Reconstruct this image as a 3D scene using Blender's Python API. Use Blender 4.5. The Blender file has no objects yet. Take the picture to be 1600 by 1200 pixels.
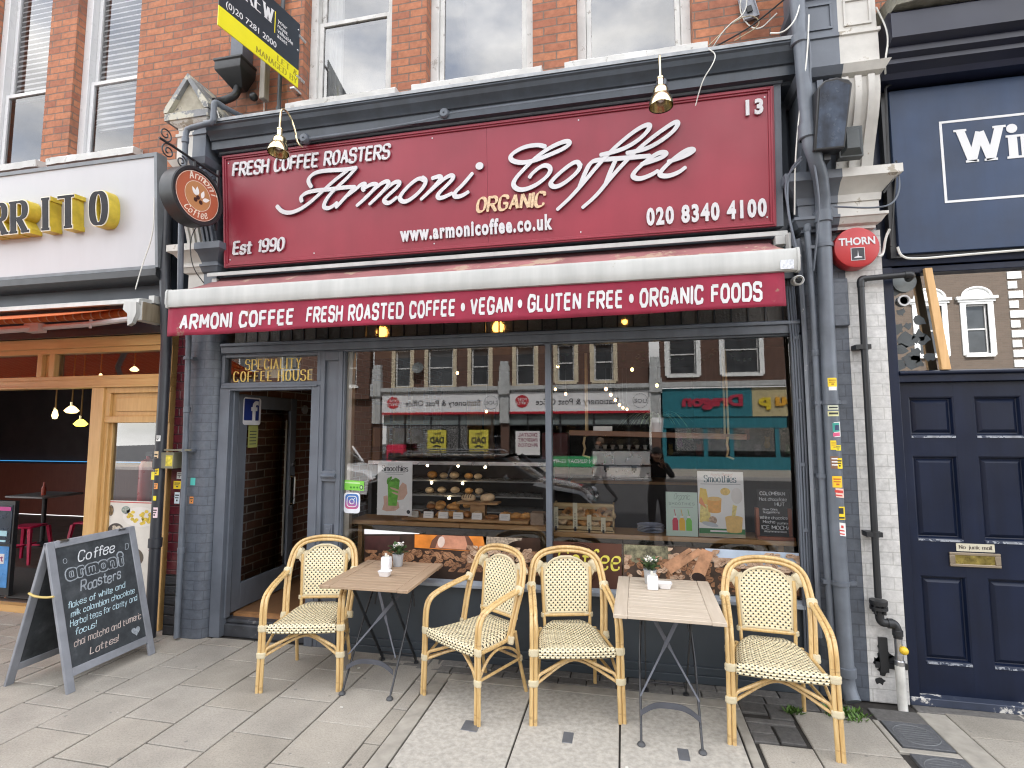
import bpy, math, random
from math import sin, cos, pi, radians as R
from mathutils import Vector as V, Matrix
random.seed(7)
SC = bpy.context.scene
COL = SC.collection

# ------------------------------------------------------------------ camera
cam_d = bpy.data.cameras.new("camera"); cam = bpy.data.objects.new("camera", cam_d); COL.objects.link(cam)
cam_d.sensor_width = 36; cam_d.sensor_fit = 'HORIZONTAL'; cam_d.lens = 818.43 / 1600 * 36
cam_d.clip_start = 0.02; cam_d.clip_end = 400
yaw, pit, rol = 0.210120, 0.0863200, -0.00151236
fw = V((-sin(yaw) * cos(pit), cos(yaw) * cos(pit), sin(pit)))
ri = V((cos(yaw), sin(yaw), 0)); up = ri.cross(fw)
r2 = ri * cos(rol) + up * sin(rol); u2 = up * cos(rol) - ri * sin(rol)
m = Matrix((r2, u2, -fw)).transposed().to_4x4(); m.translation = V((0, -4.10, 1.80))
cam.matrix_world = m
SC.camera = cam

# ------------------------------------------------------------------ sky, sun, exposure
SUN_EL, SUN_AZ = R(50), R(18)         # behind the shops: this side of the street is in open shade, the far side in sun
w = bpy.data.worlds.new("World"); SC.world = w; w.use_nodes = True
nt = w.node_tree; N = nt.nodes; L = nt.links
for n in list(N): N.remove(n)
out = N.new('ShaderNodeOutputWorld'); bg = N.new('ShaderNodeBackground'); bg.inputs[1].default_value = 0.15
sky = N.new('ShaderNodeTexSky'); sky.sky_type = 'NISHITA'; sky.sun_disc = False
sky.sun_elevation = SUN_EL; sky.sun_rotation = SUN_AZ
tc = N.new('ShaderNodeTexCoord'); mp = N.new('ShaderNodeMapping'); mp.inputs['Scale'].default_value = (1.6, 1.6, 3.2)
nz = N.new('ShaderNodeTexNoise'); nz.inputs['Scale'].default_value = 1.7; nz.inputs['Detail'].default_value = 8; nz.inputs['Roughness'].default_value = .58
cr = N.new('ShaderNodeValToRGB'); cr.color_ramp.elements[0].position = .36; cr.color_ramp.elements[1].position = .58
cr.color_ramp.elements[0].color = (.25, .25, .25, 1); cr.color_ramp.elements[1].color = (1, 1, 1, 1)
nz2 = N.new('ShaderNodeTexNoise'); nz2.inputs['Scale'].default_value = 3.1; nz2.inputs['Detail'].default_value = 6
c2 = N.new('ShaderNodeValToRGB'); c2.color_ramp.elements[0].position = .3; c2.color_ramp.elements[1].position = .75
c2.color_ramp.elements[0].color = (4.75, 4.75, 4.8, 1); c2.color_ramp.elements[1].color = (9.7, 9.5, 9.25, 1)
mx = N.new('ShaderNodeMix'); mx.data_type = 'RGBA'
L.new(tc.outputs['Generated'], mp.inputs[0]); L.new(mp.outputs[0], nz.inputs['Vector']); L.new(mp.outputs[0], nz2.inputs['Vector'])
L.new(nz.outputs[0], cr.inputs[0]); L.new(nz2.outputs[0], c2.inputs[0])
L.new(cr.outputs[0], mx.inputs[0]); L.new(sky.outputs[0], mx.inputs[6]); L.new(c2.outputs[0], mx.inputs[7])
L.new(mx.outputs[2], bg.inputs[0]); L.new(bg.outputs[0], out.inputs[0])
sd = bpy.data.lights.new("sun", 'SUN'); sun = bpy.data.objects.new("sun", sd); COL.objects.link(sun)
sd.energy = 3.8; sd.angle = R(2); sd.color = (1, .965, .92)
sdir = V((sin(SUN_AZ) * cos(SUN_EL), cos(SUN_AZ) * cos(SUN_EL), sin(SUN_EL)))
sun.rotation_euler = sdir.to_track_quat('Z', 'Y').to_euler(); sun.location = (0, -10, 20)
SC.view_settings.view_transform = 'Standard'; SC.view_settings.look = 'None'
SC.view_settings.gamma = 1; SC.view_settings.exposure = 1.9; SC.view_settings.use_curve_mapping = False
SC.render.engine = 'CYCLES'
cy = SC.cycles; cy.use_denoising = True; cy.max_bounces = 7; cy.diffuse_bounces = 3; cy.glossy_bounces = 4
cy.transmission_bounces = 4; cy.transparent_max_bounces = 12; cy.caustics_reflective = False; cy.caustics_refractive = False
cy.sample_clamp_indirect = 6; cy.use_adaptive_sampling = False; cy.filter_width = 1.15
# ------------------------------------------------------------------ materials
MATS = {}
def lin(c):
    if isinstance(c, str):
        c = [int(c[i:i+2], 16) / 255 for i in (0, 2, 4)]
        c = [x / 12.92 if x <= .04045 else ((x + .055) / 1.055) ** 2.4 for x in c]
    return (c[0], c[1], c[2], 1)
class NT:
    """small wrapper round a material's nodes"""
    def __init__(s, name):
        s.m = bpy.data.materials.new(name); s.m.use_nodes = True; s.t = s.m.node_tree
        s.b = s.t.nodes['Principled BSDF']; s.o = s.t.nodes['Material Output']
    def n(s, typ, **kw):
        n = s.t.nodes.new('ShaderNode' + typ)
        for k, v in kw.items():
            if k.startswith('i_'): n.inputs[int(k[2:]) if k[2:].isdigit() else k[2:].replace('_', ' ')].default_value = v
            else: setattr(n, k, v)
        return n
    def l(s, a, b): s.t.links.new(a, b)
    def coord(s, sc=(1, 1, 1), out='Object'):
        t = s.n('TexCoord'); mp = s.n('Mapping'); mp.inputs['Scale'].default_value = sc
        s.l(t.outputs[out], mp.inputs[0]); return mp.outputs[0]
    def noise(s, vec, scale, detail=5, rough=.55):
        n = s.n('TexNoise'); n.inputs['Scale'].default_value = scale; n.inputs['Detail'].default_value = detail
        n.inputs['Roughness'].default_value = rough; s.l(vec, n.inputs['Vector']); return n.outputs[0]
    def ramp(s, f, stops):
        r = s.n('ValToRGB'); e = r.color_ramp.elements
        while len(e) < len(stops): e.new(.5)
        for q, (p, c) in zip(e, stops):
            q.position = p; q.color = lin(c) if not isinstance(c, (int, float)) else (c, c, c, 1)
        s.l(f, r.inputs[0]); return r.outputs[0]
    def mix(s, f, a, b, typ='MIX'):
        x = s.n('Mix', data_type='RGBA', blend_type=typ)
        for i, v in ((0, f), (6, a), (7, b)):
            if hasattr(v, 'is_output'): s.l(v, x.inputs[i])
            elif isinstance(v, (int, float)) and i == 0: x.inputs[0].default_value = v
            else: x.inputs[i].default_value = lin(v) if not isinstance(v, (int, float)) else (v, v, v, 1)
        return x.outputs[2]
    def math(s, op, a, b=None, c=None):
        x = s.n('Math', operation=op)
        for i, v in enumerate((a, b, c)):
            if v is None: continue
            if hasattr(v, 'is_output'): s.l(v, x.inputs[i])
            else: x.inputs[i].default_value = v
        return x.outputs[0]
    def bump(s, h, strength=.3, dist=.01):
        b = s.n('Bump'); b.inputs['Strength'].default_value = strength; b.inputs['Distance'].default_value = dist
        s.l(h, b.inputs['Height']); s.l(b.outputs[0], s.b.inputs['Normal']); return b
    def col(s, c):
        if hasattr(c, 'is_output'): s.l(c, s.b.inputs['Base Color'])
        else: s.b.inputs['Base Color'].default_value = lin(c)
    def xz(s, sx=1, sz=1):
        """wall coordinates: (x + y, z) so bricks run round corners"""
        t = s.n('TexCoord'); g = s.n('NewGeometry'); sp = s.n('SeparateXYZ'); s.l(g.outputs['Position'], sp.inputs[0])
        u = s.math('ADD', sp.outputs[0], sp.outputs[1]); cb = s.n('CombineXYZ')
        s.l(s.math('MULTIPLY', u, sx), cb.inputs[0]); s.l(s.math('MULTIPLY', sp.outputs[2], sz), cb.inputs[1]); return cb.outputs[0]
def mat(name, c, rough=.5, metal=0, var=.12, scale=6, bump=.0, bscale=60, spec=.5, coat=0, emit=None, es=0, wear=None, wearamt=.5, wscale=9, streak=0):
    """painted / plain surface: colour wanders a little, optional fine bump and chipped wear"""
    if name in MATS: return MATS[name]
    k = NT(name); v = k.coord()
    c = lin(c)
    if var:
        f = k.noise(v, scale, 6)
        a = tuple(x * (1 - var) for x in c[:3]); b = tuple(min(1, x * (1 + var)) for x in c[:3])
        o = k.ramp(f, [(.3, a), (.7, b)])
        rr = k.n('MapRange'); rr.inputs[3].default_value = max(0, rough - .12); rr.inputs[4].default_value = min(1, rough + .12)
        k.l(k.noise(v, scale * 2.3, 4), rr.inputs[0]); k.l(rr.outputs[0], k.b.inputs['Roughness'])
    else:
        o = None; k.b.inputs['Roughness'].default_value = rough
    if streak:        # rain-washed runs of grime down the face
        o = k.mix(1.0, o if o is not None else c, k.ramp(k.noise(k.coord((5, 5, .4)), 2.0, 6, .6), [(.3, 1 - streak), (.62, 1 + streak * .35)]), 'MULTIPLY')
    if wear is not None:
        f = k.ramp(k.noise(v, wscale, 9, .7), [(wearamt, 0.0), (wearamt + .03, 1.0)])
        o = k.mix(f, o if o is not None else c, wear)
    if o is not None: k.col(o)
    else: k.b.inputs['Base Color'].default_value = c
    k.b.inputs['Metallic'].default_value = metal; k.b.inputs['Specular IOR Level'].default_value = spec
    k.b.inputs['Coat Weight'].default_value = coat
    if bump: k.bump(k.noise(v, bscale, 5), bump, .004)
    if emit is not None:
        k.b.inputs['Emission Color'].default_value = lin(emit); k.b.inputs['Emission Strength'].default_value = es
    MATS[name] = k.m; return k.m
def brick_mat(name, c1, c2, mortar, bw=.225, bh=.075, ms=.008, rough=.85, bump=.6, blotch=None, paint=None, off=.5, freq=2, sq=1, jitter=.5):
    if name in MATS: return MATS[name]
    k = NT(name); v = k.xz()
    # wobble so that courses are not ruled lines
    wob = k.noise(k.coord(), 3.0, 3); vm = k.n('VectorMath', operation='MULTIPLY_ADD')
    cb = k.n('CombineXYZ'); k.l(k.math('MULTIPLY', k.math('SUBTRACT', wob, .5), .02), cb.inputs[1]); k.l(k.math('MULTIPLY', k.math('SUBTRACT', wob, .5), .02), cb.inputs[0])
    va = k.n('VectorMath', operation='ADD'); k.l(v, va.inputs[0]); k.l(cb.outputs[0], va.inputs[1])
    b = k.n('TexBrick', offset=off, offset_frequency=freq, squash=sq)
    b.inputs['Scale'].default_value = 1; b.inputs['Brick Width'].default_value = bw; b.inputs['Row Height'].default_value = bh
    b.inputs['Mortar Size'].default_value = ms; b.inputs['Mortar Smooth'].default_value = .25; b.inputs['Bias'].default_value = 0
    b.inputs['Color1'].default_value = lin(c1); b.inputs['Color2'].default_value = lin(c2); b.inputs['Mortar'].default_value = lin(mortar)
    k.l(va.outputs[0], b.inputs['Vector'])
    o = b.outputs[0]
    f = k.ramp(k.noise(k.coord(), 26, 6, .65), [(.25, .72), (.75, 1.2)]); o = k.mix(1.0, o, f, 'MULTIPLY')
    if blotch:
        o = k.mix(k.ramp(k.noise(k.coord(), 1.7, 7, .6), [(.50, 0.0), (.74, .75)]), o, blotch)
    k.col(o); k.b.inputs['Roughness'].default_value = rough
    h = k.math('SUBTRACT', k.math('MULTIPLY', k.noise(k.coord(), 70, 5), .35), b.outputs['Fac'])
    k.bump(h, bump, .006)
    MATS[name] = k.m; return k.m
def wood_mat(name, c1, c2, axis='x', rough=.5, scale=1.0, bump=.15, planks=0):
    if name in MATS: return MATS[name]
    k = NT(name); s = {'x': (1.2, 14, 14), 'y': (14, 1.2, 14), 'z': (14, 14, 1.2)}[axis]
    v = k.coord(tuple(q * scale for q in s)); f = k.noise(v, 3.2, 8, .6)
    g = k.noise(k.coord((2, 2, 2)), 1.5, 3)
    o = k.ramp(f, [(.3, c1), (.68, c2)]); o = k.mix(.35, o, k.ramp(g, [(.3, c1), (.7, c2)]))
    k.col(o); k.b.inputs['Roughness'].default_value = rough; k.bump(f, bump, .003)
    MATS[name] = k.m; return k.m
def glass_mat(name, refl=.12, tint=(1, 1, 1), rough=0.0):
    """thin pane: straight-through transparency plus a mirror-like reflection that grows at grazing angles"""
    if name in MATS: return MATS[name]
    k = NT(name); k.t.nodes.remove(k.b)
    tr = k.n('BsdfTransparent'); tr.inputs[0].default_value = lin(tint); gl = k.n('BsdfGlossy'); gl.inputs['Roughness'].default_value = rough
    lw = k.n('Fresnel'); lw.inputs[0].default_value = 1.5
    f = k.math('MINIMUM', k.math('ADD', k.math('MULTIPLY', lw.outputs[0], 1.6), refl), 1.0)
    ms = k.n('MixShader'); k.l(f, ms.inputs[0]); k.l(tr.outputs[0], ms.inputs[1]); k.l(gl.outputs[0], ms.inputs[2]); k.l(ms.outputs[0], k.o.inputs[0])
    MATS[name] = k.m; return k.m
def emis(name, c, s):
    if name in MATS: return MATS[name]
    return mat(name, c, .4, var=0, emit=c, es=s)

# ------------------------------------------------------------------ mesh builder
class MB:
    def __init__(s): s.v = []; s.f = []; s.mi = []; s.uv = {}; s.cur = 0; s.T = None
    def add(s, vs, fs, uvs=None):
        b = len(s.v)
        for p in vs:
            p = V(p); s.v.append(s.T @ p if s.T is not None else p)
        for i, f in enumerate(fs):
            s.f.append([b + q for q in f]); s.mi.append(s.cur)
            if uvs: s.uv[len(s.f) - 1] = uvs[i]
        return s
    def box(s, x0, x1, y0, y1, z0, z1):
        return s.add([(x0, y0, z0), (x1, y0, z0), (x1, y1, z0), (x0, y1, z0), (x0, y0, z1), (x1, y0, z1), (x1, y1, z1), (x0, y1, z1)],
                     [(0, 3, 2, 1), (4, 5, 6, 7), (0, 1, 5, 4), (1, 2, 6, 5), (2, 3, 7, 6), (3, 0, 4, 7)])
    def bevbox(s, x0, x1, y0, y1, z0, z1, r=.01):
        """box with its eight corners and twelve edges cut"""
        def ring(z, i): return [(x0 + i, y0, z), (x1 - i, y0, z), (x1, y0 + i, z), (x1, y1 - i, z), (x1 - i, y1, z), (x0 + i, y1, z), (x0, y1 - i, z), (x0, y0 + i, z)]
        def ins(z, i): return [(x0 + i, y0 + r, z), (x1 - i, y0 + r, z), (x1 - r, y0 + i, z), (x1 - r, y1 - i, z), (x1 - i, y1 - r, z), (x0 + i, y1 - r, z), (x0 + r, y1 - i, z), (x0 + r, y0 + i, z)]
        rs = [ins(z0, r * 1.01), ring(z0 + r, r), ring(z1 - r, r), ins(z1, r * 1.01)]
        return s.loft(rs, True, True)
    def loft(s, rings, closed=True, caps=True):
        n = len(rings[0]); vs = [p for r in rings for p in r]; fs = []
        for i in range(len(rings) - 1):
            for j in range(n if closed else n - 1):
                k = (j + 1) % n; fs.append((i * n + j, i * n + k, (i + 1) * n + k, (i + 1) * n + j))
        if caps and closed:
            fs.append(tuple(range(n - 1, -1, -1))); fs.append(tuple((len(rings) - 1) * n + j for j in range(n)))
        return s.add(vs, fs)
    def prism(s, poly, d):
        """poly: list of 3-D points, swept by the vector d"""
        d = V(d); return s.loft([[V(p) for p in poly], [V(p) + d for p in poly]], True, True)
    def xprism(s, prof, x0, x1):
        """profile of (y, z) points swept along x"""
        return s.loft([[(x0, y, z) for y, z in prof], [(x1, y, z) for y, z in prof]], True, True)
    def tube(s, pts, r, n=10, closed=False, caps=True, flat=None):
        pts = [V(p) for p in pts]; k = len(pts); rings = []; prev = None
        rr = r if isinstance(r, (list, tuple)) else [r] * k
        for i, p in enumerate(pts):
            a = pts[i - 1] if (i or closed) else p; b = pts[(i + 1) % k] if (i < k - 1 or closed) else p
            t = (b - a).normalized() if (b - a).length > 1e-9 else V((0, 0, 1))
            if prev is None:
                q = V((0, 0, 1)) if abs(t.z) < .9 else V((1, 0, 0)); u = t.cross(q).normalized()
            else:
                u = prev - t * prev.dot(t); u = u.normalized() if u.length > 1e-6 else t.orthogonal().normalized()
            prev = u; w_ = t.cross(u); fl = flat or 1
            rings.append([p + (u * cos(2 * pi * j / n) + w_ * sin(2 * pi * j / n) * fl) * rr[i] for j in range(n)])
        if closed: rings.append(rings[0]); caps = False
        return s.loft(rings, True, caps)
    def lathe(s, prof, o=(0, 0, 0), axis=(0, 0, 1), n=24, caps=True):
        """profile of (radius, height) turned about the axis"""
        a = V(axis).normalized(); u = a.orthogonal().normalized(); w_ = a.cross(u); o = V(o)
        return s.loft([[o + a * h + (u * cos(2 * pi * j / n) + w_ * sin(2 * pi * j / n)) * max(r, 1e-4) for j in range(n)] for r, h in prof], True, caps)
    def ball(s, c, r, n=12, m=8, sq=(1, 1, 1)):
        c = V(c); rings = []
        for i in range(m + 1):
            a = -pi / 2 + pi * i / m; q = max(cos(a), 1e-3)
            rings.append([(c.x + r * sq[0] * q * cos(2 * pi * j / n), c.y + r * sq[1] * q * sin(2 * pi * j / n), c.z + r * sq[2] * sin(a)) for j in range(n)])
        return s.loft(rings, True, True)
    def quad(s, a, b, c, d, uv=None): return s.add([a, b, c, d], [(0, 1, 2, 3)], [uv] if uv else None)
    def put(s, d, o, X, Y):
        """place flat artwork (verts, faces) in the frame o, X, Y"""
        o, X, Y = V(o), V(X), V(Y); Nn = X.cross(Y); return s.add([o + X * a + Y * b + Nn * c for a, b, c in d[0]], d[1])
    def obj(s, name, mats, parent=None, smooth=True, ang=38, bevel=0, solid=0):
        me = bpy.data.meshes.new(name); me.from_pydata([tuple(p) for p in s.v], [], s.f)
        for q in (mats if isinstance(mats, (list, tuple)) else [mats]): me.materials.append(q)
        me.polygons.foreach_set('material_index', s.mi)
        if s.uv:
            ul = me.uv_layers.new(name='UVMap')
            for p in me.polygons:
                q = s.uv.get(p.index)
                if q:
                    for li, c in zip(p.loop_indices, q): ul.data[li].uv = c
        if smooth:
            me.polygons.foreach_set('use_smooth', [True] * len(me.polygons)); me.update()
            me.set_sharp_from_angle(angle=R(ang))
        me.update()
        o = bpy.data.objects.new(name, me); COL.objects.link(o)
        if parent is not None: o.parent = parent
        if bevel:
            b = o.modifiers.new('bevel', 'BEVEL'); b.width = bevel; b.segments = 2; b.limit_method = 'ANGLE'; b.angle_limit = R(35)
        return o
def tag(o, label=None, cat=None, group=None, kind=None):
    for k, q in (('label', label), ('category', cat), ('group', group), ('kind', kind)):
        if q: o[k] = q
    return o
def thing(name, label, cat, loc=(0, 0, 0), rz=0, group=None):
    o = bpy.data.objects.new(name, None); COL.objects.link(o); o.empty_display_size = .1
    o.location = loc; o.rotation_euler = (0, 0, rz); return tag(o, label, cat, group)
def at(o, p):
    """parent-relative shift: geometry is written in world metres, the empty sits at the thing's base"""
    return o
class Grp:
    """a thing whose parts are written in world metres: parts are shifted so that the empty is its base"""
    def __init__(s, name, label, cat, loc, group=None): s.e = thing(name, label, cat, loc, 0, group); s.l = V(loc)
    def part(s, name, mb, mats, parent=None, label=None, **kw):
        for i in range(len(mb.v)): mb.v[i] = mb.v[i] - s.l
        o = mb.obj(name, mats, parent or s.e, **kw)
        if label: o['label'] = label
        return o
def dup(root, loc, rz, label=None):
    r = root.copy(); COL.objects.link(r); r.location = loc; r.rotation_euler = (0, 0, rz)
    if label: r['label'] = label
    for ch in root.children:
        c = ch.copy(); COL.objects.link(c); c.parent = r
        for g in ch.children:
            d = g.copy(); COL.objects.link(d); d.parent = c
    return r
def solo(name, mb, mats, label, cat, group=None, kind=None, **kw): return tag(mb.obj(name, mats, **kw), label, cat, group, kind)
def struct(name, mb, mats, **kw): return tag(mb.obj(name, mats, **kw), kind='structure')
def arc(c, r, a0, a1, n, X=(1, 0, 0), Y=(0, 0, 1)):
    c, X, Y = V(c), V(X), V(Y); return [c + X * r * cos(a0 + (a1 - a0) * i / n) + Y * r * sin(a0 + (a1 - a0) * i / n) for i in range(n + 1)]
def smooth_path(pts, it=3, closed=False):
    pts = [V(p) for p in pts]
    for _ in range(it):
        q = [] if closed else [pts[0]]; k = len(pts)
        for i in range(k if closed else k - 1):
            a, b = pts[i], pts[(i + 1) % k]; q += [a * .75 + b * .25, a * .25 + b * .75]
        if not closed: q.append(pts[-1])
        pts = q
    return pts
def resample(pts, step):
    out = [pts[0]]; acc = 0
    for a, b in zip(pts, pts[1:]):
        acc += (b - a).length
        if acc >= step: out.append(b); acc = 0
    if (out[-1] - pts[-1]).length > 1e-6: out.append(pts[-1])
    return out

# ------------------------------------------------------------------ lettering
G = {}
for row in """A 6 s0,0 3,10 6,0|s1.05,3.5 4.95,3.5
B 5.6 s0,0 0,10|c0,10 5.5,10 5.5,5.4 0,5.4|c0,5.4 6.2,5.4 6.2,0 0,0
C 6 c6,8 5.5,10 0,10.3 0,-.3 5.5,0 6,2
D 6 s0,0 0,10|c0,10 6.4,10 6.4,0 0,0
E 5.3 s5.3,10 0,10 0,0 5.3,0|s0,5.2 4.4,5.2
F 5 s5.3,10 0,10 0,0|s0,5.2 4.4,5.2
G 6 c6,8 5.5,10 0,10.3 0,-.3 6,0 6,4.6|s3.4,4.6 6,4.6
H 6 s0,0 0,10|s6,0 6,10|s0,5.2 6,5.2
I 0 s0,0 0,10
J 3.5 c3.5,10 3.5,0 0,0 0,2.5
K 5.8 s0,0 0,10|s5.5,10 0,4|s1.8,5.3 5.8,0
L 5 s0,10 0,0 5,0
M 7 s0,0 0,10 3.5,3 7,10 7,0
N 6 s0,0 0,10 6,0 6,10
O 6 o0,0 0,10 6,10 6,0
P 5.4 s0,0 0,10|c0,10 6,10 6,4.6 0,4.6
Q 6 o0,0 0,10 6,10 6,0|s3.5,2.5 6.5,-1
R 6 s0,0 0,10|c0,10 6,10 6,4.6 0,4.6|s2.6,4.6 6,0
S 5.6 c5.6,8.2 5.3,10.2 0,10.4 0,5.4 5.8,5.2 5.8,-.4 .3,-.2 0,2
T 6 s3,0 3,10|s0,10 6,10
U 6 c0,10 0,-.2 6,-.2 6,10
V 6 s0,10 3,0 6,10
W 8.4 s0,10 2.2,0 4.2,9 6.2,0 8.4,10
X 6 s0,10 6,0|s0,0 6,10
Y 6 s0,10 3,5 6,10|s3,5 3,0
Z 6 s0,10 6,10 0,0 6,0
0 5.4 o0,0 0,10 5.4,10 5.4,0
1 2.4 s0,7.8 2.2,10 2.2,0
2 5.4 c0,7.6 .3,10.2 5.6,10.2 5.2,5.5 0,0|s0,0 5.6,0
3 5.4 c.2,8.6 .8,10.2 5.4,10.2 5.4,5.4 2,5.4|c2,5.4 5.8,5.4 5.8,-.2 .4,-.2 0,1.8
4 5.6 s4.2,0 4.2,10 0,3 5.6,3
5 5.4 s5,10 .6,10 .4,5.6|c.4,5.6 5.8,6.6 5.8,-.2 .4,-.2 0,1.8
6 5.4 o0,5.6 0,0 5.4,0 5.4,5.6|c0,2.8 0,9.6 3,10 5,9.8
7 5.4 s0,10 5.4,10 1.6,0
8 5.4 o.4,5.4 .4,10 5,10 5,5.4|o0,5.4 0,0 5.4,0 5.4,5.4
9 5.4 o0,4.4 0,10 5.4,10 5.4,4.4|c5.4,7.2 5.4,.4 2.4,0 .4,.2
a 5 c5,5.4 4.6,6.8 0,6.8 0,-.2 4.4,-.2 5,2|s5,6.6 5,0
b 5.2 s0,10 0,0|c0,5 .6,6.8 5.2,6.8 5.2,-.2 .6,-.2 0,1.6
c 4.8 c5,5 4.6,6.8 0,6.8 0,-.2 4.6,-.2 5,1.6
d 5 s5,10 5,0|c5,5 4.4,6.8 0,6.8 0,-.2 4.4,-.2 5,1.6
e 5 c0,3.4 5.2,3.4 5.2,6.9 0,6.9 0,-.3 4.6,-.3 5,1.4
f 3.4 c4,9.4 3.6,10.2 1.6,10.2 1.6,8 1.6,0|s0,6.4 3.6,6.4
g 5 c5,5 4.4,6.8 0,6.8 0,-.2 4.4,-.2 5,1.6|c5,6.6 5,-3.2 .6,-3.4 .2,-2
h 4.8 s0,10 0,0|c0,4.8 .8,6.8 4.8,7 4.8,4 4.8,0
i 0 s0,6.6 0,0|d0,9
j 1.5 c1.5,6.6 1.5,-3 0,-3|d1.5,9
k 4.6 s0,10 0,0|s4.4,6.6 0,2.6|s1.4,3.9 4.6,0
l 0 s0,10 0,0
m 7.6 s0,6.6 0,0|c0,4.8 .6,6.8 3.8,7 3.8,4 3.8,0|c3.8,4.8 4.4,6.8 7.6,7 7.6,4 7.6,0
n 4.8 s0,6.6 0,0|c0,4.8 .8,6.8 4.8,7 4.8,4 4.8,0
o 5.2 o0,0 0,6.6 5.2,6.6 5.2,0
p 5.2 s0,6.6 0,-3|c0,5 .6,6.8 5.2,6.8 5.2,-.2 .6,-.2 0,1.6
r 3 s0,6.6 0,0|c0,4.4 .8,6.6 3.2,6.6
s 4.3 c4.2,5.4 4,6.8 0,6.9 0,3.6 4.4,3.5 4.4,-.3 .3,-.3 0,1.4
t 3.6 c1.6,9 1.6,0 1.8,-.2 3.8,0|s0,6.4 3.6,6.4
u 4.8 c0,6.6 0,-.2 4.8,-.2 4.8,2.5|s4.8,6.6 4.8,0
v 5 s0,6.6 2.5,0 5,6.6
w 7 s0,6.6 1.8,0 3.5,6 5.2,0 7,6.6
x 4.6 s0,6.6 4.6,0|s0,0 4.6,6.6
y 5.2 s0,6.6 2.6,0|s5.2,6.6 1.4,-3
z 4.6 s0,6.6 4.6,6.6 0,0 4.6,0
. 0 d0,.4
, 0 s.4,.8 -.4,-1.4
! 0 s0,10 0,3|d0,.4
' 0 s0,10 0,8
- 3 s0,4 3,4
& 6 c6,0 1,6.5 1,10 4.4,10 4.4,7 0,4.5 0,-.2 4,-.2 6,4
/ 4 s0,-1 4,11
* 0 D0,5""".split('\n'):
    a = row.split(' ', 2)
    st = []
    for q in a[2].split('|'):
        st.append((q[0], [tuple(float(t) for t in p.split(',')) for p in q[1:].split(' ')]))
    G[a[0]] = (float(a[1]), st)
def ribbon(pts, wfun, closed, depth, z0, cap=True, rise=0):
    """flat pen stroke along 2-D points, wfun(direction, t) gives its width; returns verts, faces with real thickness"""
    n = len(pts); Lf, Rt = [], []
    tot = sum((b - a).length for a, b in zip(pts, pts[1:])) or 1; acc = 0
    for i, p in enumerate(pts):
        a = pts[i - 1] if (i or closed) else p; b = pts[(i + 1) % n] if (i < n - 1 or closed) else p
        d0 = (p - a).normalized() if (p - a).length > 1e-9 else None; d1 = (b - p).normalized() if (b - p).length > 1e-9 else None
        d = ((d0 or d1) + (d1 or d0)); d = d.normalized() if d.length > 1e-6 else (d0 or d1)
        if i: acc += (p - pts[i - 1]).length
        h = wfun(d, acc / tot) / 2; nn = V((-d.y, d.x))
        k = 1 / max(.55, abs(d.dot(d0 or d1)))
        Lf.append(p + nn * h * k); Rt.append(p - nn * h * k)
    if cap and not closed:
        for i in (0, -1):
            h = (Lf[i] - Rt[i]) / 2; c = (Lf[i] + Rt[i]) / 2; t = V((h.y, -h.x)) * (.6 if i else -.6)
            if i: Lf.append(c + h * .55 + t); Rt.append(c - h * .55 + t)
            else: Lf.insert(0, c + h * .55 + t); Rt.insert(0, c - h * .55 + t)
    n = len(Lf); vs = []; fs = []
    for i, (a, b) in enumerate(zip(Lf, Rt)):
        z = z0 + rise * i / n      # a stroke that crosses itself climbs over its own start
        vs += [(a.x, a.y, z + depth), (b.x, b.y, z + depth), (a.x, a.y, z), (b.x, b.y, z)]
    for i in range(n if closed else n - 1):
        j = (i + 1) % n; A, B = 4 * i, 4 * j
        fs += [(A, A + 1, B + 1, B), (A + 1, A + 3, B + 3, B + 1), (A + 2, A, B, B + 2)]
    if not closed: fs += [(0, 2, 3, 1), (4 * n - 4, 4 * n - 3, 4 * n - 1, 4 * n - 2)]
    return vs, fs
def join(ds):
    vs, fs = [], []
    for v, f in ds:
        b = len(vs); vs += v; fs += [tuple(b + q for q in x) for x in f]
    return vs, fs
def disc(c, r, depth, z0, n=14, sx=1):
    vs = [(c[0] + r * sx * cos(2 * pi * j / n), c[1] + r * sin(2 * pi * j / n), z) for z in (z0 + depth, z0) for j in range(n)]
    return vs, [tuple(range(n))] + [(j, n + j, n + (j + 1) % n, (j + 1) % n) for j in range(n)]
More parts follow.
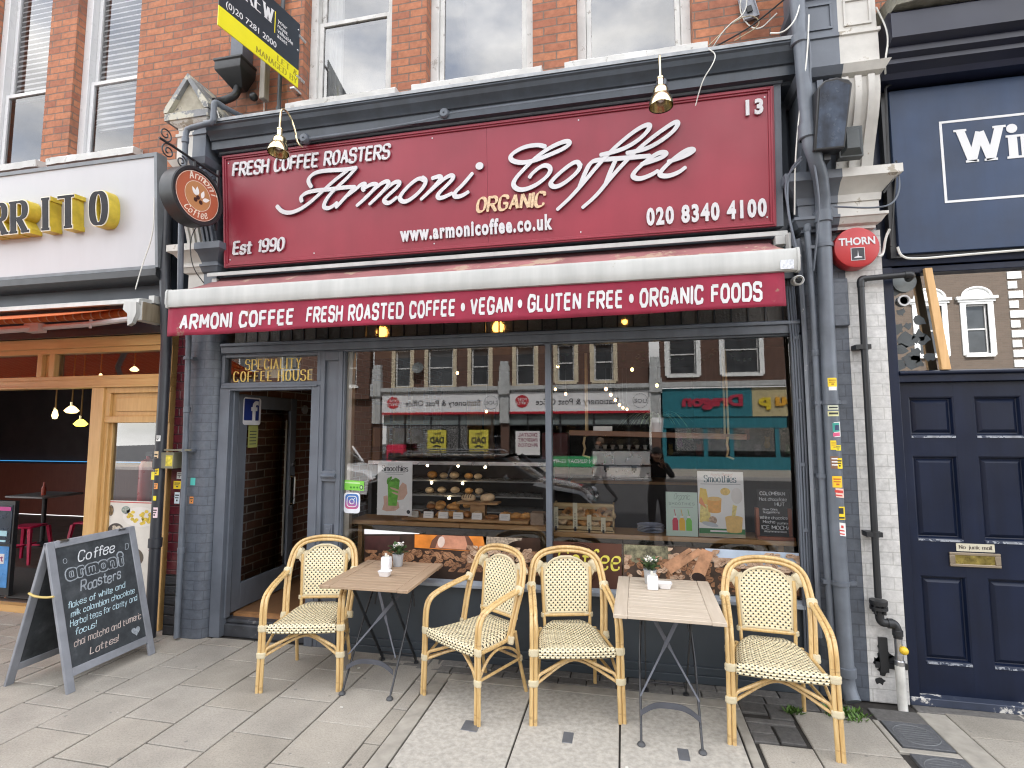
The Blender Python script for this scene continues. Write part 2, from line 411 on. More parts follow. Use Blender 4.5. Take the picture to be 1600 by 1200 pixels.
def pen(text, h, thick=.12, thin=None, nib=0, gap=2.0, space=4.5, it=3, ratio=1, shear=0, serif=0, depth=.001, sx=1.0, jit=0, stencil=False, align='l', rng=None):
    """lettering drawn with a broad pen; sizes are fractions of the cap height h"""
    thin = thick if thin is None else thin; k = h / 10; x = 0; ds = []; q = 0
    nd = V((cos(nib), sin(nib)))
    def wf(d, t): return (thin + (thick - thin) * abs(d.x * nd.y - d.y * nd.x)) * h
    def tr(p):
        return V(((x + p[0] * sx + p[1] * shear) * k, p[1] * k))
    r_ = rng or random
    for ch in text:
        if ch == ' ': x += space * sx; continue
        if ch not in G: ch = ch.upper() if ch.upper() in G else '-'
        wd, sts = G[ch]; jx, jy = (r_.uniform(-jit, jit), r_.uniform(-jit, jit)) if jit else (0, 0)
        for typ, pts in sts:
            q += 1; z0 = .00012 * (q % 5)
            P = [tr((a + jx, b + jy + (r_.uniform(-jit, jit) * .5 if jit else 0))) for a, b in pts]
            if typ in 'dD': ds.append(disc(P[0], h * max(thick * .62, .05) * (1.6 if typ == 'D' else 1), depth, z0)); continue
            if typ == 'c':
                P = smooth_path(P, it)
            elif typ == 'o':
                m_ = len(P); P = smooth_path(P, it, True)
            if typ == 's' and len(P) > 2:
                P2 = []
                for a, b in zip(P, P[1:]):     # sharp corners: one straight stroke per leg, ends overlapping
                    q += 1; ds.append(ribbon([a, b], wf, False, depth, .00012 * (q % 5), cap=thick < .1))
            else:
                ds.append(ribbon(P, wf, typ == 'o', depth, z0, cap=thick < .1 or serif == 0))
            if serif and typ in 'sc':
                ends = [pts[0], pts[-1]] + (list(pts[1:-1]) if ch in 'NMVWA' and typ == 's' else [])
                for e in ends:
                    if (abs(e[1]) < .05 or abs(e[1] - 10) < .05 or (abs(e[1] - 6.6) < .05 and ch.islower())) and not (typ == 'c' and ch in 'CSGeacs'):
                        if ch in 'BDPR' and typ == 'c': continue
                        if ch in 'EFTLZ' and abs(e[0]) > 5 : continue
                        q += 1; c_ = tr(e); hh = serif * h / 2
                        ds.append(ribbon([c_ - V((hh, 0)), c_ + V((hh, 0))], lambda d, t: thin * 1.15 * h, False, depth, .00012 * (q % 5), cap=False))
        x += (wd + gap) * sx if not ch == 'I' or True else 0
    wdt = (x - gap * sx) * k; vs, fs = join(ds) if ds else ([], [])
    dx = {'l': 0, 'c': -wdt / 2, 'r': -wdt}[align]
    return [(a + dx, b, c) for a, b, c in vs], fs, wdt
def btext(text, size, depth=.002, bold=0, shear=0, sx=1.0, align='l', spacing=1.0):
    """lettering in Blender's built-in face"""
    c = bpy.data.curves.new('lettering', 'FONT'); c.body = text; c.size = 1; c.extrude = depth / size / 2; c.offset = bold; c.shear = shear
    c.space_character = spacing; c.resolution_u = 3
    o = bpy.data.objects.new('lettering', c); me = bpy.data.meshes.new_from_object(o)
    vs = [(p.co.x * size * sx, p.co.y * size, p.co.z * size + depth / 2) for p in me.vertices]; fs = [tuple(p.vertices) for p in me.polygons]
    bpy.data.objects.remove(o); bpy.data.curves.remove(c); bpy.data.meshes.remove(me)
    xs = [p[0] for p in vs]; x0, x1 = min(xs), max(xs); dx = {'l': -x0, 'c': -(x0 + x1) / 2, 'r': -x1}[align]
    return [(a + dx, b, c_) for a, b, c_ in vs], fs, x1 - x0
def fit(d, width):
    k = width / d[2]; return [(a * k, b, c) for a, b, c in d[0]], d[1], width
XF, ZF = V((1, 0, 0)), V((0, 0, 1))       # frame of artwork on the street front
# ------------------------------------------------------------------ common materials
def slab_mat():
    k = NT('paving_stone'); g = k.n('NewGeometry'); v = k.coord()
    base = k.ramp(g.outputs['Random Per Island'], [(0, (.30, .272, .228)), (.35, (.36, .328, .278)), (.7, (.33, .304, .264)), (1, (.39, .356, .304))])
    big = k.ramp(k.noise(v, 2.3, 7, .62), [(.3, .78), (.7, 1.12)]); fine = k.ramp(k.noise(v, 95, 6, .75), [(.28, .66), (.5, 1.0), (.75, 1.22)])
    o = k.mix(1.0, k.mix(1.0, base, big, 'MULTIPLY'), fine, 'MULTIPLY')
    spots = k.ramp(k.noise(v, 13, 5, .8), [(.69, 0.0), (.74, .55)]); o = k.mix(spots, o, (.12, .112, .10))
    vo = k.n('TexVoronoi'); vo.inputs['Scale'].default_value = 5.5; k.l(v, vo.inputs['Vector']); o = k.mix(k.ramp(vo.outputs['Distance'], [(.05, .75), (.075, 0.0)]), o, (.17, .16, .145))
    stain = k.ramp(k.noise(k.coord((1, 1, 1)), 1.1, 6, .7), [(.5, 0.0), (.72, .38)]); o = k.mix(stain, o, (.17, .158, .135))
    pale = k.ramp(k.noise(v, 31, 3, .5), [(.755, 0.0), (.77, .75)]); o = k.mix(pale, o, (.62, .60, .56))
    k.col(o); k.b.inputs['Roughness'].default_value = .82; k.bump(k.noise(v, 120, 6, .7), .35, .003); return k.m
M_SLAB = slab_mat()
def sett_mat():
    k = NT('dark_sett'); g = k.n('NewGeometry'); v = k.coord()
    base = k.ramp(g.outputs['Random Per Island'], [(0, (.10, .095, .09)), (.5, (.15, .142, .132)), (1, (.20, .19, .175))])
    o = k.mix(1.0, base, k.ramp(k.noise(v, 30, 6, .7), [(.25, .6), (.75, 1.3)]), 'MULTIPLY'); k.col(o); k.b.inputs['Roughness'].default_value = .8
    k.bump(k.noise(v, 60, 6, .7), .4, .004); return k.m
M_SETT = sett_mat()
M_JOINT = mat('paving_joint', (.035, .031, .027), .95, var=.3, scale=20)
M_CONC = mat('cover_concrete', (.395, .37, .325), .85, var=.22, scale=30, bump=.5, bscale=140)
M_BAND = mat('pale_concrete_band', (.33, .305, .262), .85, var=.2, scale=9, bump=.3, bscale=90)
M_ASPH = mat('asphalt', (.04, .04, .042), .85, var=.25, scale=40, bump=.5, bscale=200)
M_KERB = mat('granite_kerb', (.30, .29, .28), .7, var=.2, scale=50)
GREY = (.112, .127, .152)
M_GREY = mat('slate_grey_gloss_paint', GREY, .36, streak=.16, var=.16, scale=3.2, bump=.12, bscale=22)
M_GREYW = mat('chipped_slate_grey_paint', GREY, .4, var=.18, scale=4, bump=.15, bscale=30, wear=(.55, .53, .48), wearamt=.71, wscale=14)
M_DGREY = mat('dark_slate_paint', (.042, .052, .066), .4, streak=.2, var=.2, scale=3)
M_STALL = mat('stallriser_paint', (.05, .062, .075), .42, var=.2, scale=2.5, wear=(.3, .3, .29), wearamt=.78, wscale=22)
M_GBRICK = brick_mat('grey_painted_brick', GREY, (.093, .107, .132), (.072, .083, .103), .21, .081, .005, .38, .22)
M_WBRICK = brick_mat('white_painted_brick', (.60, .59, .57), (.565, .555, .535), (.46, .45, .43), .34, .081, .004, .45, .35, blotch=(.56, .54, .5))
M_WSTONE = mat('peeling_white_stone_paint', (.53, .51, .47), .6, var=.14, scale=6, bump=.35, bscale=26, wear=(.33, .29, .23), wearamt=.60, wscale=6)
M_RED = brick_mat('orange_red_brick', (.43, .172, .088), (.30, .112, .066), (.19, .13, .10), .222, .0755, .0065, .9, .8, blotch=(.13, .075, .055))
M_RED.node_tree.nodes  # (kept as one wall-wide brickwork)
M_WHITE = mat('white_window_paint', (.58, .58, .57), .4, var=.06, scale=5)
M_WHITEW = mat('flaking_white_paint', (.58, .57, .545), .6, var=.12, scale=7, bump=.5, bscale=30, wear=(.36, .34, .31), wearamt=.60, wscale=11)
M_LEAD = mat('lead_flashing', (.30, .31, .32), .55, metal=.3, var=.25, scale=9)
M_BLACK = mat('black_paint', (.018, .019, .021), .4, var=.2, scale=6)
M_DARK = mat('dark_room', (.018, .014, .012), .9, var=.3, scale=3)
M_BURG = mat('burgundy_paint', (.265, .024, .042), .38, streak=.05, var=.13, scale=1.6, bump=.05, bscale=9, wear=(.52, .20, .2), wearamt=.79, wscale=17)
M_LETTER = mat('white_letter_acrylic', (.60, .59, .60), .35, var=.03)
M_BRASS = mat('polished_brass', (.64, .56, .36), .16, metal=1, var=.12, scale=30)
M_STEEL = mat('steel', (.55, .55, .56), .3, metal=1, var=.1)
M_NAVY = mat('navy_gloss_paint', (.006, .011, .030), .34, spec=.35, streak=.25, var=.18, scale=3, bump=.1, bscale=18, wear=(.45, .45, .44), wearamt=.80, wscale=19)
M_NAVYS = mat('navy_sign_paint', (.015, .034, .080), .5, streak=.12, var=.3, scale=2.2)
M_GLASSW = glass_mat('window_glass', .17)
M_GLASSS = glass_mat('shop_glass', .06)
M_GLASSD = glass_mat('door_glass', .03)
M_PVC = mat('grey_painted_pipe', (.125, .142, .168), .4, streak=.2, var=.18, scale=7, wear=(.26, .25, .24), wearamt=.73, wscale=13)

# ------------------------------------------------------------------ ground
def slabs(mb, rects, gap=.0055, z=0.0, th=.05):
    for x0, x1, y0, y1 in rects:
        a, b, c, d = [random.uniform(-.0018, .0018) for _ in range(4)]
        g = gap * random.uniform(.7, 1.3); e = .004
        vs = [(x0 + g, y0 + g, z - e + a), (x1 - g, y0 + g, z - e + b), (x1 - g, y1 - g, z - e + c), (x0 + g, y1 - g, z - e + d)]
        top = [(x0 + g + e, y0 + g + e, z + a), (x1 - g - e, y0 + g + e, z + b), (x1 - g - e, y1 - g - e, z + c), (x0 + g + e, y1 - g - e, z + d)]
        low = [(p[0], p[1], z - th) for p in vs]
        mb.loft([low, vs, top], True, False); n = len(mb.v); mb.f.append([n - 4, n - 3, n - 2, n - 1]); mb.mi.append(mb.cur)
mb = MB(); mb.quad((-14, -5.0, -.014), (14, -5.0, -.014), (14, .32, -.014), (-14, .32, -.014))
struct('pavement_bed', mb, M_JOINT)
rects = []; xs = [-1.51 - .4 * k for k in range(16)]; xs = [-1.51, -1.92, -2.34, -2.74, -3.13, -3.54, -3.935] + [-3.935 - .4 * k for k in range(1, 14)]
YB = -.05
for i in range(len(xs) - 1):
    x1, x0 = xs[i], xs[i + 1]; ph = -.155 if i % 2 == 0 else -.372
    if i == 0: ph = -.165
    top = .0 if x0 > -3.6 else (-.02 if x0 > -4.2 else .2)
    y = ph
    if top - ph > .06: rects.append((x0, x1, ph, top))
    while y > -5:
        rects.append((x0, x1, max(y - .4215, -5), y)); y -= .4215
y = -.02
while y > -5:                                  # narrow filler course beside the covers
    rects.append((-1.51, -1.40, y - .38, y)); y -= .38
for x0, x1, ph in ((1.01, 1.47, -.26), (1.95, 2.38, .05), (2.38, 2.82, -.2), (2.82, 3.25, .05), (3.25, 3.7, -.2), (3.7, 4.1, .05), (4.1, 4.5, -.2)):
    y = ph
    if ph < -.01 and x0 > 1.9: rects.append((x0, x1, ph, .18))
    while y > -5: rects.append((x0, x1, max(-5, y - .425), y)); y -= .425
for x0, x1 in ((-1.28, -.655), (-.655, -.06), (-.06, .635)):
    y = -1.34
    while y > -5: rects.append((x0, x1, max(-5, y - .44), y)); y -= .44
for x0, x1 in ((.72, 1.01), (1.47, 1.95)):
    y = -.69 if x0 < 1 else -1.0
    while y > -5: rects.append((x0, x1, max(-5, y - .43), y)); y -= .43
mb = MB(); slabs(mb, rects); struct('pavement', mb, M_SLAB, smooth=False)
# small dark setts along the shopfront and beside the covers
rects = []
for r in range(3):
    y1 = -.022 - r * .098; x = -2.2 + (r % 2) * .1
    if r == 2: continue
    while x < 1.0:
        w_ = random.choice((.19, .21, .2)); rects.append((x, min(x + w_, 1.16), y1 - .096, y1)); x += w_
for (x0, x1, y0, y1) in ((.70, .86, -.35, -.22), (.86, 1.0, -.40, -.22), (.70, .99, -.47, -.41), (.70, .84, -.58, -.48), (.85, .99, -.66, -.48), (.70, .84, -.68, -.59),
                         (1.0, 1.2, -.25, -.10), (1.2, 1.42, -.24, -.12), (1.80, 2.4, -.12, .02), (2.4, 3.0, -.11, .03), (1.5, 1.79, -.28, -.13)): rects.append((x0, x1, y0, y1))
mb = MB(); slabs(mb, rects, .004); struct('sett_paving', mb, M_SETT, smooth=False)
mb = MB()
for x0, x1, y0, y1 in ((-1.40, -1.285, -5, -.24), (-1.285, .70, -.33, -.222), (.64, .70, -5, -.335), (1.785, 1.95, -5, -.13), (1.47, 1.785, -.62, -.57), (1.47, 1.51, -.57, -.28), (1.47, 1.785, -1.0, -.90)):
    slabs(mb, [(x0, x1, y0, y1)], .002, .001)
struct('concrete_edging', mb, M_BAND, smooth=False)
mb = MB(); mb.box(-14, 14, -5.16, -5.0, -.3, .0); struct('kerb', mb, M_KERB, bevel=.01)
mb = MB(); mb.quad((-60, -60, -.125), (60, -60, -.125), (60, -5.16, -.125), (-60, -5.16, -.125)); struct('road', mb, M_ASPH)
# utility covers set in the pavement
for i, (x0, x1, lab) in enumerate(((-1.275, -.66, 'concrete infilled pavement cover under the middle bamboo chairs, left of three'), (-.65, -.065, 'concrete infilled pavement cover in front of the brown wall poster, middle of three'),
                                  (-.055, .63, 'concrete infilled pavement cover under the paler right bistro table'))):
    g = Grp('utility_cover', lab, 'manhole cover', (x0, -.34, 0), 'concrete covers in the pavement')
    b = MB(); b.bevbox(x0 + .0005, x1 - .0005, -1.33, -.345, -.03, .0015, .003); g.part('cover', b, M_CONC)
    for yy in ((-.87,) if i != 2 else (-.9,)):
        b = MB(); b.bevbox((x0 + x1) / 2 - .03, (x0 + x1) / 2 + .03, yy - .055, yy + .055, .0, .0035, .001)
        if i == 0: b.bevbox(x0 + .33, x0 + .38, -.93, -.82, .0, .0034, .001)
        g.part('lifting_plate', b, mat('zinc_plate', (.22, .23, .25), .5, metal=.6, var=.2))
for i, (y0, y1, lab) in enumerate(((-.56, -.29, 'dark oval patterned inspection cover nearest the white painted pier'), (-.895, -.63, 'dark oval patterned inspection cover further out at the photo edge'))):
    g = Grp('inspection_cover', lab, 'manhole cover', (1.51, y0, 0), 'small dark inspection covers')
    b = MB(); b.bevbox(1.515, 1.78, y0, y1, -.02, .004, .003); g.part('lid', b, mat('cast_cover', (.095, .098, .105), .6, var=.2, scale=50, bump=.6, bscale=160))
    b = MB(); c = ((1.515 + 1.78) / 2, (y0 + y1) / 2); b.tube([(c[0] + .115 * cos(t * pi / 16), c[1] + .105 * sin(t * pi / 16), .004) for t in range(32)], .003, 6, True)
    for k in range(-3, 4): b.box(c[0] - .08, c[0] + .08, c[1] + k * .025 - .003, c[1] + k * .025 + .003, .003, .0055)
    g.part('rim', b, mat('cast_rim', (.13, .135, .14), .5, var=.2))
# ------------------------------------------------------------------ coffee shop building
SG = Grp('coffee_shop', 'red brick coffee shop building with slate grey shopfront under three upstairs windows', 'shop', (-1.2, 0, 0))
def wall_openings(mb, x0, x1, z0, z1, y0, y1, ops):
    """brick wall with rectangular openings, built of butted blocks"""
    xs = x0
    for a, b, c, d in ops:
        mb.box(xs, a, y0, y1, z0, z1)
        if c > z0: mb.box(a, b, y0, y1, z0, c)
        if d < z1: mb.box(a, b, y0, y1, d, z1)
        xs = b
    mb.box(xs, x1, y0, y1, z0, z1)
UW = [(-2.90, -2.00, 4.74, 6.75), (-1.665, -.70, 4.74, 6.75), (-.33, .60, 4.74, 6.75)]
b = MB(); wall_openings(b, -3.80, 1.5, 4.30, 10.5, .05, .30, UW); b.box(-3.8, 1.5, .301, 9, 10.3, 10.5); SG.part('brick_wall_and_shade_roof', b, M_RED, smooth=False)  # unseen roof slab and extra wall height added to block the sun
b = MB(); b.box(-3.8, 1.5, 1.6, 1.7, 4.3, 7.4); b.box(-3.8, 1.5, .3, 1.6, 4.2, 4.3); b.box(-3.8, 1.5, .3, 1.6, 7.3, 7.4)
for xx in (-3.8, -1.85, -.5, 1.42): b.box(xx, xx + .06, .31, 1.6, 4.3, 7.3)
SG.part('upstairs_room', b, mat('upstairs_dark', (.10, .105, .11), .9, var=.1))
def sash(g, x0, x1, z0, z1, y, mf, rail=None, sill_z=4.80, sill_mat=None, fw_=.075, over=.09, name='window', gm=None):
    """box sash: outer frame, two sashes one behind the other, panes, stone sill"""
    b = MB()
    b.box(x0, x0 + fw_, y, y + .10, z0, z1); b.box(x1 - fw_, x1, y, y + .10, z0, z1); b.box(x0 + fw_, x1 - fw_, y, y + .1, z0, z0 + .06); b.box(x0 + fw_, x1 - fw_, y, y + .1, z1 - .08, z1)
    w_ = g.part(name, b, mf, bevel=.004)
    rail = rail or (z0 + z1) / 2; a, c = x0 + fw_, x1 - fw_
    for nm, za, zb, yy in (('lower_sash', z0 + .061, rail + .02, y + .03), ('upper_sash', rail - .02, z1 - .081, y + .068)):
        b = MB(); t = .045
        b.box(a + .002, a + t, yy, yy + .034, za, zb); b.box(c - t, c - .002, yy, yy + .034, za, zb); b.box(a + t, c - t, yy + .001, yy + .033, za, za + (.07 if 'low' in nm else .04)); b.box(a + t, c - t, yy + .001, yy + .033, zb - .04, zb)
        g.part('sash_bars', b, mf, w_, bevel=.003)
        b = MB(); b.quad((a + t - .005, yy + .018, za + .02), (c - t + .005, yy + .018, za + .02), (c - t + .005, yy + .018, zb - .02), (a + t - .005, yy + .018, zb - .02)); g.part('pane', b, gm or M_GLASSW, w_)
    if sill_z:
        b = MB(); n = 14; rows = []
        for i in range(n + 1):
            x = x0 - over + (x1 - x0 + 2 * over) * i / n; j = lambda: random.uniform(-.004, .004)
            rows.append([(x, -.055 + j(), sill_z - .075 + j()), (x, -.06 + j(), sill_z - .012 + j()), (x, -.045, sill_z + j()), (x, .14, sill_z + .018), (x, .14, sill_z - .075)])
        b.loft(rows, True, True); g.part('sill', b, sill_mat or M_WHITEW, w_)
    return w_
sash(SG, *UW[0][:2], 4.80, 6.75, .16, M_WHITEW, rail=5.72)
sash(SG, *UW[1][:2], 4.80, 6.75, .16, M_WHITEW, rail=5.85)
sash(SG, *UW[2][:2], 4.80, 6.75, .16, M_WHITEW, rail=5.85)
b = MB(); b.loft([[(-2.80 + .16 * i / 14, .31 + .012 * sin(i * 1.9), z) for i in range(15)] for z in (4.86, 5.4, 6.7)], False, False); SG.part('curtain', b, mat('sheer_curtain', (.42, .43, .42), .9, var=.1), label='pale curtain at the left of the first upstairs window')
# cornice over the fascia: lead-capped, cyma, flat fillet
XL, XR = -3.56, 1.235
prof = [(.05, 4.715), (-.335, 4.510), (-.362, 4.500), (-.366, 4.470), (-.352, 4.458), (-.340, 4.425), (-.305, 4.392), (-.292, 4.366), (-.276, 4.362), (-.272, 4.292), (-.20, 4.288), (-.19, 4.268), (.05, 4.262)]
b = MB(); b.xprism(prof, XL, XR); SG.part('cornice', b, M_DGREY, ang=25)
b = MB(); b.xprism([(.049, 4.735), (-.34, 4.522), (-.372, 4.512), (-.372, 4.486), (-.3665, 4.486), (-.3665, 4.506), (-.335, 4.514), (.049, 4.722)], XL - .01, XR + .005); SG.part('lead_flashing', b, M_LEAD)
b = MB(); b.box(-3.86, 1.74, .10, .14, 2.90, 4.30); b.box(XL, XR, -.005, .06, 2.90, 4.262); b.box(XL, XR, -.06, -.005, 3.12, 3.22); SG.part('fascia_backing', b, M_DGREY)
# ---- shopfront joinery
b = MB()
b.box(-3.58, 1.25, -.03, .09, 2.49, 2.552); b.xprism([(-.05, 2.552), (-.05, 2.575), (-.03, 2.585), (.09, 2.585), (.09, 2.552)], -3.58, 1.25)
b.box(-3.58, 1.25, .0, .09, 2.476, 2.49)
b.box(1.213, 1.262, -.02, .10, 0.0, 2.476); b.box(1.196, 1.213, .012, .07, .61, 2.476)
b.box(-.604, -.558, -.018, .085, .61, 2.476); b.box(-2.365, -2.35, -.005, .07, .60, 2.476)
SG.part('shopfront_frame', b, M_GREY, bevel=.004)
b = MB()                                   # panelled post between door and window
b.box(-2.575, -2.365, .012, .09, .0, 2.476)
for (x0, x1, z0, z1) in ((-2.575, -2.535, 0, 2.476), (-2.405, -2.365, 0, 2.476), (-2.535, -2.405, 2.40, 2.476), (-2.535, -2.405, 1.36, 1.45), (-2.535, -2.405, 0, .22)): b.box(x0, x1, -.014, .012, z0, z1)
b.xprism([(-.04, 1.395), (-.045, 1.41), (-.014, 1.43), (-.014, 1.39)], -2.535, -2.405)
b.xprism([(.0, .865), (.005, .86), (.012, .86), (.012, 1.0), (.0, .995)], -2.51, -2.43); b.box(-2.49, -2.45, -.006, -.0005, .885, .97)
SG.part('door_post', b, M_GREY, bevel=.004)
b = MB(); b.box(-2.35, 1.213, .0, .08, .055, .562); b.box(-2.35, 1.213, -.02, .0, .055, .11); b.box(-2.35, 1.213, -.03, .10, .0, .055); SG.part('stallriser', b, M_STALL, bevel=.004)
b = MB(); b.xprism([(-.045, .562), (-.045, .585), (-.03, .592), (.09, .605), (.09, .562)], -2.365, 1.262); SG.part('window_sill', b, mat('weathered_sill_paint', (.30, .33, .37), .5, var=.25, scale=8, wear=(.5, .5, .48), wearamt=.64))
for x0, x1 in ((-2.352, -.60), (-.562, 1.2)):
    b = MB(); b.quad((x0, .035, .604), (x1, .035, .604), (x1, .035, 2.478), (x0, .035, 2.478)); SG.part('shop_window', b, M_GLASSS, label='large plate glass shop window pane')
b = MB(); b.box(-2.349, -2.30, .04, .09, .605, 2.474); SG.part('window_reveal', b, mat('cream_reveal', (.52, .49, .42), .6, var=.1))
# leaded lights above
def leaded_mat():
    k = NT('rippled_leaded_glass'); v = k.coord(); g = k.n('NewGeometry')
    base = k.ramp(g.outputs['Random Per Island'], [(0, (.13, .12, .11)), (.5, (.20, .18, .16)), (1, (.26, .24, .21))]); k.col(base)
    k.b.inputs['Roughness'].default_value = .33; k.b.inputs['Transmission Weight'].default_value = .55; k.b.inputs['IOR'].default_value = 1.3
    k.bump(k.noise(v, 55, 3, .5), .8, .01); return k.m
M_LEADED = leaded_mat()
b = MB(); c = MB(); x = -3.50; n = 0
while x < 1.2:
    x1 = min(x + .1195, 1.205)
    for z0, z1 in ((2.588, 2.76), (2.766, 2.93)): b.add([(x + .004, .04 + random.uniform(-.003, .003), z0), (x1 - .004, .04 + random.uniform(-.003, .003), z0), (x1 - .004, .04 + random.uniform(-.003, .003), z1), (x + .004, .04, z1)], [(0, 1, 2, 3)])
    c.box(x1 - .005, x1 + .005, .030, .05, 2.585, 2.935); x = x1; n += 1
c.box(-3.5, 1.205, .032, .048, 2.757, 2.769)
SG.part('leaded_panes', b, M_LEADED, smooth=False); SG.part('lead_cames', c, M_BLACK)
# ---- doorway
b = MB()
b.box(-3.58, -3.475, -.02, .09, .0, 2.18); b.box(-2.655, -2.575, -.02, .09, .0, 2.18); b.box(-3.475, -2.655, -.02, .09, 2.15, 2.18)
b.box(-3.58, -2.575, -.012, .09, 2.18, 2.222); b.box(-3.58, -3.545, -.012, .09, 2.222, 2.476); b.box(-2.612, -2.575, -.012, .09, 2.222, 2.476); b.box(-3.545, -2.612, -.011, .09, 2.452, 2.476)
b.box(-3.475, -3.455, .02, .08, .15, 2.15); b.box(-2.675, -2.655, .02, .08, .15, 2.15)
b.box(-3.56, -2.60, -.034, -.02, 2.172, 2.192)
SG.part('door_frame', b, M_GREYW, bevel=.004)
b = MB(); b.quad((-3.546, .03, 2.222), (-2.611, .03, 2.222), (-2.611, .03, 2.453), (-3.546, .03, 2.453)); fl = SG.part('fanlight', b, glass_mat('fanlight_glass', .10))
gold = mat('gold_leaf', (.62, .46, .13), .35, metal=.55, var=.2, scale=40)
b = MB(); d = fit(pen('SPECIALITY', .088, .19, .06, 0, 3.6, 4, serif=.24, depth=.0006), .56); b.put(d, (-3.36, .0285, 2.345), XF, ZF)
d = fit(pen('COFFEE HOUSE', .088, .19, .06, 0, 3.6, 5, serif=.24, depth=.0006), .80); b.put(d, (-3.48, .0285, 2.238), XF, ZF); SG.part('lettering', b, gold, fl, label='gold serif letters reading SPECIALITY COFFEE HOUSE')
b = MB(); b.box(-3.17, -2.91, .046, .0475, 2.265, 2.375); b.box(-3.27, -3.15, .048, .0495, 2.37, 2.452); b.box(-3.06, -2.98, .05, .0515, 2.37, 2.452); b.box(-2.96, -2.86, .0485, .05, 2.36, 2.452); b.box(-2.99, -2.91, .05, .0515, 2.235, 2.27); b.box(-2.73, -2.695, .048, .0495, 2.235, 2.34); SG.part('posted_papers', b, mat('old_paper', (.62, .60, .45), .7), label='papers taped behind the fanlight')
b = MB(); b.box(-3.70, -2.36, .04, .14, -.01, .10); b.box(-3.52, -2.36, .06, .16, .10, .135); SG.part('door_step', b, mat('worn_black_stone', (.045, .048, .055), .5, var=.4, scale=9, bump=.5, bscale=25, wear=(.2, .19, .18), wearamt=.62, wscale=7), bevel=.01)
b = MB(); b.box(-3.47, -2.66, .14, .20, .10, .16); SG.part('threshold', b, mat('threshold_wood', (.34, .17, .07), .5, var=.3, scale=8))
# door leaf, standing open into the shop
def D(x, y, z): return (x, y, z)
b = MB(); x0, x1 = -3.52, -3.475; Y0, Y1 = .11, .985
b.box(x0, x1, Y0, Y0 + .115, .168, 2.13); b.box(x0, x1, Y1 - .10, Y1, .168, 2.13); b.box(x0 + .001, x1 - .001, Y0 + .115, Y1 - .1, .168, .40); b.box(x0 + .001, x1 - .001, Y0 + .115, Y1 - .1, 2.0, 2.13)
leaf = SG.part('door', b, M_GREY, bevel=.004)
b = MB(); b.quad((-3.497, Y0 + .11, .39), (-3.497, Y1 - .095, .39), (-3.497, Y1 - .095, 2.005), (-3.497, Y0 + .11, 2.005)); SG.part('pane', b, M_GLASSD, leaf)
b = MB(); xh = -3.455; b.tube([(-3.475, Y1 - .055, 1.02), (xh + .02, Y1 - .055, 1.02), (xh + .02, Y1 - .055, 1.30), (-3.475, Y1 - .055, 1.30)], .011, 8); b.box(-3.474, -3.466, Y1 - .085, Y1 - .03, 1.0, 1.32); SG.part('handle', b, M_STEEL, leaf)
b = MB(); b.box(-3.4745, -3.455, Y1 - .06, Y1 - .02, 1.42, 1.46); b.box(-3.4745, -3.455, Y1 - .06, Y1 - .02, .98, 1.0); SG.part('lock', b, M_STEEL, leaf)
b = MB(); b.box(-3.4975, -3.4955, Y0 + .72, Y0 + .745, .5, 1.9); SG.part('edge_strip', b, mat('pale_trim', (.35, .34, .3), .5), leaf)
# ---- inside
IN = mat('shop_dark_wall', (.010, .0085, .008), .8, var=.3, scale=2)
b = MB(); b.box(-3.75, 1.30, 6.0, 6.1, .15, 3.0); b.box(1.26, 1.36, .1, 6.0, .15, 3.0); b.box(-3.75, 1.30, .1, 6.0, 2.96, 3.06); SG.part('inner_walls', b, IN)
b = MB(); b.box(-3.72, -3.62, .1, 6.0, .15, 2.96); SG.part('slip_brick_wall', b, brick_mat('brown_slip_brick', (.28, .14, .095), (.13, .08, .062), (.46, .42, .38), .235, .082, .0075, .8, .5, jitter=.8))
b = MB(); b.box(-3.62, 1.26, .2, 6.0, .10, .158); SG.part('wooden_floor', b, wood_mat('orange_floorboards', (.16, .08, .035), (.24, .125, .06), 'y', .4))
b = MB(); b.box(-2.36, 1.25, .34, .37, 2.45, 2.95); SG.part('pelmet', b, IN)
b = MB(); b.box(-2.352, -1.35, .14, .44, .985, 1.022); b.box(-1.35, -.6, .14, .44, .9848, 1.0218); b.box(-.6, .25, .14, .44, .947, .985); b.box(.25, 1.21, .14, .44, .9472, .9852)
b.box(-2.3, -2.26, .2, .4, .16, .985); b.box(1.1, 1.14, .2, .4, .16, .947); b.box(-.62, -.58, .2, .4, .16, .947)
SG.part('window_ledge', b, wood_mat('oak_ledge', (.38, .21, .085), (.52, .32, .15), 'x', .45), bevel=.004)
b = MB()
for px in ((-3.6, 3.0), (-3.6, 3.7), (-3.6, 4.4)):
    for z in (1.2, 1.55, 1.9, 2.25): b.box(px[0] - .01, px[0] + .03, px[1], px[1] + .5, z, z + .27)
SG.part('picture_boards', b, wood_mat('orange_boards', (.36, .17, .05), (.52, .28, .10), 'z', .6))
b = MB(); b.box(-3.05, -2.75, 5.9, 5.96, 1.5, 2.35); b.box(-2.7, -2.5, 5.9, 5.96, 1.2, 2.2); SG.part('menu_board', b, wood_mat('orange_boards', (.36, .17, .05), (.52, .28, .10), 'z', .6))

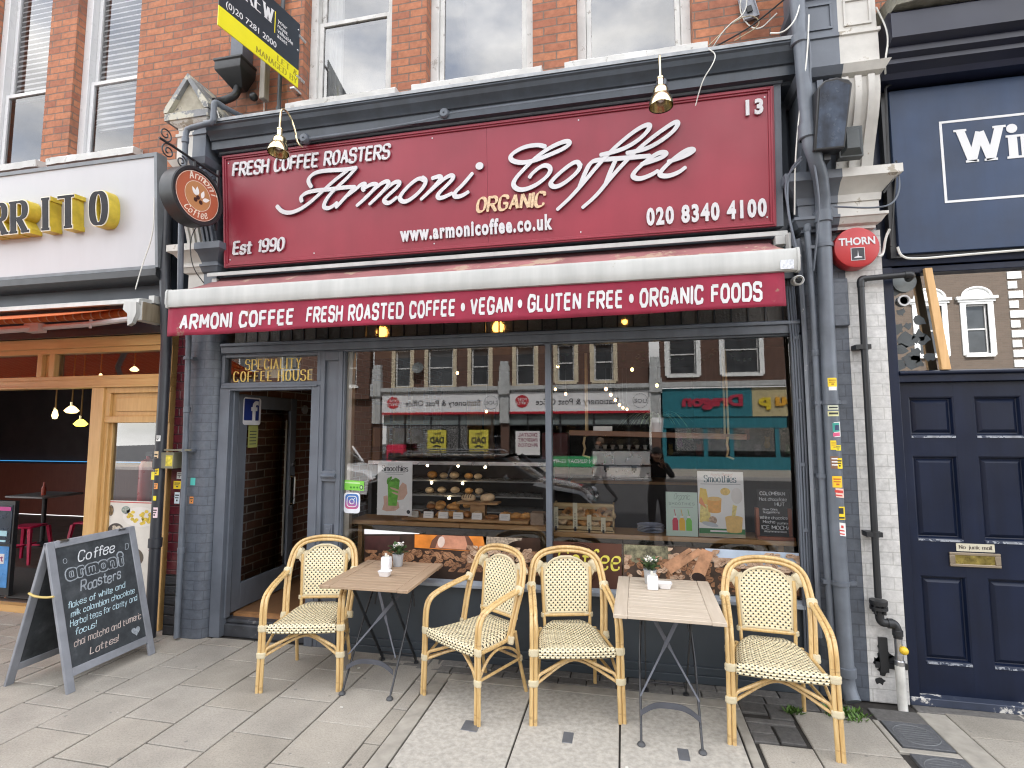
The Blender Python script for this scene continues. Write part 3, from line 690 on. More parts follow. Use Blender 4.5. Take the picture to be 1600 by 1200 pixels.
# ------------------------------------------------------------------ piers between the shops
def rbox_front(x0, x1, yf, yb, r, left=True, right=True, n=6):
    """plan outline (x, y) of a pier with rounded front corners"""
    P = [(x0, yb)]
    P += [(x0 + r - r * cos(pi / 2 * i / n), yf + r - r * sin(pi / 2 * i / n)) for i in range(n + 1)] if left else [(x0, yf)]
    P += [(x1 - r + r * sin(pi / 2 * i / n), yf + r - r * cos(pi / 2 * i / n)) for i in range(n + 1)] if right else [(x1, yf)]
    return P + [(x1, yb)]
def vprism(b, plan, z0, z1): b.loft([[(x, y, z0) for x, y in plan], [(x, y, z1) for x, y in plan]], True, True)
PL = Grp('left_pier', 'slate grey rounded brick pier with gabled stone capital between the burrito bar and coffee shop', 'pier', (-3.75, -.1, 0))
b = MB(); vprism(b, rbox_front(-3.845, -3.582, -.085, .15, .09, False, True), 0, 3.07); PL.part('grey_shaft', b, M_GBRICK, ang=25)
b = MB(); b.box(-4.02, -3.8455, -.05, .15, .52, 3.07); PL.part('burgundy_tiles', b, brick_mat('burgundy_glazed_tile', (.085, .012, .018), (.06, .010, .015), (.03, .008, .01), .23, .08, .006, .22, .5, blotch=(.22, .09, .08)))
b = MB(); b.box(-4.02, -3.8455, -.056, .15, 0, .519); PL.part('black_base', b, brick_mat('black_painted_brick', (.045, .045, .05), (.035, .036, .04), (.012, .012, .013), .24, .085, .010, .35, 1.0))
def step_profile(b, x0, x1, prof, yb=.05):
    """moulded block: rings of (out, z); the block widens by 'out' on both sides and in front"""
    rings = [[(x0 - o, yb, z), (x0 - o, -.10 - o, z), (x1 + o, -.10 - o, z), (x1 + o, yb, z)] for o, z in prof]
    b.loft(rings, True, True)
def capital(g, x0, x1, xm, zs, white_left, gable=False):
    """stone console capital painted in two colours that meet at xm"""
    A = dict(neck=[(.0, zs[0]), (.0, zs[1])], mould=[(.0, zs[1]), (.025, zs[1] + .012), (.05, zs[1] + .05), (.06, zs[1] + .055), (.06, zs[1] + .075), (.02, zs[1] + .09), (.02, zs[2] - .05), (.03, zs[2] - .05), (.035, zs[2]), (.09, zs[2] + .07), (.13, zs[2] + .09), (.13, zs[2] + .15), (.10, zs[2] + .16)])
    zc = zs[2] + .16
    for nm, a, c, mt in (('left', x0, xm, M_WSTONE if white_left else M_GREYW), ('right', xm, x1, M_GREYW if white_left else M_WSTONE)):
        L_, R_ = nm == 'left', nm == 'right'
        b = MB()
        def ring(o, z, yb=.05, base=-.10): return [(a - (o if L_ else 0), yb, z), (a - (o if L_ else 0), base - o, z), (c + (o if R_ else 0), base - o, z), (c + (o if R_ else 0), yb, z)]
        b.loft([ring(0, zs[0]), ring(0, zs[1])] + [ring(o, z) for o, z in A['mould'][1:]], True, True)
        # fluted scroll console: S-shaped profile in slices
        n = 4 if R_ != white_left else 4; nfl = 3; wd = (c - a) / (2 * nfl)
        def S(t): return -.13 - .03 * sin(t * pi * .9) - .17 * t * t * (3 - 2 * t)
        for i in range(2 * nfl):
            q = .0 if i % 2 == 0 else .022
            pr = [(S(t / 14) + q, zc + (zs[3] - zc) * t / 14) for t in range(15)]
            b.xprism([(.05, zc)] + pr + [(.05, zs[3])], a + wd * i, a + wd * (i + 1))
        # block above
        pr = [(-.02, zs[3]), (.02, zs[3] + .02), (.05, zs[3] + .07), (.0, zs[3] + .085), (.0, zs[3] + .30), (.012, zs[3] + .305), (.012, zs[3] + .33), (-.004, zs[3] + .335), (-.004, zs[4])]
        b.loft([ring(o, z, base=-.30) for o, z in pr], True, True)
        if not gable:
            e = .035; b.box(a + e + (.0 if R_ else .0), c - e, -.306, -.296, zs[3] + .37, zs[3] + .385); b.box(a + e, c - e, -.306, -.296, zs[4] - .05, zs[4] - .035)
            b.box(a + e, a + e + .014, -.3055, -.296, zs[3] + .386, zs[4] - .051); b.box(c - e - .014, c - e, -.3055, -.296, zs[3] + .386, zs[4] - .051)
            b.loft([ring(o, z, base=-.30) for o, z in ((-.004, zs[4]), (.03, zs[4] + .02), (.04, zs[4] + .05), (.0, zs[4] + .06), (.0, zs[4] + .6))], True, True)
        g.part('capital', b, mt, label='white painted half of the capital' if mt is M_WSTONE else 'grey painted half of the capital', ang=30)
capital(PL, -3.90, -3.60, -3.735, (3.07, 3.22, 3.32, 4.13, 4.50), True, True)
b = MB(); e = .05
def gable(b, x0, x1, y0, y1, z0, za, zw):
    xm = (x0 + x1) / 2; b.prism([(x0, y0, z0), (x1, y0, z0), (x1, y0, zw), (xm, y0, za), (x0, y0, zw)], (0, y1 - y0, 0))
gable(b, -3.955, -3.57, -.33, .05, 4.60, 4.92, 4.655)
PL.part('pediment', b, mat('lichened_stone', (.36, .33, .26), .8, var=.3, scale=9, bump=.5, bscale=30, wear=(.14, .14, .13), wearamt=.60, wscale=9))
b = MB()
for s in (0, 1):
    xa, xb = ((-3.995, -3.7625), (-3.53, -3.7625))[s]
    b.prism([(xa, -.37, 4.635), (xa, -.37, 4.675), (xb, -.37, 4.985), (xb, -.37, 4.925), (xa + (.04 if s == 0 else -.04), -.37, 4.635)], (0, .42, 0))
b.box(-3.99, -3.535, -.365, .05, 4.565, 4.63)
PL.part('pediment_moulding', b, mat('grey_worn_stone', (.20, .205, .21), .7, var=.3, scale=8, bump=.4, bscale=30, wear=(.46, .44, .36), wearamt=.52, wscale=6))
b = MB(); b.loft([[(-3.90 - o, .05, z), (-3.90 - o, -.30 - o, z), (-3.60 + o, -.30 - o, z), (-3.60 + o, .05, z)] for o, z in ((.0, 4.50), (.0, 4.52), (.045, 4.55), (.05, 4.565))], True, True); PL.part('capital_top', b, M_WSTONE)
PR = Grp('right_pier', 'brick pier painted half slate grey and half white beside the navy door', 'pier', (1.55, -.1, 0))
b = MB(); vprism(b, rbox_front(1.262, 1.558, -.045, .2, .07, True, False), 0, 3.20); PR.part('grey_shaft', b, M_GBRICK, ang=25)
b = MB(); b.box(1.5585, 1.792, -.0465, .2, 0, 3.20); PR.part('white_shaft', b, M_WBRICK)
b = MB(); b.bevbox(1.46, 1.56, -.075, -.04, 2.52, 2.86, .006); PR.part('brick_projection', b, M_GBRICK)
capital(PR, 1.27, 1.745, 1.505, (3.20, 3.22, 3.44, 4.20, 4.80), False)
b = MB()
for cx, cz, s in ((1.66, .30, .05), (1.64, .26, .04), (1.70, .27, .045), (1.645, .20, .03), (1.625, .14, .03), (1.72, .24, .03), (1.65, .36, .028), (1.615, .26, .03)):
    n = 11; b.add([(cx + s * random.uniform(.6, 1.25) * cos(2 * pi * i / n), -.048, cz + s * random.uniform(.5, 1.2) * sin(2 * pi * i / n)) for i in range(n)], [tuple(range(n))])
PR.part('flaked_patch', b, M_BLACK, label='bare black patches where white paint has flaked')
SCRIPT = """0.899,0.638 0.872,0.678 0.877,0.717 0.935,0.755 1.030,0.764 1.134,0.757 1.236,0.751 1.327,0.758
1.244,0.742 1.115,0.668 0.992,0.578 0.886,0.502 0.788,0.451 0.690,0.427 0.610,0.447 0.564,0.499
1.327,0.758 1.243,0.680 1.148,0.612 1.069,0.549 1.025,0.491 1.014,0.449 1.059,0.434 1.111,0.455 1.143,0.480
0.805,0.521 0.795,0.559 0.853,0.593 0.958,0.602 1.096,0.597 1.199,0.602 1.311,0.596
1.307,0.593 1.223,0.519 1.132,0.437
1.240,0.529 1.326,0.581 1.372,0.613 1.410,0.613 1.380,0.580 1.394,0.559
1.400,0.577 1.465,0.606 1.513,0.598 1.502,0.573 1.411,0.493 1.326,0.435
1.398,0.490 1.541,0.599 1.611,0.619 1.623,0.585 1.527,0.500 1.442,0.436
1.520,0.498 1.655,0.599 1.716,0.603 1.709,0.565 1.590,0.482 1.568,0.451 1.614,0.423 1.690,0.473
1.931,0.589 1.892,0.616 1.817,0.577 1.729,0.498 1.709,0.453 1.758,0.422 1.840,0.459 1.927,0.532 1.951,0.587 1.917,0.614
2.002,0.599 2.069,0.612 2.081,0.588 1.976,0.492 1.901,0.435
1.976,0.490 2.099,0.584 2.166,0.612 2.189,0.586 2.134,0.534 2.042,0.463 2.054,0.427 2.108,0.436 2.171,0.460
2.344,0.605 2.265,0.522 2.187,0.461 2.192,0.426 2.252,0.429 2.308,0.458
2.939,0.752 2.884,0.774 2.778,0.771 2.692,0.738 2.654,0.703 2.675,0.666 2.754,0.643 2.850,0.651 2.987,0.688 3.092,0.723 3.134,0.754 3.116,0.777 3.062,0.770 2.968,0.737 2.861,0.675 2.775,0.601 2.693,0.525 2.674,0.474 2.718,0.433 2.793,0.433 2.889,0.472 2.969,0.534 2.980,0.585 2.934,0.610 2.881,0.590 2.827,0.548 2.809,0.524
3.204,0.577 3.192,0.607 3.151,0.603 3.068,0.550 2.989,0.485 2.972,0.453 3.003,0.426 3.066,0.441 3.154,0.499 3.201,0.546 3.210,0.586
3.024,0.252 3.125,0.332 3.230,0.440 3.333,0.553 3.445,0.663 3.546,0.742 3.645,0.806 3.714,0.831 3.737,0.815 3.708,0.768 3.629,0.707 3.520,0.659 3.365,0.639
3.199,0.413 3.241,0.511 3.283,0.589 3.334,0.606 3.494,0.598 3.728,0.593
3.219,0.250 3.329,0.334 3.421,0.442 3.512,0.534 3.612,0.629 3.741,0.725 3.857,0.797 3.922,0.829 3.938,0.805 3.896,0.751 3.802,0.690 3.700,0.646 3.561,0.632
3.396,0.409 3.437,0.511 3.474,0.583
3.664,0.536 3.766,0.557 3.845,0.583 3.842,0.608 3.786,0.610 3.689,0.550 3.605,0.479 3.601,0.444 3.652,0.424 3.735,0.448 3.784,0.475
3.860,0.535 3.957,0.556 4.044,0.591 4.031,0.612 3.976,0.603 3.881,0.540 3.798,0.464 3.800,0.436 3.859,0.425 3.936,0.448 3.981,0.480"""

# ------------------------------------------------------------------ fascia sign (leans forward at the top)
SO = V((-3.5, -.12, 3.255)); SU = V((0, -.085, 1.007)).normalized(); SN = XF.cross(SU); SWID, SHGT = 4.60, 1.0105
FS = Grp('fascia_sign', 'long burgundy coffee shop fascia sign with raised white script lettering', 'sign', (-1.2, -.12, 3.255))
def sgn(b, x0, x1, z0, z1, h0, h1):
    """block in the sign's own plane"""
    P = [SO + XF * x + SU * z + SN * h for h in (h0, h1) for x, z in ((x0, z0), (x1, z0), (x1, z1), (x0, z1))]
    b.add(P, [(0, 3, 2, 1), (4, 5, 6, 7), (0, 1, 5, 4), (1, 2, 6, 5), (2, 3, 7, 6), (3, 0, 4, 7)])
b = MB()
for x0, x1 in ((.041, 2.46), (2.4615, 4.559)): sgn(b, x0, x1, .041, SHGT - .041, -.02, .0)
FS.part('board', b, M_BURG)
b = MB(); b2 = MB()
for x0, x1, z0, z1 in ((0, .04, 0, SHGT), (SWID - .04, SWID, 0, SHGT), (.04, SWID - .04, 0, .04), (.04, SWID - .04, SHGT - .04, SHGT)): sgn(b, x0, x1, z0, z1, -.02, .012)
for x0, x1, z0, z1 in ((.012, .026, .012, SHGT - .012), (SWID - .026, SWID - .012, .012, SHGT - .012), (.026, SWID - .026, .012, .026), (.026, SWID - .026, SHGT - .026, SHGT - .012)): sgn(b, x0, x1, z0, z1, .0121, .022)
FS.part('frame', b, M_BURG, bevel=.003)
b = MB(); sgn(b, -.0, SWID, -.0, SHGT, -.09, -.021); sgn(b, SWID + .001, SWID + .05, -.0, SHGT + .02, -.09, -.004); FS.part('backing', b, M_GREY)
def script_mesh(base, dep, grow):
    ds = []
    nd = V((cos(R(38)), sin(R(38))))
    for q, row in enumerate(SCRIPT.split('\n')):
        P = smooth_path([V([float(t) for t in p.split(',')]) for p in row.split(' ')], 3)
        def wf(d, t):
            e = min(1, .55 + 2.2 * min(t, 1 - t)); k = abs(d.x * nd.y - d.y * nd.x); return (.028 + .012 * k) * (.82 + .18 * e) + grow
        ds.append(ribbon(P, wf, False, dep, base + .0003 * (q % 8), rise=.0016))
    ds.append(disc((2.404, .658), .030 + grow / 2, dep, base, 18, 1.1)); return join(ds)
b = MB(); b.put(script_mesh(.0256, .002, 0), SO, XF, SU)
FS.part('lettering', b, M_LETTER, label='large white script reading Armoni Coffee')
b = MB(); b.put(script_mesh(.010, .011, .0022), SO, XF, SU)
FS.part('letter_shade_backing', b, mat('letter_side_shade', (.10, .085, .11), .5))  # dark body under the letters: their shaded sides put into the colour
b = MB()
for q, row in enumerate(SCRIPT.split('\n')):       # stand-off locators between letters and board
    P = [V([float(t) for t in p.split(',')]) for p in row.split(' ')]
    for p in P[1::4]: b.put(disc((p.x, p.y), .006, .02, -.002, 8), SO, XF, SU)
FS.part('letter_locators', b, M_STEEL)
def sgt(d, x, z, h, nm, mt, lab):
    b = MB(); b.put(d, SO + XF * x + SU * z + SN * h, XF, SU); FS.part(nm, b, mt, label=lab)
NIB = R(35)
def cal(t, h, **k): return pen(t, h, .26, .075, NIB, 2.4, 5, shear=.16, depth=.012, **k)
sgt(fit(cal('FRESH COFFEE ROASTERS', .108), 1.50), .115, .815, .008, 'lettering', M_LETTER, 'small white raised letters reading FRESH COFFEE ROASTERS')
sgt(fit(cal('ORGANIC', .108), .54), 2.372, .293, .008, 'lettering', mat('gold_mirror_letter', (.60, .43, .27), .4, metal=.35, var=.3, scale=60), 'dull gold letters reading ORGANIC')
sgt(fit(cal('Est 1990', .105), .50), .105, .115, .008, 'lettering', M_LETTER, 'small white raised letters reading Est 1990')
def impact(t, h, wd, dp=.014): return fit(btext(t, h / .73, dp, bold=.045, sx=.62, spacing=1.22), wd)
sgt(impact('www.armonicoffee.co.uk', .118, 1.275), 1.707, .110, .006, 'lettering', M_LETTER, 'white heavy letters reading www.armonicoffee.co.uk')
sgt(impact('020 8340 4100', .125, .84), 3.695, .080, .006, 'lettering', M_LETTER, 'white heavy telephone number 020 8340 4100')
sgt(impact('13', .105, .118), 4.408, .822, .006, 'lettering', M_LETTER, 'white street number 13')
b = MB()
for x in (.06, .9, 2.0, 3.2, 4.54):
    for z in (.07, .94): b.put(disc((x, z), .006, .004, 0, 8), SO, XF, SU)
FS.part('screw_heads', b, M_LETTER)
# conduit and trim over the sign
b = MB(); b.xprism([(-.215, 4.275), (-.225, 4.29), (-.225, 4.325), (-.21, 4.335), (-.1, 4.335), (-.1, 4.275)], -3.53, 1.16)
b.xprism([(-.225, 4.3251), (-.245, 4.331), (-.245, 4.341), (-.1, 4.345), (-.1, 4.3355)], -3.55, -2.0)
solo('sign_trim', b, M_GREY, 'slate grey timber trim along the top of the burgundy sign', 'trim', bevel=.003)
pts = smooth_path([(-2.62, -.26, 4.283), (-1.9, -.255, 4.295), (-1.4, -.26, 4.32), (-1.35, -.262, 4.345), (-.9, -.262, 4.345), (.30, -.262, 4.35)], 3)
g = Grp('lamp_conduit', 'grey conduit with round junction boxes feeding the two brass sign lamps', 'conduit', (-1.2, -.26, 4.3))
b = MB(); b.tube(pts, .017, 10); g.part('pipe', b, M_GREY)
for x, z in ((-2.63, 4.285), (-1.37, 4.342), (.32, 4.352)):
    b = MB(); b.lathe([(.0, -.02), (.036, -.02), (.042, .0), (.042, .03), (.033, .042), (.0, .044)], (x, -.255, z), (0, -1, 0), 18); b.ball((x, -.30, z), .008); g.part('junction_box', b, M_GREY)
# ---- swan-neck brass lamps
def swan(x, jx, z, lab):
    g = Grp('sign_lamp', lab, 'lamp', (x, -.45, z), 'brass swan neck lamps over the burgundy sign')
    b = MB(); y0 = -.30
    pts = smooth_path([(jx, y0, z + .09), (jx + (x - jx) * .3, y0 - .05, z + .10), (jx + (x - jx) * .5, y0 - .06, z + .20), (jx + (x - jx) * .75, y0 - .13, z + .315), (x, y0 - .215, z + .315), (x, y0 - .225, z + .22), (x, y0 - .225, z + .12)], 3)
    b.tube(pts, .0085, 8); g.part('arm', b, M_BRASS)
    b = MB(); b.lathe([(.021, .06), (.021, .115), (.024, .118), (.024, .128), (.0, .13)], (x, y0 - .225, z), (0, 0, 1), 18); g.part('lamp_holder', b, M_BRASS)
    b = MB(); b.lathe([(.082, -.085), (.084, -.078), (.079, -.05), (.066, -.012), (.056, -.004), (.054, .004), (.053, .03), (.045, .052), (.027, .064), (.0, .067), (.0, .06), (.024, .056), (.042, .045), (.050, .0), (.062, -.02), (.078, -.08)], (x, y0 - .225, z), (0, .12 if x < 0 else 0, 1), 24, caps=False); g.part('shade', b, M_BRASS)
    b = MB(); b.ball((x, y0 - .225, z - .01), .032, 10, 8, (1, 1, 1.3)); g.part('bulb', b, mat('unlit_bulb', (.7, .68, .62), .2, var=0))
swan(-2.685, -2.63, 4.105, 'brass swan neck sign lamp above FRESH COFFEE, turned sideways')
swan(.292, .32, 4.10, 'brass swan neck sign lamp at the right above the script Coffee, seen face on')

# ------------------------------------------------------------------ awning
AW = Grp('awning', 'burgundy retractable awning with white front bar and lettered valance', 'awning', (-1.2, -.2, 3.1))
M_WBAR = mat('white_aluminium', (.45, .45, .43), .5, streak=.12, var=.10, scale=2, bump=.04, bscale=8, wear=(.40, .39, .34), wearamt=.70, wscale=4)
M_CANV = mat('faded_burgundy_canvas', (.29, .115, .115), .85, var=.3, scale=3, bump=.2, bscale=400, wear=(.40, .27, .20), wearamt=.55, wscale=2.4)
b = MB(); b.xprism([(-.10, 3.217), (-.215, 3.186), (-.228, 3.178), (-.228, 3.150), (-.221, 3.150), (-.220, 3.174), (-.21, 3.178), (-.10, 3.209)], -3.585, 1.142); AW.part('rain_hood', b, M_WBAR)
b = MB(); b.lathe([(.0, 0), (.045, 0), (.045, 4.55), (.0, 4.55)], (-3.50, -.135, 3.115), (1, 0, 0), 16); AW.part('roller', b, mat('dark_roller', (.05, .015, .02), .8))
b = MB(); b.box(1.06, 1.125, -.24, -.08, 3.08, 3.145); b.box(1.125, 1.14, -.30, -.22, 2.99, 3.14); b.box(-3.56, -3.51, -.2, -.08, 3.06, 3.14); b.box(1.0, 1.04, -.2, -.1, 3.02, 3.10); AW.part('bracket', b, M_WBAR, bevel=.004)
n = 46; rows = []
for i in range(n + 1):
    x = -3.545 + 4.57 * i / n; xo = -3.66 + 4.74 * i / n
    rows.append([(x + (xo - x) * t, -.16 - .30 * t, 3.132 - .165 * t - .012 * sin(pi * t) + .004 * sin(i * 1.7) * t * (1 - t) * 4) for t in (0, .15, .35, .55, .75, .9, 1)])
b = MB(); b.loft(rows, False, False); o = AW.part('canopy', b, M_CANV); sm = o.modifiers.new('thick', 'SOLIDIFY'); sm.thickness = .002
b = MB(); b.xprism([(-.445, 2.955), (-.47, 2.972), (-.502, 2.962), (-.512, 2.94), (-.508, 2.88), (-.512, 2.852), (-.50, 2.818), (-.475, 2.812), (-.445, 2.82)], -3.70, 1.108)
b.xprism([(-.44, 2.96), (-.47, 2.976), (-.506, 2.966), (-.518, 2.94), (-.518, 2.85), (-.505, 2.812), (-.475, 2.806), (-.44, 2.815)], -3.716, -3.7001); b.xprism([(-.44, 2.96), (-.47, 2.976), (-.506, 2.966), (-.518, 2.94), (-.518, 2.85), (-.505, 2.812), (-.475, 2.806), (-.44, 2.815)], 1.1081, 1.124)
fb = AW.part('front_bar', b, M_WBAR, ang=30)
b = MB(); b.quad((1.005, -.5135, 2.825), (1.085, -.5135, 2.825), (1.085, -.5135, 2.885), (1.005, -.5135, 2.885)); AW.part('maker_label', b, mat('worn_label', (.60, .62, .66), .5, var=.3, scale=60), fb)
b = MB(); rows = []
for i in range(91):
    x = -3.70 + 4.735 * i / 90; rows.append([(x - .012 * (1 - t) * (1 if i == 0 else 0) + (-.02 * t if i < 3 else 0), -.482 + .010 * sin(x * 4.1 + 1) * t + .006 * sin(x * 11) * t + .02 * t * (i < 3), 2.818 - .236 * t + (.007 * sin(x * 2.3) if t == 1 else 0)) for t in (0, .12, .3, .5, .7, .86, 1)])
b.loft(rows, False, False)
va = AW.part('valance', b, mat('burgundy_canvas', (.275, .017, .045), .8, var=.22, scale=3.5, bump=.2, bscale=500, wear=(.27, .15, .11), wearamt=.60, wscale=2.2)); sm = va.modifiers.new('thick', 'SOLIDIFY'); sm.thickness = .0015
def techno(t, h, wd): return fit(pen(t, h, .30, .215, 0, 3.4, 5.5, it=1, shear=.08, depth=.0012, sx=1.3), wd)
b = MB()
def vput(d, x, z):
    vs = []
    for a, c, e in d[0]:
        X = x + a; t = (2.818 - (z + c)) / .236; vs.append((X, -.482 + .010 * sin(X * 4.1 + 1) * t + .006 * sin(X * 11) * t - .0025 - e, z + c))
    b.add(vs, d[1])
WCX = mat('white_print', (.62, .61, .61), .7, var=.08, scale=20)
vput(techno('ARMONI COFFEE', .108, 1.035), -3.57, 2.634); AW.part('lettering', b, WCX, va, label='white block letters ARMONI COFFEE'); b = MB()
vput(techno('FRESH ROASTED COFFEE * VEGAN * GLUTEN FREE * ORGANIC FOODS', .106, 3.29), -2.405, 2.640); AW.part('lettering', b, WCX, va, label='white block letters FRESH ROASTED COFFEE, VEGAN, GLUTEN FREE, ORGANIC FOODS')

# ------------------------------------------------------------------ round hanging sign on a wrought iron bracket
HS = Grp('hanging_sign', 'round brown and terracotta coffee sign hanging on a black scrolled bracket', 'sign', (-3.60, -.45, 3.5))
# the drum hangs square to the street, its face turned to passers-by
HN = V((.995, -.10, 0)).normalized(); HX = ZF.cross(HN).normalized(); HC = V((-3.50, -.51, 3.745))
b = MB(); b.lathe([(.0, -.085), (.232, -.085), (.243, -.075), (.243, .058), (.236, .066), (.214, .066), (.214, .054), (.0, .054)], HC, HN, 40); HS.part('drum', b, M_BLACK)
def hput(d, h): b.put(d, HC + HN * h, HX, ZF)
def ringd(r0, r1, z, n=48):
    vs = [(r * cos(2 * pi * j / n), r * sin(2 * pi * j / n), z) for r in (r0, r1) for j in range(n)]
    return vs, [(j, n + j, n + (j + 1) % n, (j + 1) % n) for j in range(n)]
M_TERRA = mat('terracotta_print', (.40, .105, .05), .4, var=.05); M_TAN = mat('tan_print', (.45, .21, .085), .4, var=.05); M_CREAM = mat('cream_print', (.75, .66, .55), .4, var=.03)
b = MB(); hput(ringd(.123, .2, .0555), 0); hput(ringd(0.001, .205, .0548), 0); HS.part('face', b, M_TERRA)
b = MB(); hput(ringd(.001, .120, .056), 0); HS.part('face', b, M_TAN)
b = MB(); hput(ringd(.1195, .1235, .0564), 0); hput(ringd(.199, .203, .0562), 0); HS.part('rings', b, M_CREAM)
def arctext(t, h, r, a0, a1, up, **k):
    """letters set round a circle"""
    ds = []
    for i, ch in enumerate(t):
        d = pen(ch, h, align='c', depth=.0006, **k); a = a0 + (a1 - a0) * i / max(1, len(t) - 1)
        for_ = []
        for x, y, z in d[0]:
            if up: rr, an = r + y, a - x / r
            else: rr, an = r - y, a + x / r
            for_.append((rr * cos(an), rr * sin(an), z))
        ds.append((for_, d[1]))
    return join(ds)
b = MB(); kw = dict(thick=.20, thin=.08, nib=R(38), shear=.25)
hput(arctext('Armoni', .058, .142, R(118), R(28), True, **kw), .0568); hput(arctext('Coffee', .054, .180, R(232), R(300), False, **kw), .0568)
HS.part('lettering', b, M_CREAM, label='cream script letters reading Armoni Coffee round the rim')
def leaf(c, a, l, wd):
    n = 8; L_ = [(l * i / n, wd * sin(pi * (i / n) ** .8)) for i in range(n + 1)]; P = L_ + [(x, -y) for x, y in reversed(L_[1:-1])]
    return [(c[0] + x * cos(a) - y * sin(a), c[1] + x * sin(a) + y * cos(a), 0) for x, y in P], [tuple(range(len(P)))]
b = MB()
for a, c in ((R(125), (-.015, .0)), (R(95), (-.005, .005)), (R(75), (.035, -.005)), (R(25), (.045, -.02))): hput(leaf(c, a, .075, .017), .0568)
HS.part('leaf_motif', b, mat('white_print2', (.8, .79, .76), .5, var=.02))
b = MB()
for x, y in ((.0, -.012), (-.022, -.038), (.028, -.044)): hput(disc((x, y), .0185, .001, 0, 14, .95), .0572)
HS.part('bean_motif', b, mat('bean_print', (.045, .012, .008), .5, var=.1))
b = MB(); P0 = V((-3.93, -.50, 4.115)); P1 = V((-3.40, -.30, 3.985))
BZ = 4.06
def hp(t, z, o=0): return HC + HX * t + V((0, 0, z - HC.z))
bar = [hp(-.32, 4.09), hp(-.2, 4.082), hp(0, 4.06), hp(.24, 4.035)]
b.tube(bar, .0105, 8); b.tube([hp(.0, 4.06), hp(0, 3.985)], .011, 8); b.tube([hp(.0, 4.0), hp(0, 3.98)], .02, 8)
def scroll(t, z, r, turns, s=1, a0=0):
    n = 40; return [hp(t + s * r * (1 - .75 * i / n) * cos(a0 + turns * 2 * pi * i / n), z + r * (1 - .75 * i / n) * sin(a0 + turns * 2 * pi * i / n)) for i in range(n + 1)]
for t, z, r, tu, s, a in ((-.27, 4.145, .058, 1.4, 1, -1.7), (-.24, 4.02, .058, 1.5, 1, 1.6), (-.12, 3.995, .05, 1.5, -1, 1.6), (.10, 3.985, .055, 1.5, 1, 1.6), (.20, 3.965, .05, 1.3, 1, 2.0)): b.tube(scroll(t, z, r, tu, s, a), .0055, 6)
b.tube(smooth_path([hp(0, 4.0), hp(.18, 3.97), hp(.235, 3.80), hp(.25, 3.62)], 3), .006, 6); b.box(-3.50, -3.48, -.27, -.25, 3.55, 4.1)
HS.part('bracket', b, M_BLACK)

# ------------------------------------------------------------------ pipes, cables and boxes
def pipe(name, lab, cat, paths, m_, r, sock=(), clips=(), base=None, group=None, n=12, cl=M_GREY):
    g = Grp(name, lab, cat, base or paths[0][-1], group); b = MB()
    for p in paths: b.tube(p, r, n)
    o = g.part('pipe', b, m_)
    for (p, d, l) in sock:
        b = MB(); b.lathe([(r * 1.0, 0), (r * 1.22, .004), (r * 1.22, l), (r, l + .006)], p, d, n, caps=False); g.part('socket', b, m_)
    for (x, y, z, wd) in clips:
        b = MB(); b.box(x - wd, x + wd, y, y + .05, z - .012, z + .012); b.lathe([(r + .007, -.014), (r + .007, .014), (r, .014), (r, -.014)], (x, y, z), (0, 0, 1), n, caps=False); g.part('clip', b, cl)
    return g
yP = -.14
path = [(1.225, -.36, 5.2), (1.235, -.36, 4.75), (1.262, -.36, 3.80), (1.268, -.36, 3.72)] + [(1.30, -.34, 3.64), (1.36, -.25, 3.52), (1.395, -.17, 3.43), (1.402, yP, 3.34)] + [(1.40, yP, 3.2), (1.388, yP, 2.5), (1.384, yP, 1.2), (1.392, yP, .16)] + [(1.398, yP - .01, .10), (1.405, yP - .05, .05)]
pipe('drainpipe', 'large grey painted drainpipe covered in stickers on the right pier', 'pipe', [path], M_PVC, .048,
     [((1.256, -.36, 3.86), (0, 0, -1), .10), ((1.401, yP, 3.33), (0, 0, -1), .08), ((1.392, yP, .25), (0, 0, -1), .06), ((1.237, -.36, 4.50), (0, 0, -1), .06)],
     [(1.388, yP + .0, 1.98, .10), (1.384, yP, .78, .10), (1.40, yP, 3.08, .09)], base=(1.40, yP, 0), n=18)
pipe('waste_pipe', 'narrower grey waste pipe running beside the large stickered drainpipe', 'pipe', [[(1.30, -.12, 3.30), (1.312, -.12, 2.6), (1.314, -.12, 1.2), (1.322, -.12, .5), (1.325, -.12, .08)]], M_PVC, .021,
     [((1.302, -.12, 3.25), (0, 0, -1), .05), ((1.312, -.12, 2.35), (0, 0, -1), .04)], [(1.314, -.12, 1.48, .03)], base=(1.32, -.12, 0))
pipe('cable_trunking', 'long grey cable trunking with chipped white edge left of the drainpipe', 'pipe', [[(1.252, -.09, 3.16), (1.262, -.09, 2.4), (1.262, -.09, .4)]], mat('chipped_trunking', (.16, .175, .20), .4, var=.15, wear=(.66, .65, .62), wearamt=.6, wscale=6), .016, n=4, base=(1.26, -.09, 0))
cabs = MB(); clp = MB()
for i, (x, y) in enumerate(((1.205, -.040), (1.222, -.038), (1.188, -.036), (1.237, -.030))):
    cabs.tube(smooth_path([(x - .015, y, 2.83), (x - .01, y, 2.6), (x, y - .012, 2.4), (x + .004 * i, y - .004, 1.6), (x, y - .006, .9), (x - .005, y, .2)], 2), .0075, 6)
for z in (2.45, 2.0, 1.55, 1.1): clp.box(1.20, 1.235, -.052, -.03, z - .012, z + .012)
g = Grp('cable_bundle', 'bundle of grey painted cables down the right edge of the shop window', 'cable', (1.21, -.05, .2)); g.part('cable', cabs, M_GREY); g.part('clip', clp, M_GREY)
def cable(pts, r, m_, lab, group='loose cables on the facade'): b = MB(); b.tube(smooth_path(pts, 3), r, 6); return solo('cable', b, m_, lab, 'cable', group)
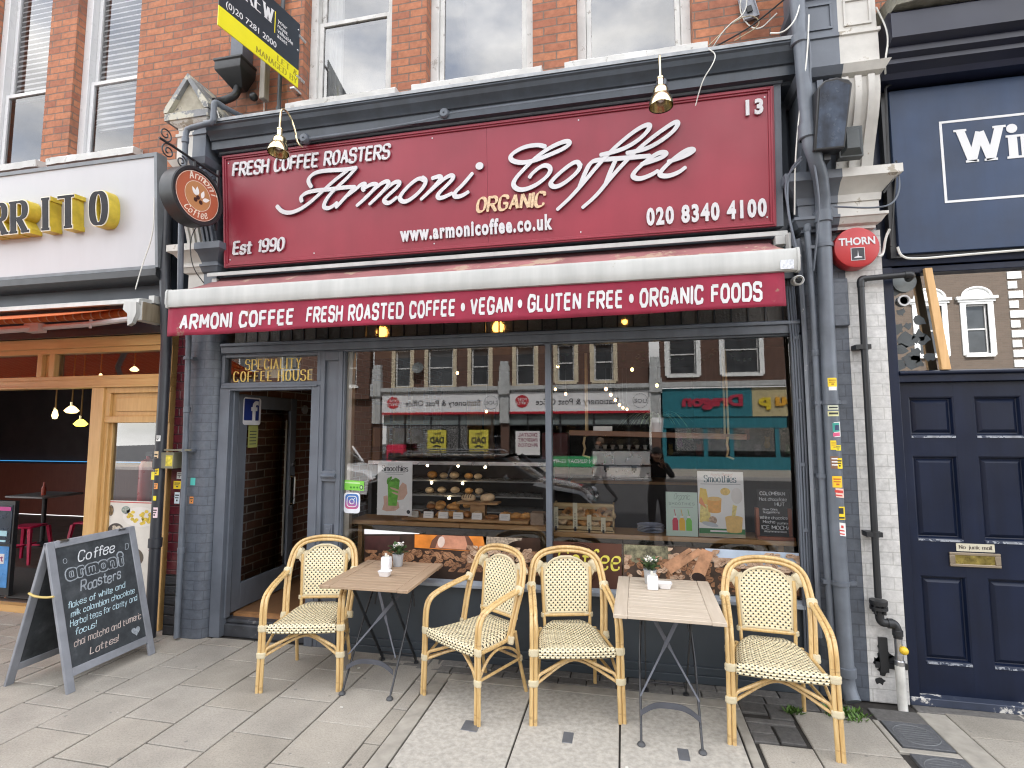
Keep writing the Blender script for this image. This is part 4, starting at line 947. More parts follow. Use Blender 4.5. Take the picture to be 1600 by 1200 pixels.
M_WCAB = mat('white_cable', (.66, .65, .60), .5, var=.15); M_BCAB = mat('black_cable', (.02, .02, .02), .5)
cable([(1.29, -.40, 4.62), (1.26, -.42, 4.3), (1.21, -.36, 3.95), (1.18, -.32, 3.6), (1.20, -.2, 3.3)], .005, M_WCAB, 'thin white cable hanging beside the drainpipe above the sign corner')
cable([(1.28, -.32, 4.75), (1.29, -.42, 4.3), (1.25, -.36, 3.9), (1.32, -.33, 3.4), (1.33, -.25, 3.2), (1.315, -.16, 2.9)], .007, M_GREY, 'grey cable following the upper drainpipe down to its bend')
cable([(1.20, -.40, 3.62), (1.13, -.33, 3.55), (1.115, -.33, 3.3), (1.15, -.34, 3.05), (1.17, -.34, 2.95)], .008, M_GREY, 'thick grey cable loop right of the burgundy sign')
cable([(1.20, -.40, 3.60), (1.10, -.33, 3.5), (1.125, -.33, 3.25), (1.16, -.3, 3.0)], .006, M_GREY, 'second grey cable loop right of the burgundy sign')
cable([(.72, .02, 4.76), (.82, -.1, 4.86), (1.0, .0, 5.02), (.98, -.06, 5.2), (.93, .02, 5.05), (1.06, .02, 4.85), (1.18, -.1, 4.9)], .005, M_WCAB, 'tangle of white wire on the sill right of the upstairs windows')
cable([(.70, .0, 4.79), (.9, -.08, 4.92), (1.04, -.02, 4.98), (1.1, .0, 4.9), (.9, .02, 4.82)], .004, mat('yellowed_cable', (.5, .42, .28), .5), 'yellowed wire looping near the loose grey box')
cable([(.76, .0, 4.78), (.95, -.1, 4.80), (1.06, -.08, 4.88), (1.22, -.33, 4.86)], .006, M_BCAB, 'black cable running from the upstairs sill to the drainpipe')
cable([(.64, -.37, 4.50), (.69, -.385, 4.44), (.66, -.39, 4.36), (.60, -.38, 4.28), (.57, -.34, 4.20), (.55, -.30, 4.13)], .004, M_WCAB, 'short frayed white wire dangling over the cornice')
cable([(1.05, -.37, 4.55), (1.12, -.42, 4.50), (1.2, -.42, 4.58), (1.24, -.40, 4.72)], .005, M_WCAB, 'white cable sagging from the cornice end to the drainpipe')
cable([(-3.28, .03, 4.80), (-3.29, .02, 5.4), (-3.28, .02, 6.2)], .004, M_WCAB, 'thin pale wire running up the brickwork behind the agent board')
cable([(-3.62, -.3, 4.72), (-3.5, -.3, 4.66), (-3.46, -.3, 4.52), (-3.40, -.34, 4.50)], .006, M_WCAB, 'white cable draped over the gabled capital')
cable([(-3.60, -.32, 3.62), (-3.66, -.36, 3.45), (-3.62, -.36, 3.2), (-3.58, -.26, 3.08)], .004, M_BCAB, 'thin black wire hanging below the round coffee sign')
cable([(-4.14, -.28, 3.9), (-4.10, -.30, 3.55), (-4.22, -.28, 3.30), (-4.24, -.32, 3.05)], .005, M_WCAB, 'white cable dropping to the neighbouring awning motor')
g = Grp('loose_box', 'open grey plastic box hanging on the bricks amid loose wires', 'box', (1.0, .04, 5.0))
b = MB(); T = Matrix.Translation((1.01, .03, 5.08)) @ Matrix.Rotation(R(-12), 4, 'Y'); b.T = T
b.box(-.05, .05, -.01, .0, -.10, .10); b.box(-.055, -.05, -.03, .0, -.10, .10); b.box(.05, .055, -.03, .0, -.10, .10); b.box(-.055, .055, -.03, .0, -.105, -.1); b.box(-.055, .055, -.03, .0, .1, .105); g.part('case', b, mat('grey_plastic', (.30, .31, .34), .5))
b = MB(); b.T = T; b.box(-.02, .02, -.026, -.0105, -.05, .0); g.part('terminal', b, M_BCAB)
# CCTV camera under the awning end
g = Grp('security_camera', 'small white security camera with black lens under the awning end', 'camera', (1.165, -.2, 2.80)); b = MB(); d = V((-.1, -1, -.2)).normalized(); c = V((1.165, -.30, 2.800))
b.lathe([(.0, -.07), (.03, -.068), (.034, .0), (.034, .05), (.029, .055), (.029, .045), (.0, .045)], c, d, 20); g.part('housing', b, mat('camera_white', (.68, .68, .66), .4))
b = MB(); b.lathe([(.0, .046), (.021, .046), (.019, .052), (.0, .054)], c + d * .002, d, 16); g.part('lens', b, mat('lens_black', (.01, .01, .012), .1)); b = MB(); b.tube([(1.165, -.24, 2.81), (1.185, -.15, 2.84), (1.2, -.05, 2.84)], .014, 8); g.part('mount', b, M_GREY)
# fire alarm bell box
g = Grp('alarm_box', 'round red fire alarm box lettered THORN on the white painted pier', 'alarm', (1.595, -.1, 3.05)); c = V((1.597, -.05, 3.05))
b = MB(); b.lathe([(.0, -.0), (.135, .0), (.142, .012), (.145, .085), (.14, .105), (.125, .112), (.0, .114)], c, (0, -1, 0), 40); g.part('case', b, mat('alarm_red', (.43, .03, .032), .38, var=.08, bump=.05))
b = MB(); d = fit(btext('THORN', .072, .001, bold=.03), .225); b.put(d, c + V((-.115, -.1155, .015)), XF, ZF); g.part('lettering', b, M_LETTER)
b = MB(); b.box(c.x - .043, c.x + .043, c.y - .116, c.y - .113, c.z - .095, c.z - .005); g.part('emblem_panel', b, M_LETTER)
b = MB(); b.box(c.x - .039, c.x + .039, c.y - .1175, c.y - .116, c.z - .091, c.z - .009); g.part('emblem_panel', b, mat('emblem_black', (.03, .03, .035), .5))
b = MB(); b.prism([(c.x - .024, c.y - .1177, c.z - .078), (c.x + .024, c.y - .1177, c.z - .078), (c.x + .024, c.y - .1177, c.z - .072), (c.x + .004, c.y - .1177, c.z - .066), (c.x, c.y - .1177, c.z - .022), (c.x - .004, c.y - .1177, c.z - .066), (c.x - .024, c.y - .1177, c.z - .072)], (0, -.0006, 0)); g.part('emblem', b, M_LETTER)
# floodlights on the capital ledge
g = Grp('floodlight', 'dusty black shop floodlight with clouded glass on the right capital', 'floodlight', (1.37, -.32, 3.66))
b = MB(); y = -.40; b.prism([(1.27, y - .02, 3.64), (1.455, y - .02, 3.64), (1.49, y - .10, 4.03), (1.47, y - .10, 4.06), (1.40, y - .10, 4.085), (1.33, y - .10, 4.075), (1.285, y - .10, 4.03)], (0, .13, .02)); g.part('housing', b, M_BLACK, bevel=.008)
b = MB(); b.add([(1.285, y - .0235, 3.655), (1.445, y - .0235, 3.655), (1.475, y - .1005, 4.02), (1.40, y - .104, 4.062), (1.33, y - .104, 4.055), (1.298, y - .1005, 4.02)], [(0, 1, 2, 3, 4, 5)]); g.part('lens', b, mat('dusty_lens', (.045, .062, .092), .25, streak=.4, var=.6, scale=9, wear=(.30, .33, .38), wearamt=.66, wscale=12))
b = MB(); b.box(1.35, 1.39, -.36, -.27, 3.60, 3.64); g.part('bracket', b, M_BLACK)
g = Grp('sensor_box', 'small black sounder box beside the dusty floodlight', 'box', (1.52, -.36, 3.62)); b = MB()
b.loft([[(1.455, -.27, 3.62), (1.60, -.27, 3.62), (1.60, -.33, 3.62), (1.455, -.33, 3.62)], [(1.455, -.27, 3.83), (1.60, -.27, 3.83), (1.60, -.33, 3.83), (1.455, -.33, 3.83)]], True, True)
b.loft([[(1.465, -.331, 3.63), (1.59, -.331, 3.63), (1.59, -.331, 3.82), (1.465, -.331, 3.82)], [(1.49, -.37, 3.66), (1.565, -.37, 3.66), (1.565, -.37, 3.79), (1.49, -.37, 3.79)]], True, True); g.part('case', b, mat('weathered_black_plastic', (.065, .073, .074), .55, var=.3, scale=9))
# black gas riser on the white pier
g = Grp('gas_pipe', 'black gas pipe with flange, elbows and yellow valve on the white pier', 'pipe', (1.72, -.1, 0))
b = MB(); b.tube([(1.617, -.11, .69), (1.622, -.11, 1.7), (1.625, -.11, 2.79)], .021, 12); b.tube(smooth_path([(1.625, -.11, 2.78), (1.625, -.11, 2.835), (1.66, -.11, 2.838)], 3), .024, 12); b.tube([(1.65, -.11, 2.838), (1.92, -.10, 2.853)], .020, 12); b.tube(smooth_path([(1.90, -.10, 2.852), (1.95, -.10, 2.853), (1.955, -.03, 2.84)], 3), .024, 12)
b.tube(smooth_path([(1.617, -.11, .60), (1.62, -.11, .535), (1.66, -.11, .53), (1.70, -.11, .535), (1.718, -.11, .50), (1.718, -.11, .44)], 3), .026, 12); g.part('pipe', b, M_BLACK)
b = MB(); b.lathe([(.0, .0), (.05, .0), (.052, .012), (.052, .03), (.0, .032)], (1.617, -.11, .645), (0, 0, 1), 18); b.lathe([(.0, .0), (.052, .0), (.052, .02), (.0, .02)], (1.617, -.11, .615), (0, 0, 1), 18)
for a in range(4): b.lathe([(.009, -.02), (.009, .05)], (1.617 + .038 * cos(a * pi / 2 + .6), -.11 + .038 * sin(a * pi / 2 + .6), .61), (0, 0, 1), 6)
b.lathe([(.027, 0), (.031, .003), (.031, .035), (.027, .038)], (1.718, -.11, .455), (0, 0, 1), 14, caps=False); b.lathe([(.027, 0), (.031, .003), (.031, .035), (.027, .038)], (1.66, -.11, .53), (1, 0, 0), 14, caps=False); g.part('flange', b, M_BLACK)
b = MB(); b.tube([(1.718, -.11, .44), (1.718, -.11, .34)], .022, 12); b.lathe([(.026, 0), (.03, .004), (.03, .03), (.026, .034)], (1.718, -.11, .27), (0, 0, 1), 14); b.tube([(1.718, -.11, .34), (1.718, -.11, .27)], .024, 12); g.part('joint', b, M_STEEL)
b = MB(); b.ball((1.735, -.14, .375), .026, 12, 8); g.part('valve_cap', b, mat('gas_yellow', (.75, .48, .03), .4))
b = MB(); b.tube([(1.718, -.11, .272), (1.722, -.11, -.01)], .028, 14); g.part('sleeve', b, mat('white_sleeve', (.62, .61, .57), .5, var=.2, scale=9))
for z in (2.36, 1.10):
    b = MB(); x = 1.62; b.box(x - .055, x + .04, -.13, -.047, z - .016, z + .016); b.lathe([(.027, -.018), (.027, .018), (.021, .018), (.021, -.018)], (x, -.11, z), (0, 0, 1), 14, caps=False); g.part('clip', b, M_BLACK)
b = MB(); b.box(1.60, 1.79, -.062, -.0475, .225, .262); b.box(1.625, 1.675, -.066, -.0475, .20, .42); g.part('wall_plate', b, M_BLACK)
# pipes on the left
pipe('rainwater_pipe', 'thick black rainwater pipe with stickers between the burrito bar and the burgundy tiles', 'pipe', [[(-4.16, -.14, 4.05), (-4.12, -.14, 3.2), (-4.072, -.13, 2.6), (-4.072, -.13, .0)]], mat('black_pipe', (.03, .033, .04), .35, var=.2), .045, [((-4.072, -.13, 1.55), (0, 0, -1), .09), ((-4.072, -.13, .85), (0, 0, -1), .08)], base=(-4.07, -.13, 0), n=16)
g = pipe('downpipe', 'grey downpipe stepping round the gabled capital and down to the pavement', 'pipe', [[(-3.44, -.40, 4.62), (-3.44, -.40, 4.48), (-3.455, -.40, 4.46), (-3.65, -.40, 4.44), (-3.70, -.40, 4.43), (-3.715, -.40, 4.39), (-3.73, -.38, 3.9), (-3.75, -.36, 3.55), (-3.785, -.30, 3.0), (-3.80, -.20, 2.82), (-3.805, -.16, 2.6), (-3.80, -.135, 1.4), (-3.80, -.13, .02)]], M_PVC, .024,
     [((-3.80, -.13, .78), (0, 0, -1), .05), ((-3.716, -.40, 4.36), (0, 0, -1), .05), ((-3.80, -.145, 1.95), (0, 0, 1), .05)], [(-3.80, -.14, 1.62, .07), (-3.805, -.16, 2.44, .05)], base=(-3.8, -.13, 0))
b = MB(); b.tube(smooth_path([(-3.44, -.40, 4.60), (-3.44, -.39, 4.66), (-3.43, -.30, 4.66)], 2), .025, 10); b.tube([(-3.43, -.31, 4.66), (-3.40, .04, 4.72)], .022, 10); g.part('elbow', b, M_PVC)
g = Grp('rainwater_hopper', 'black rainwater hopper head with square downpipe above the gabled capital', 'hopper', (-3.50, -.05, 5.0))
b = MB(); b.loft([[(-3.50 - w_, -.02 + .02, z), (-3.50 - w_, -.06 - d_, z), (-3.50 + w_, -.06 - d_, z), (-3.50 + w_, .0, z)] for w_, d_, z in ((.05, .01, 5.0), (.06, .02, 5.01), (.135, .14, 5.11), (.14, .145, 5.12), (.14, .145, 5.19), (.15, .155, 5.20), (.15, .155, 5.22))], True, True); g.part('hopper', b, M_BLACK, bevel=.004)
b = MB(); b.box(-3.565, -3.435, -.10, .04, 5.22, 7.3); g.part('square_pipe', b, mat('weathered_lead_pipe', (.10, .11, .13), .5, var=.3, scale=5))
b = MB(); b.tube(smooth_path([(-3.50, -.06, 5.03), (-3.50, -.08, 4.92), (-3.60, -.12, 4.86), (-3.62, -.2, 4.8)], 3), .034, 12); b.ball((-3.36, -.02, 4.93), .04); g.part('outlet', b, M_BLACK)
b = MB(); b.tube([(-3.10, .0, 4.72), (-3.10, .01, 6.9)], .019, 10); b.lathe([(.026, 0), (.026, .06)], (-3.10, .0, 4.74), (0, 0, 1), 12)
solo('vent_pipe', b, mat('old_black_pipe', (.05, .055, .06), .5, var=.2), 'thin black vertical pipe up the bricks right of the wooden post', 'pipe')
b = MB(); b.bevbox(-3.265, -3.205, -.07, .0, 4.87, 6.9, .006)
solo('timber_post', b, wood_mat('weathered_grey_timber', (.22, .20, .17), (.36, .33, .29), 'z', .8), 'weathered grey timber post fixed to the bricks behind the agent board', 'post')
# estate agent board on the post, at an angle to the wall
EB = Grp('agent_board', 'black and yellow LET and MANAGED BY estate agent board above the coffee sign', 'sign', (-2.9, -.05, 4.94), None)
P1 = V((-2.888, -.03, 4.946)); dx = V((sin(R(10.6)), cos(R(10.6)), 0)); P0 = P1 - dx * .82; NB = dx.cross(ZF)
def eb(b, u0, u1, z0, z1, h0, h1):
    P = [P0 + dx * u + ZF * z + NB * h for h in (h0, h1) for u, z in ((u0, z0), (u1, z0), (u1, z1), (u0, z1))]
    b.add(P, [(0, 3, 2, 1), (4, 5, 6, 7), (0, 1, 5, 4), (1, 2, 6, 5), (2, 3, 7, 6), (3, 0, 4, 7)])
b = MB(); eb(b, 0, .82, .165, .62, -.004, .004); EB.part('panel', b, mat('board_black', (.014, .022, .032), .4, var=.1))
b = MB(); eb(b, 0, .82, 0, .1648, -.004, .004); EB.part('panel', b, mat('board_yellow', (.72, .65, .012), .4, var=.04), label='yellow lower strip of the board')
def ebt(d, u, z, mt, lab): b = MB(); b.put(d, P0 + dx * u + ZF * z + NB * .0042, dx, ZF); EB.part('lettering', b, mt, label=lab)
WP = mat('white_vinyl', (.66, .66, .66), .5, var=.02); YP = mat('yellow_vinyl', (.86, .75, .02), .5, var=.02)
ebt(fit(btext('(0)20 7281 2000', .075, .0006, bold=.004), .50), .06, .20, WP, 'white phone number (0)20 7281 2000')
ebt(fit(pen('DREW', .125, .22, .06, 0, 2.6, 4, serif=.32, depth=.0006), .36), .145, .395, WP, 'white serif capitals ending in DREW')
for i, t in enumerate(('your', 'most', 'valuable', 'asset')): ebt(btext(t, .056, .0006, bold=.006), .565, .452 - i * .047, WP, 'white slogan word ' + t)
b = MB(); eb(b, .532, .540, .33, .53, .0041, .0048); EB.part('divider', b, YP)
DG = mat('olive_print', (.30, .25, .015), .5, var=.02)
ebt(fit(pen('LET &', .05, .20, .06, 0, 2.6, 6, serif=.3, depth=.0006), .22), .58, .095, DG, 'dark serif letters LET and an ampersand')
ebt(fit(pen('MANAGED BY', .05, .20, .06, 0, 2.6, 6, serif=.3, depth=.0006), .44), .36, .025, DG, 'dark serif letters MANAGED BY')
b = MB(); b.bevbox(-2.95, -2.90, -.06, .05, 4.925, 4.945, .004); b.tube([(-2.885, -.04, 5.05), (-2.88, .05, 5.05)], .012, 8); b.tube([(-2.885, -.04, 5.45), (-2.88, .05, 5.45)], .012, 8)
for z in (.1, .35, .55): b.ball(P1 + ZF * z - dx * .02 + NB * .005, .009)
EB.part('fixing', b, M_STEEL)
# ------------------------------------------------------------------ burrito bar next door (left)
BG = Grp('burrito_bar', 'brick burrito bar building at the left with golden wood shopfront and two white sash windows', 'shop', (-5.5, 0, 0))
LW = [(-6.80, -5.975, 4.55, 7.3), (-5.62, -4.795, 4.55, 7.3)]
b = MB(); wall_openings(b, -14, -3.8002, 4.25, 10.5, .05, .30, LW); b.box(-14, -3.8002, .301, 9, 10.3, 10.5); BG.part('brick_wall_and_shade_roof', b, M_RED, smooth=False)  # wall carried up and roofed out of view, added to keep sun off the street
b = MB(); b.box(-9.5, -3.85, .9, 1.0, 4.2, 8.2); b.box(-9.5, -3.85, .3, .9, 4.2, 4.25); BG.part('upstairs_room', b, mat('pale_room', (.10, .105, .11), .9, var=.1))
M_UPVC = mat('bright_white_frame', (.61, .61, .61), .3, var=.03)
for i, o in enumerate(LW):
    w_ = sash(BG, *o[:2], 4.60, 7.3, .14, M_UPVC, rail=5.50 if i else 5.52, sill_z=4.585, fw_=.085, over=.10 if i == 0 else .13, gm=glass_mat('neighbour_glass', .07))
    b = MB(); z = 5.06 if i else 5.55
    zb = z
    while z < 7.25:
        b.add([(o[0] + .1, .232, z), (o[1] - .1, .232, z), (o[1] - .1, .270, z + .054), (o[0] + .1, .270, z + .054), (o[0] + .1, .235, z - .001), (o[1] - .1, .235, z - .001), (o[1] - .1, .273, z + .053), (o[0] + .1, .273, z + .053)], [(0, 1, 2, 3), (7, 6, 5, 4)]); z += .060
    b.box(o[0] + .1, o[1] - .1, .275, .3, zb - .03, zb - .005)
    BG.part('venetian_blind', b, mat('white_blind', (.85, .86, .88), .5, var=.03), w_)
b = MB(); b.box(-9.5, -4.13, -.06, .05, 2.72, 4.25); b.box(-4.13, -3.84, .04, .10, 2.72, 4.25); BG.part('fascia_backing', b, mat('blue_black_band', (.018, .024, .034), .45, var=.3, scale=2))
b = MB(); b.xprism([(-.06, 3.16), (-.19, 3.17), (-.23, 3.20), (-.23, 3.26), (-.06, 3.27)], -9.5, -4.13); b.box(-9.5, -4.12, -.09, -.06, 2.70, 2.76); BG.part('fascia_trim', b, M_BLACK)
PINE = wood_mat('golden_pine_upright', (.52, .30, .10), (.66, .42, .17), 'z', .42, bump=.05); PINEX = wood_mat('golden_pine_rail', (.50, .28, .095), (.64, .40, .16), 'x', .42, bump=.05)
b = MB()
b.box(-9.5, -4.12, -.03, .08, 2.60, 2.70); b.box(-9.5, -4.12, -.012, .08, 2.55, 2.60); b.box(-9.5, -4.12, -.02, .08, 2.225, 2.285); b.box(-9.5, -4.12, -.04, .08, 2.205, 2.225)
b.box(-9.5, -4.12, -.012, .07, 2.285, 2.325)
BG.part('timber_rail', b, PINEX, bevel=.003)
b = MB()
for x0, x1, d in ((-5.72, -5.66, -.012), (-5.66, -5.57, .03), (-5.57, -5.505, -.012), (-4.16, -4.12, -.012)): b.box(x0, x1, d, .079, 2.325, 2.55)
b.box(-5.0, -4.86, -.03, .10, .0, 2.205); b.box(-4.86, -4.82, .0, .09, .0, 1.868); b.box(-4.82, -4.79, .025, .085, .0, 1.866)
b.box(-4.86, -4.12, -.01, .08, 2.15, 2.205); b.box(-4.86, -4.12, -.01, .08, 1.868, 1.93); b.box(-4.86, -4.80, -.01, .08, 1.93, 2.15); b.box(-4.16, -4.12, -.01, .08, 1.93, 2.15)
b.box(-4.80, -4.16, .02, .06, 1.93, 2.15); b.box(-4.745, -4.17, .008, .02, 1.975, 2.105); b.box(-4.17, -4.12, 0, .09, 0, 1.868); b.box(-4.79, -4.17, .0, .09, .0, .28)
BG.part('timber_frame', b, PINE, bevel=.004)
b = MB(); b.quad((-4.8, .05, .28), (-4.165, .05, .28), (-4.165, .05, 1.868), (-4.8, .05, 1.868)); BG.part('side_window', b, glass_mat('burrito_glass', .20))
b = MB(); b.quad((-9.5, .04, 2.32), (-4.15, .04, 2.32), (-4.15, .04, 2.555), (-9.5, .04, 2.555)); BG.part('transom_window', b, glass_mat('transom_glass', .06))
b = MB(); b.box(-14, -4.04, 4.5, 4.6, .1, 3.0); b.box(-4.12, -4.03, .1, 4.5, 0, 3.0); b.box(-14.1, -14, .1, 4.6, 0, 3.0); b.box(-14, -4.12, .1, 4.5, 2.74, 2.84); BG.part('inner_walls', b, mat('aubergine_wall', (.022, .012, .013), .7, var=.4, scale=2))
b = MB(); b.box(-14, -4.12, .30, 4.5, -.05, .085); b.box(-9.5, -4.12, .20, .30, -.05, .075); BG.part('floor', b, mat('brown_tile_floor', (.075, .055, .045), .5, var=.3, scale=4))
b = MB(); b.box(-9.5, -5.0, .12, .20, -.01, .065); BG.part('threshold', b, PINEX)
b = MB(); b.box(-8.5, -5.0, .25, 1.2, .0855, .092); BG.part('door_mat', b, mat('grey_mat', (.06, .058, .055), .95, var=.2, scale=60))
b = MB(); b.box(-14, -4.2, 4.46, 4.49, .1, 1.12); BG.part('brown_dado', b, wood_mat('red_brown_panel', (.12, .030, .018), (.17, .05, .03), 'z', .5))
b = MB(); b.box(-14, -4.2, 4.44, 4.455, 1.163, 1.176); BG.part('led_strip', b, emis('blue_led', (.05, .28, .6), .35))
# white fascia sign with gilt-sided letters
BS = Grp('fascia_sign', 'white burrito bar fascia sign with black faced gold sided letters', 'sign', (-5.5, -.2, 3.3))
SB = V((-4.13, -.20, 3.30)); UB = V((0, -.075, .985)).normalized(); NBB = XF.cross(UB)
b = MB(); P = [SB + XF * x + UB * z + NBB * h for h in (-.10, .0) for x, z in ((-5.4, 0), (-.03, 0), (-.03, 1.0), (-5.4, 1.0))]
FC = [(0, 3, 2, 1), (4, 5, 6, 7), (0, 1, 5, 4), (1, 2, 6, 5), (2, 3, 7, 6), (3, 0, 4, 7)]
b.add(P, FC); BS.part('panel', b, mat('gloss_white_panel', (.46, .46, .475), .35, streak=.025, var=.03, scale=2))
b = MB()
for x0, x1, z0, z1 in ((-5.4, 0, 1.0, 1.035), (-.03, .0, -.02, 1.0), (-5.4, -.03, -.03, .0)):
    b.add([SB + XF * x + UB * z + NBB * h for h in (-.10, .012) for x, z in ((x0, z0), (x1, z0), (x1, z1), (x0, z1))], FC)
BS.part('frame', b, mat('grey_sign_frame', (.17, .185, .20), .5, var=.2))
gs = mat('gilt_letter_side', (.62, .47, .05), .35, metal=.25, var=.25, scale=9); gf = mat('letter_face', (.018, .017, .020), .45, spec=.15, var=.3, scale=9); ge = mat('letter_edge', (.70, .66, .56), .4, var=.1)
xx = -.355 - .0
SL = (('O', -.684), ('T', -1.032), ('I', -1.225), ('R', -1.612), ('R', -1.862), ('U', -2.115), ('B', -2.38))
for ch, x in SL:
    for nm, th, tn, sr, d0, dep, mt in (('letter_side', .33, .135, .40, .0, .105, gs), ('letter_edge', .31, .12, .385, .105, .004, ge), ('letter_face', .245, .065, .33, .1095, .003, gf)):
        d = pen(ch, .285, th, tn, 0, 2, 4, serif=sr, depth=dep, it=3, sx=.84)
        b = MB(); b.put(([(a, c, e + d0) for a, c, e in d[0]], d[1]), SB + XF * (x + .07) + UB * .392, XF, UB); BS.part(nm, b, mt, label='letter %s of the sign' % ch if nm == 'letter_face' else None)
# awning next door, half open
BA = Grp('awning', 'orange striped awning with white cassette of the burrito bar, partly open', 'awning', (-5, -.2, 2.9))
b = MB(); b.xprism([(-.06, 2.99), (-.29, 2.975), (-.32, 2.96), (-.325, 2.925), (-.30, 2.92), (-.29, 2.945), (-.06, 2.955)], -9.5, -4.19); BA.part('cassette', b, M_WBAR)
b = MB(); b.prism([(-4.33, -.34, 2.94), (-4.20, -.34, 2.93), (-4.195, -.34, 2.83), (-4.235, -.34, 2.74), (-4.28, -.34, 2.72), (-4.29, -.34, 2.83), (-4.34, -.34, 2.87)], (0, .04, 0)); b.bevbox(-4.255, -4.175, -.30, -.07, 2.77, 2.945, .006); b.box(-4.22, -4.16, -.2, -.06, 2.95, 3.02); BA.part('end_cap', b, M_WBAR, bevel=.004)
b = MB(); b.box(-4.175, -4.168, -.30, -.07, 2.775, 2.94); BA.part('end_plate', b, wood_mat('worn_plate', (.2, .15, .09), (.35, .3, .22), 'z', .7))
def stripe_mat():
    k = NT('orange_striped_canvas'); g = k.n('NewGeometry'); sp = k.n('SeparateXYZ'); k.l(g.outputs['Position'], sp.inputs[0])
    f = k.math('FRACT', k.math('MULTIPLY', sp.outputs[0], 9.5)); o = k.ramp(f, [(0, (.85, .25, .07)), (.45, (.85, .27, .08)), (.5, (.88, .52, .28)), (.62, (.88, .52, .28)), (.66, (.78, .19, .06)), (1, (.78, .19, .06))])
    o.node.color_ramp.interpolation = 'CONSTANT'; k.col(o); k.b.inputs['Roughness'].default_value = .8
    tl = k.n('BsdfTranslucent'); k.l(o, tl.inputs[0]); ms = k.n('MixShader'); ms.inputs[0].default_value = .55; k.l(k.b.outputs[0], ms.inputs[1]); k.l(tl.outputs[0], ms.inputs[2]); k.l(ms.outputs[0], k.o.inputs[0]); return k.m
b = MB(); rows = []
for i in range(21):
    x = -9.4 + (-4.52 + 9.4) * i / 20; rows.append([(x, -.17 - 1.45 * t, 2.925 - .43 * t - .02 * sin(pi * t)) for t in (0, .2, .4, .6, .8, 1)])
b.loft(rows, False, False); o = BA.part('canopy', b, stripe_mat()); sm = o.modifiers.new('thick', 'SOLIDIFY'); sm.thickness = .002
b = MB(); b.tube([(-9.4, -.14, 2.885), (-4.33, -.14, 2.885)], .042, 14); BA.part('roller', b, stripe_mat())
b = MB(); b.tube([(-4.30, -.26, 2.80), (-4.75, -.30, 2.76), (-5.2, -.42, 2.72)], .026, 8); b.tube([(-5.2, -.42, 2.72), (-6.0, -1.0, 2.56), (-6.5, -1.5, 2.48)], .030, 8); b.box(-5.28, -5.12, -.46, -.38, 2.68, 2.76); b.tube([(-4.72, -.31, 2.72), (-4.72, -.31, 2.80)], .012, 8); BA.part('folding_arm', b, mat('dusty_white_arm', (.50, .45, .44), .5, var=.1))
b = MB(); b.bevbox(-9.4, -4.50, -1.69, -1.60, 2.44, 2.52, .01); BA.part('front_bar', b, M_WBAR)
# things inside the burrito bar
for (x, y, z, sc, kind, lab) in ((-6.129, .5, 1.97, 1, 0, 'small glass pendant lamp in the burrito bar, left of three'), (-5.905, .5, 2.01, 1.25, 1, 'wide glowing pendant lamp in the burrito bar, middle of three'), (-5.77, .5, 1.865, 1.2, 2, 'low yellow shaded pendant lamp in the burrito bar, right of three'), (-5.848, .75, 2.40, .8, 0, 'dim bulb behind the burrito bar transom glass, left'), (-5.108, .5, 2.44, .8, 1, 'bright bulb behind the burrito bar transom glass, right')):
    g = Grp('pendant_lamp', lab, 'lamp', (x, y, z), 'pendant lamps in the burrito bar')
    b = MB(); b.tube([(x, y, z + .06 * sc), (x, y, 2.74)], .008, 6); g.part('cord', b, mat('rope_cord', (.30, .19, .08), .9))
    b = MB(); prof = [(.0, -.05), (.02, -.045), (.03, -.01), (.022, .03), (.012, .06), (.0, .062)] if kind == 0 else ([(.0, -.025), (.035, -.02), (.055, .0), (.03, .03), (.012, .045), (.0, .046)])
    b.lathe([(r * sc, h * sc) for r, h in prof], (x, y, z), (0, 0, 1), 16); g.part('shade', b, emis('lamp_warm' if kind != 2 else 'lamp_yellow', (1, .74, .34) if kind != 2 else (.95, .75, .10), 1.0 if kind != 0 else .8))
    b = MB(); b.lathe([(.014 * sc, .04 * sc), (.014 * sc, .075 * sc), (.0, .076 * sc)], (x, y, z), (0, 0, 1), 10); g.part('lamp_holder', b, M_BRASS)
def stool(x, y, rz, lab, m_):
    t = thing('metal_stool', lab, 'stool', (x, y, .085), rz, 'red metal stools')
    b = MB(); b.bevbox(-.155, .155, -.155, .155, .44, .465, .012); b.obj('seat', m_, t)
    for sx in (-1, 1):
        for sy in (-1, 1):
            b = MB(); b.loft([[(sx * .15 - .02, sy * .15 - .02, .44), (sx * .15 + .02, sy * .15 - .02, .44), (sx * .15 + .02, sy * .15 + .02, .44), (sx * .15 - .02, sy * .15 + .02, .44)], [(sx * .20 - .013, sy * .20 - .013, 0), (sx * .20 + .013, sy * .20 - .013, 0), (sx * .20 + .013, sy * .20 + .013, 0), (sx * .20 - .013, sy * .20 + .013, 0)]], True, True); b.obj('leg', m_, t)
    b = MB(); b.box(-.17, .17, -.006, .006, .2, .22); b.box(-.006, .006, -.17, .17, .2, .22); b.obj('cross_brace', m_, t)
M_REDM = mat('raspberry_metal', (.45, .015, .07), .35, var=.1)
stool(-7.72, 1.45, .3, 'raspberry red metal stool inside the burrito bar doorway', M_REDM); stool(-7.2, 1.9, .1, 'raspberry red metal stool further inside the burrito bar', M_REDM)
t = thing('cafe_table', 'dark cafe table with grey top deep inside the burrito bar', 'table', (-8.6, 2.3, .085)); b = MB(); b.bevbox(-.35, .35, -.3, .3, .72, .75, .008); b.obj('table_top', mat('grey_top', (.2, .2, .2), .4), t); b = MB(); b.lathe([(.2, 0), (.2, .02), (.03, .05), (.03, .72)], (0, 0, 0), (0, 0, 1), 14); b.obj('pedestal', M_BLACK, t)
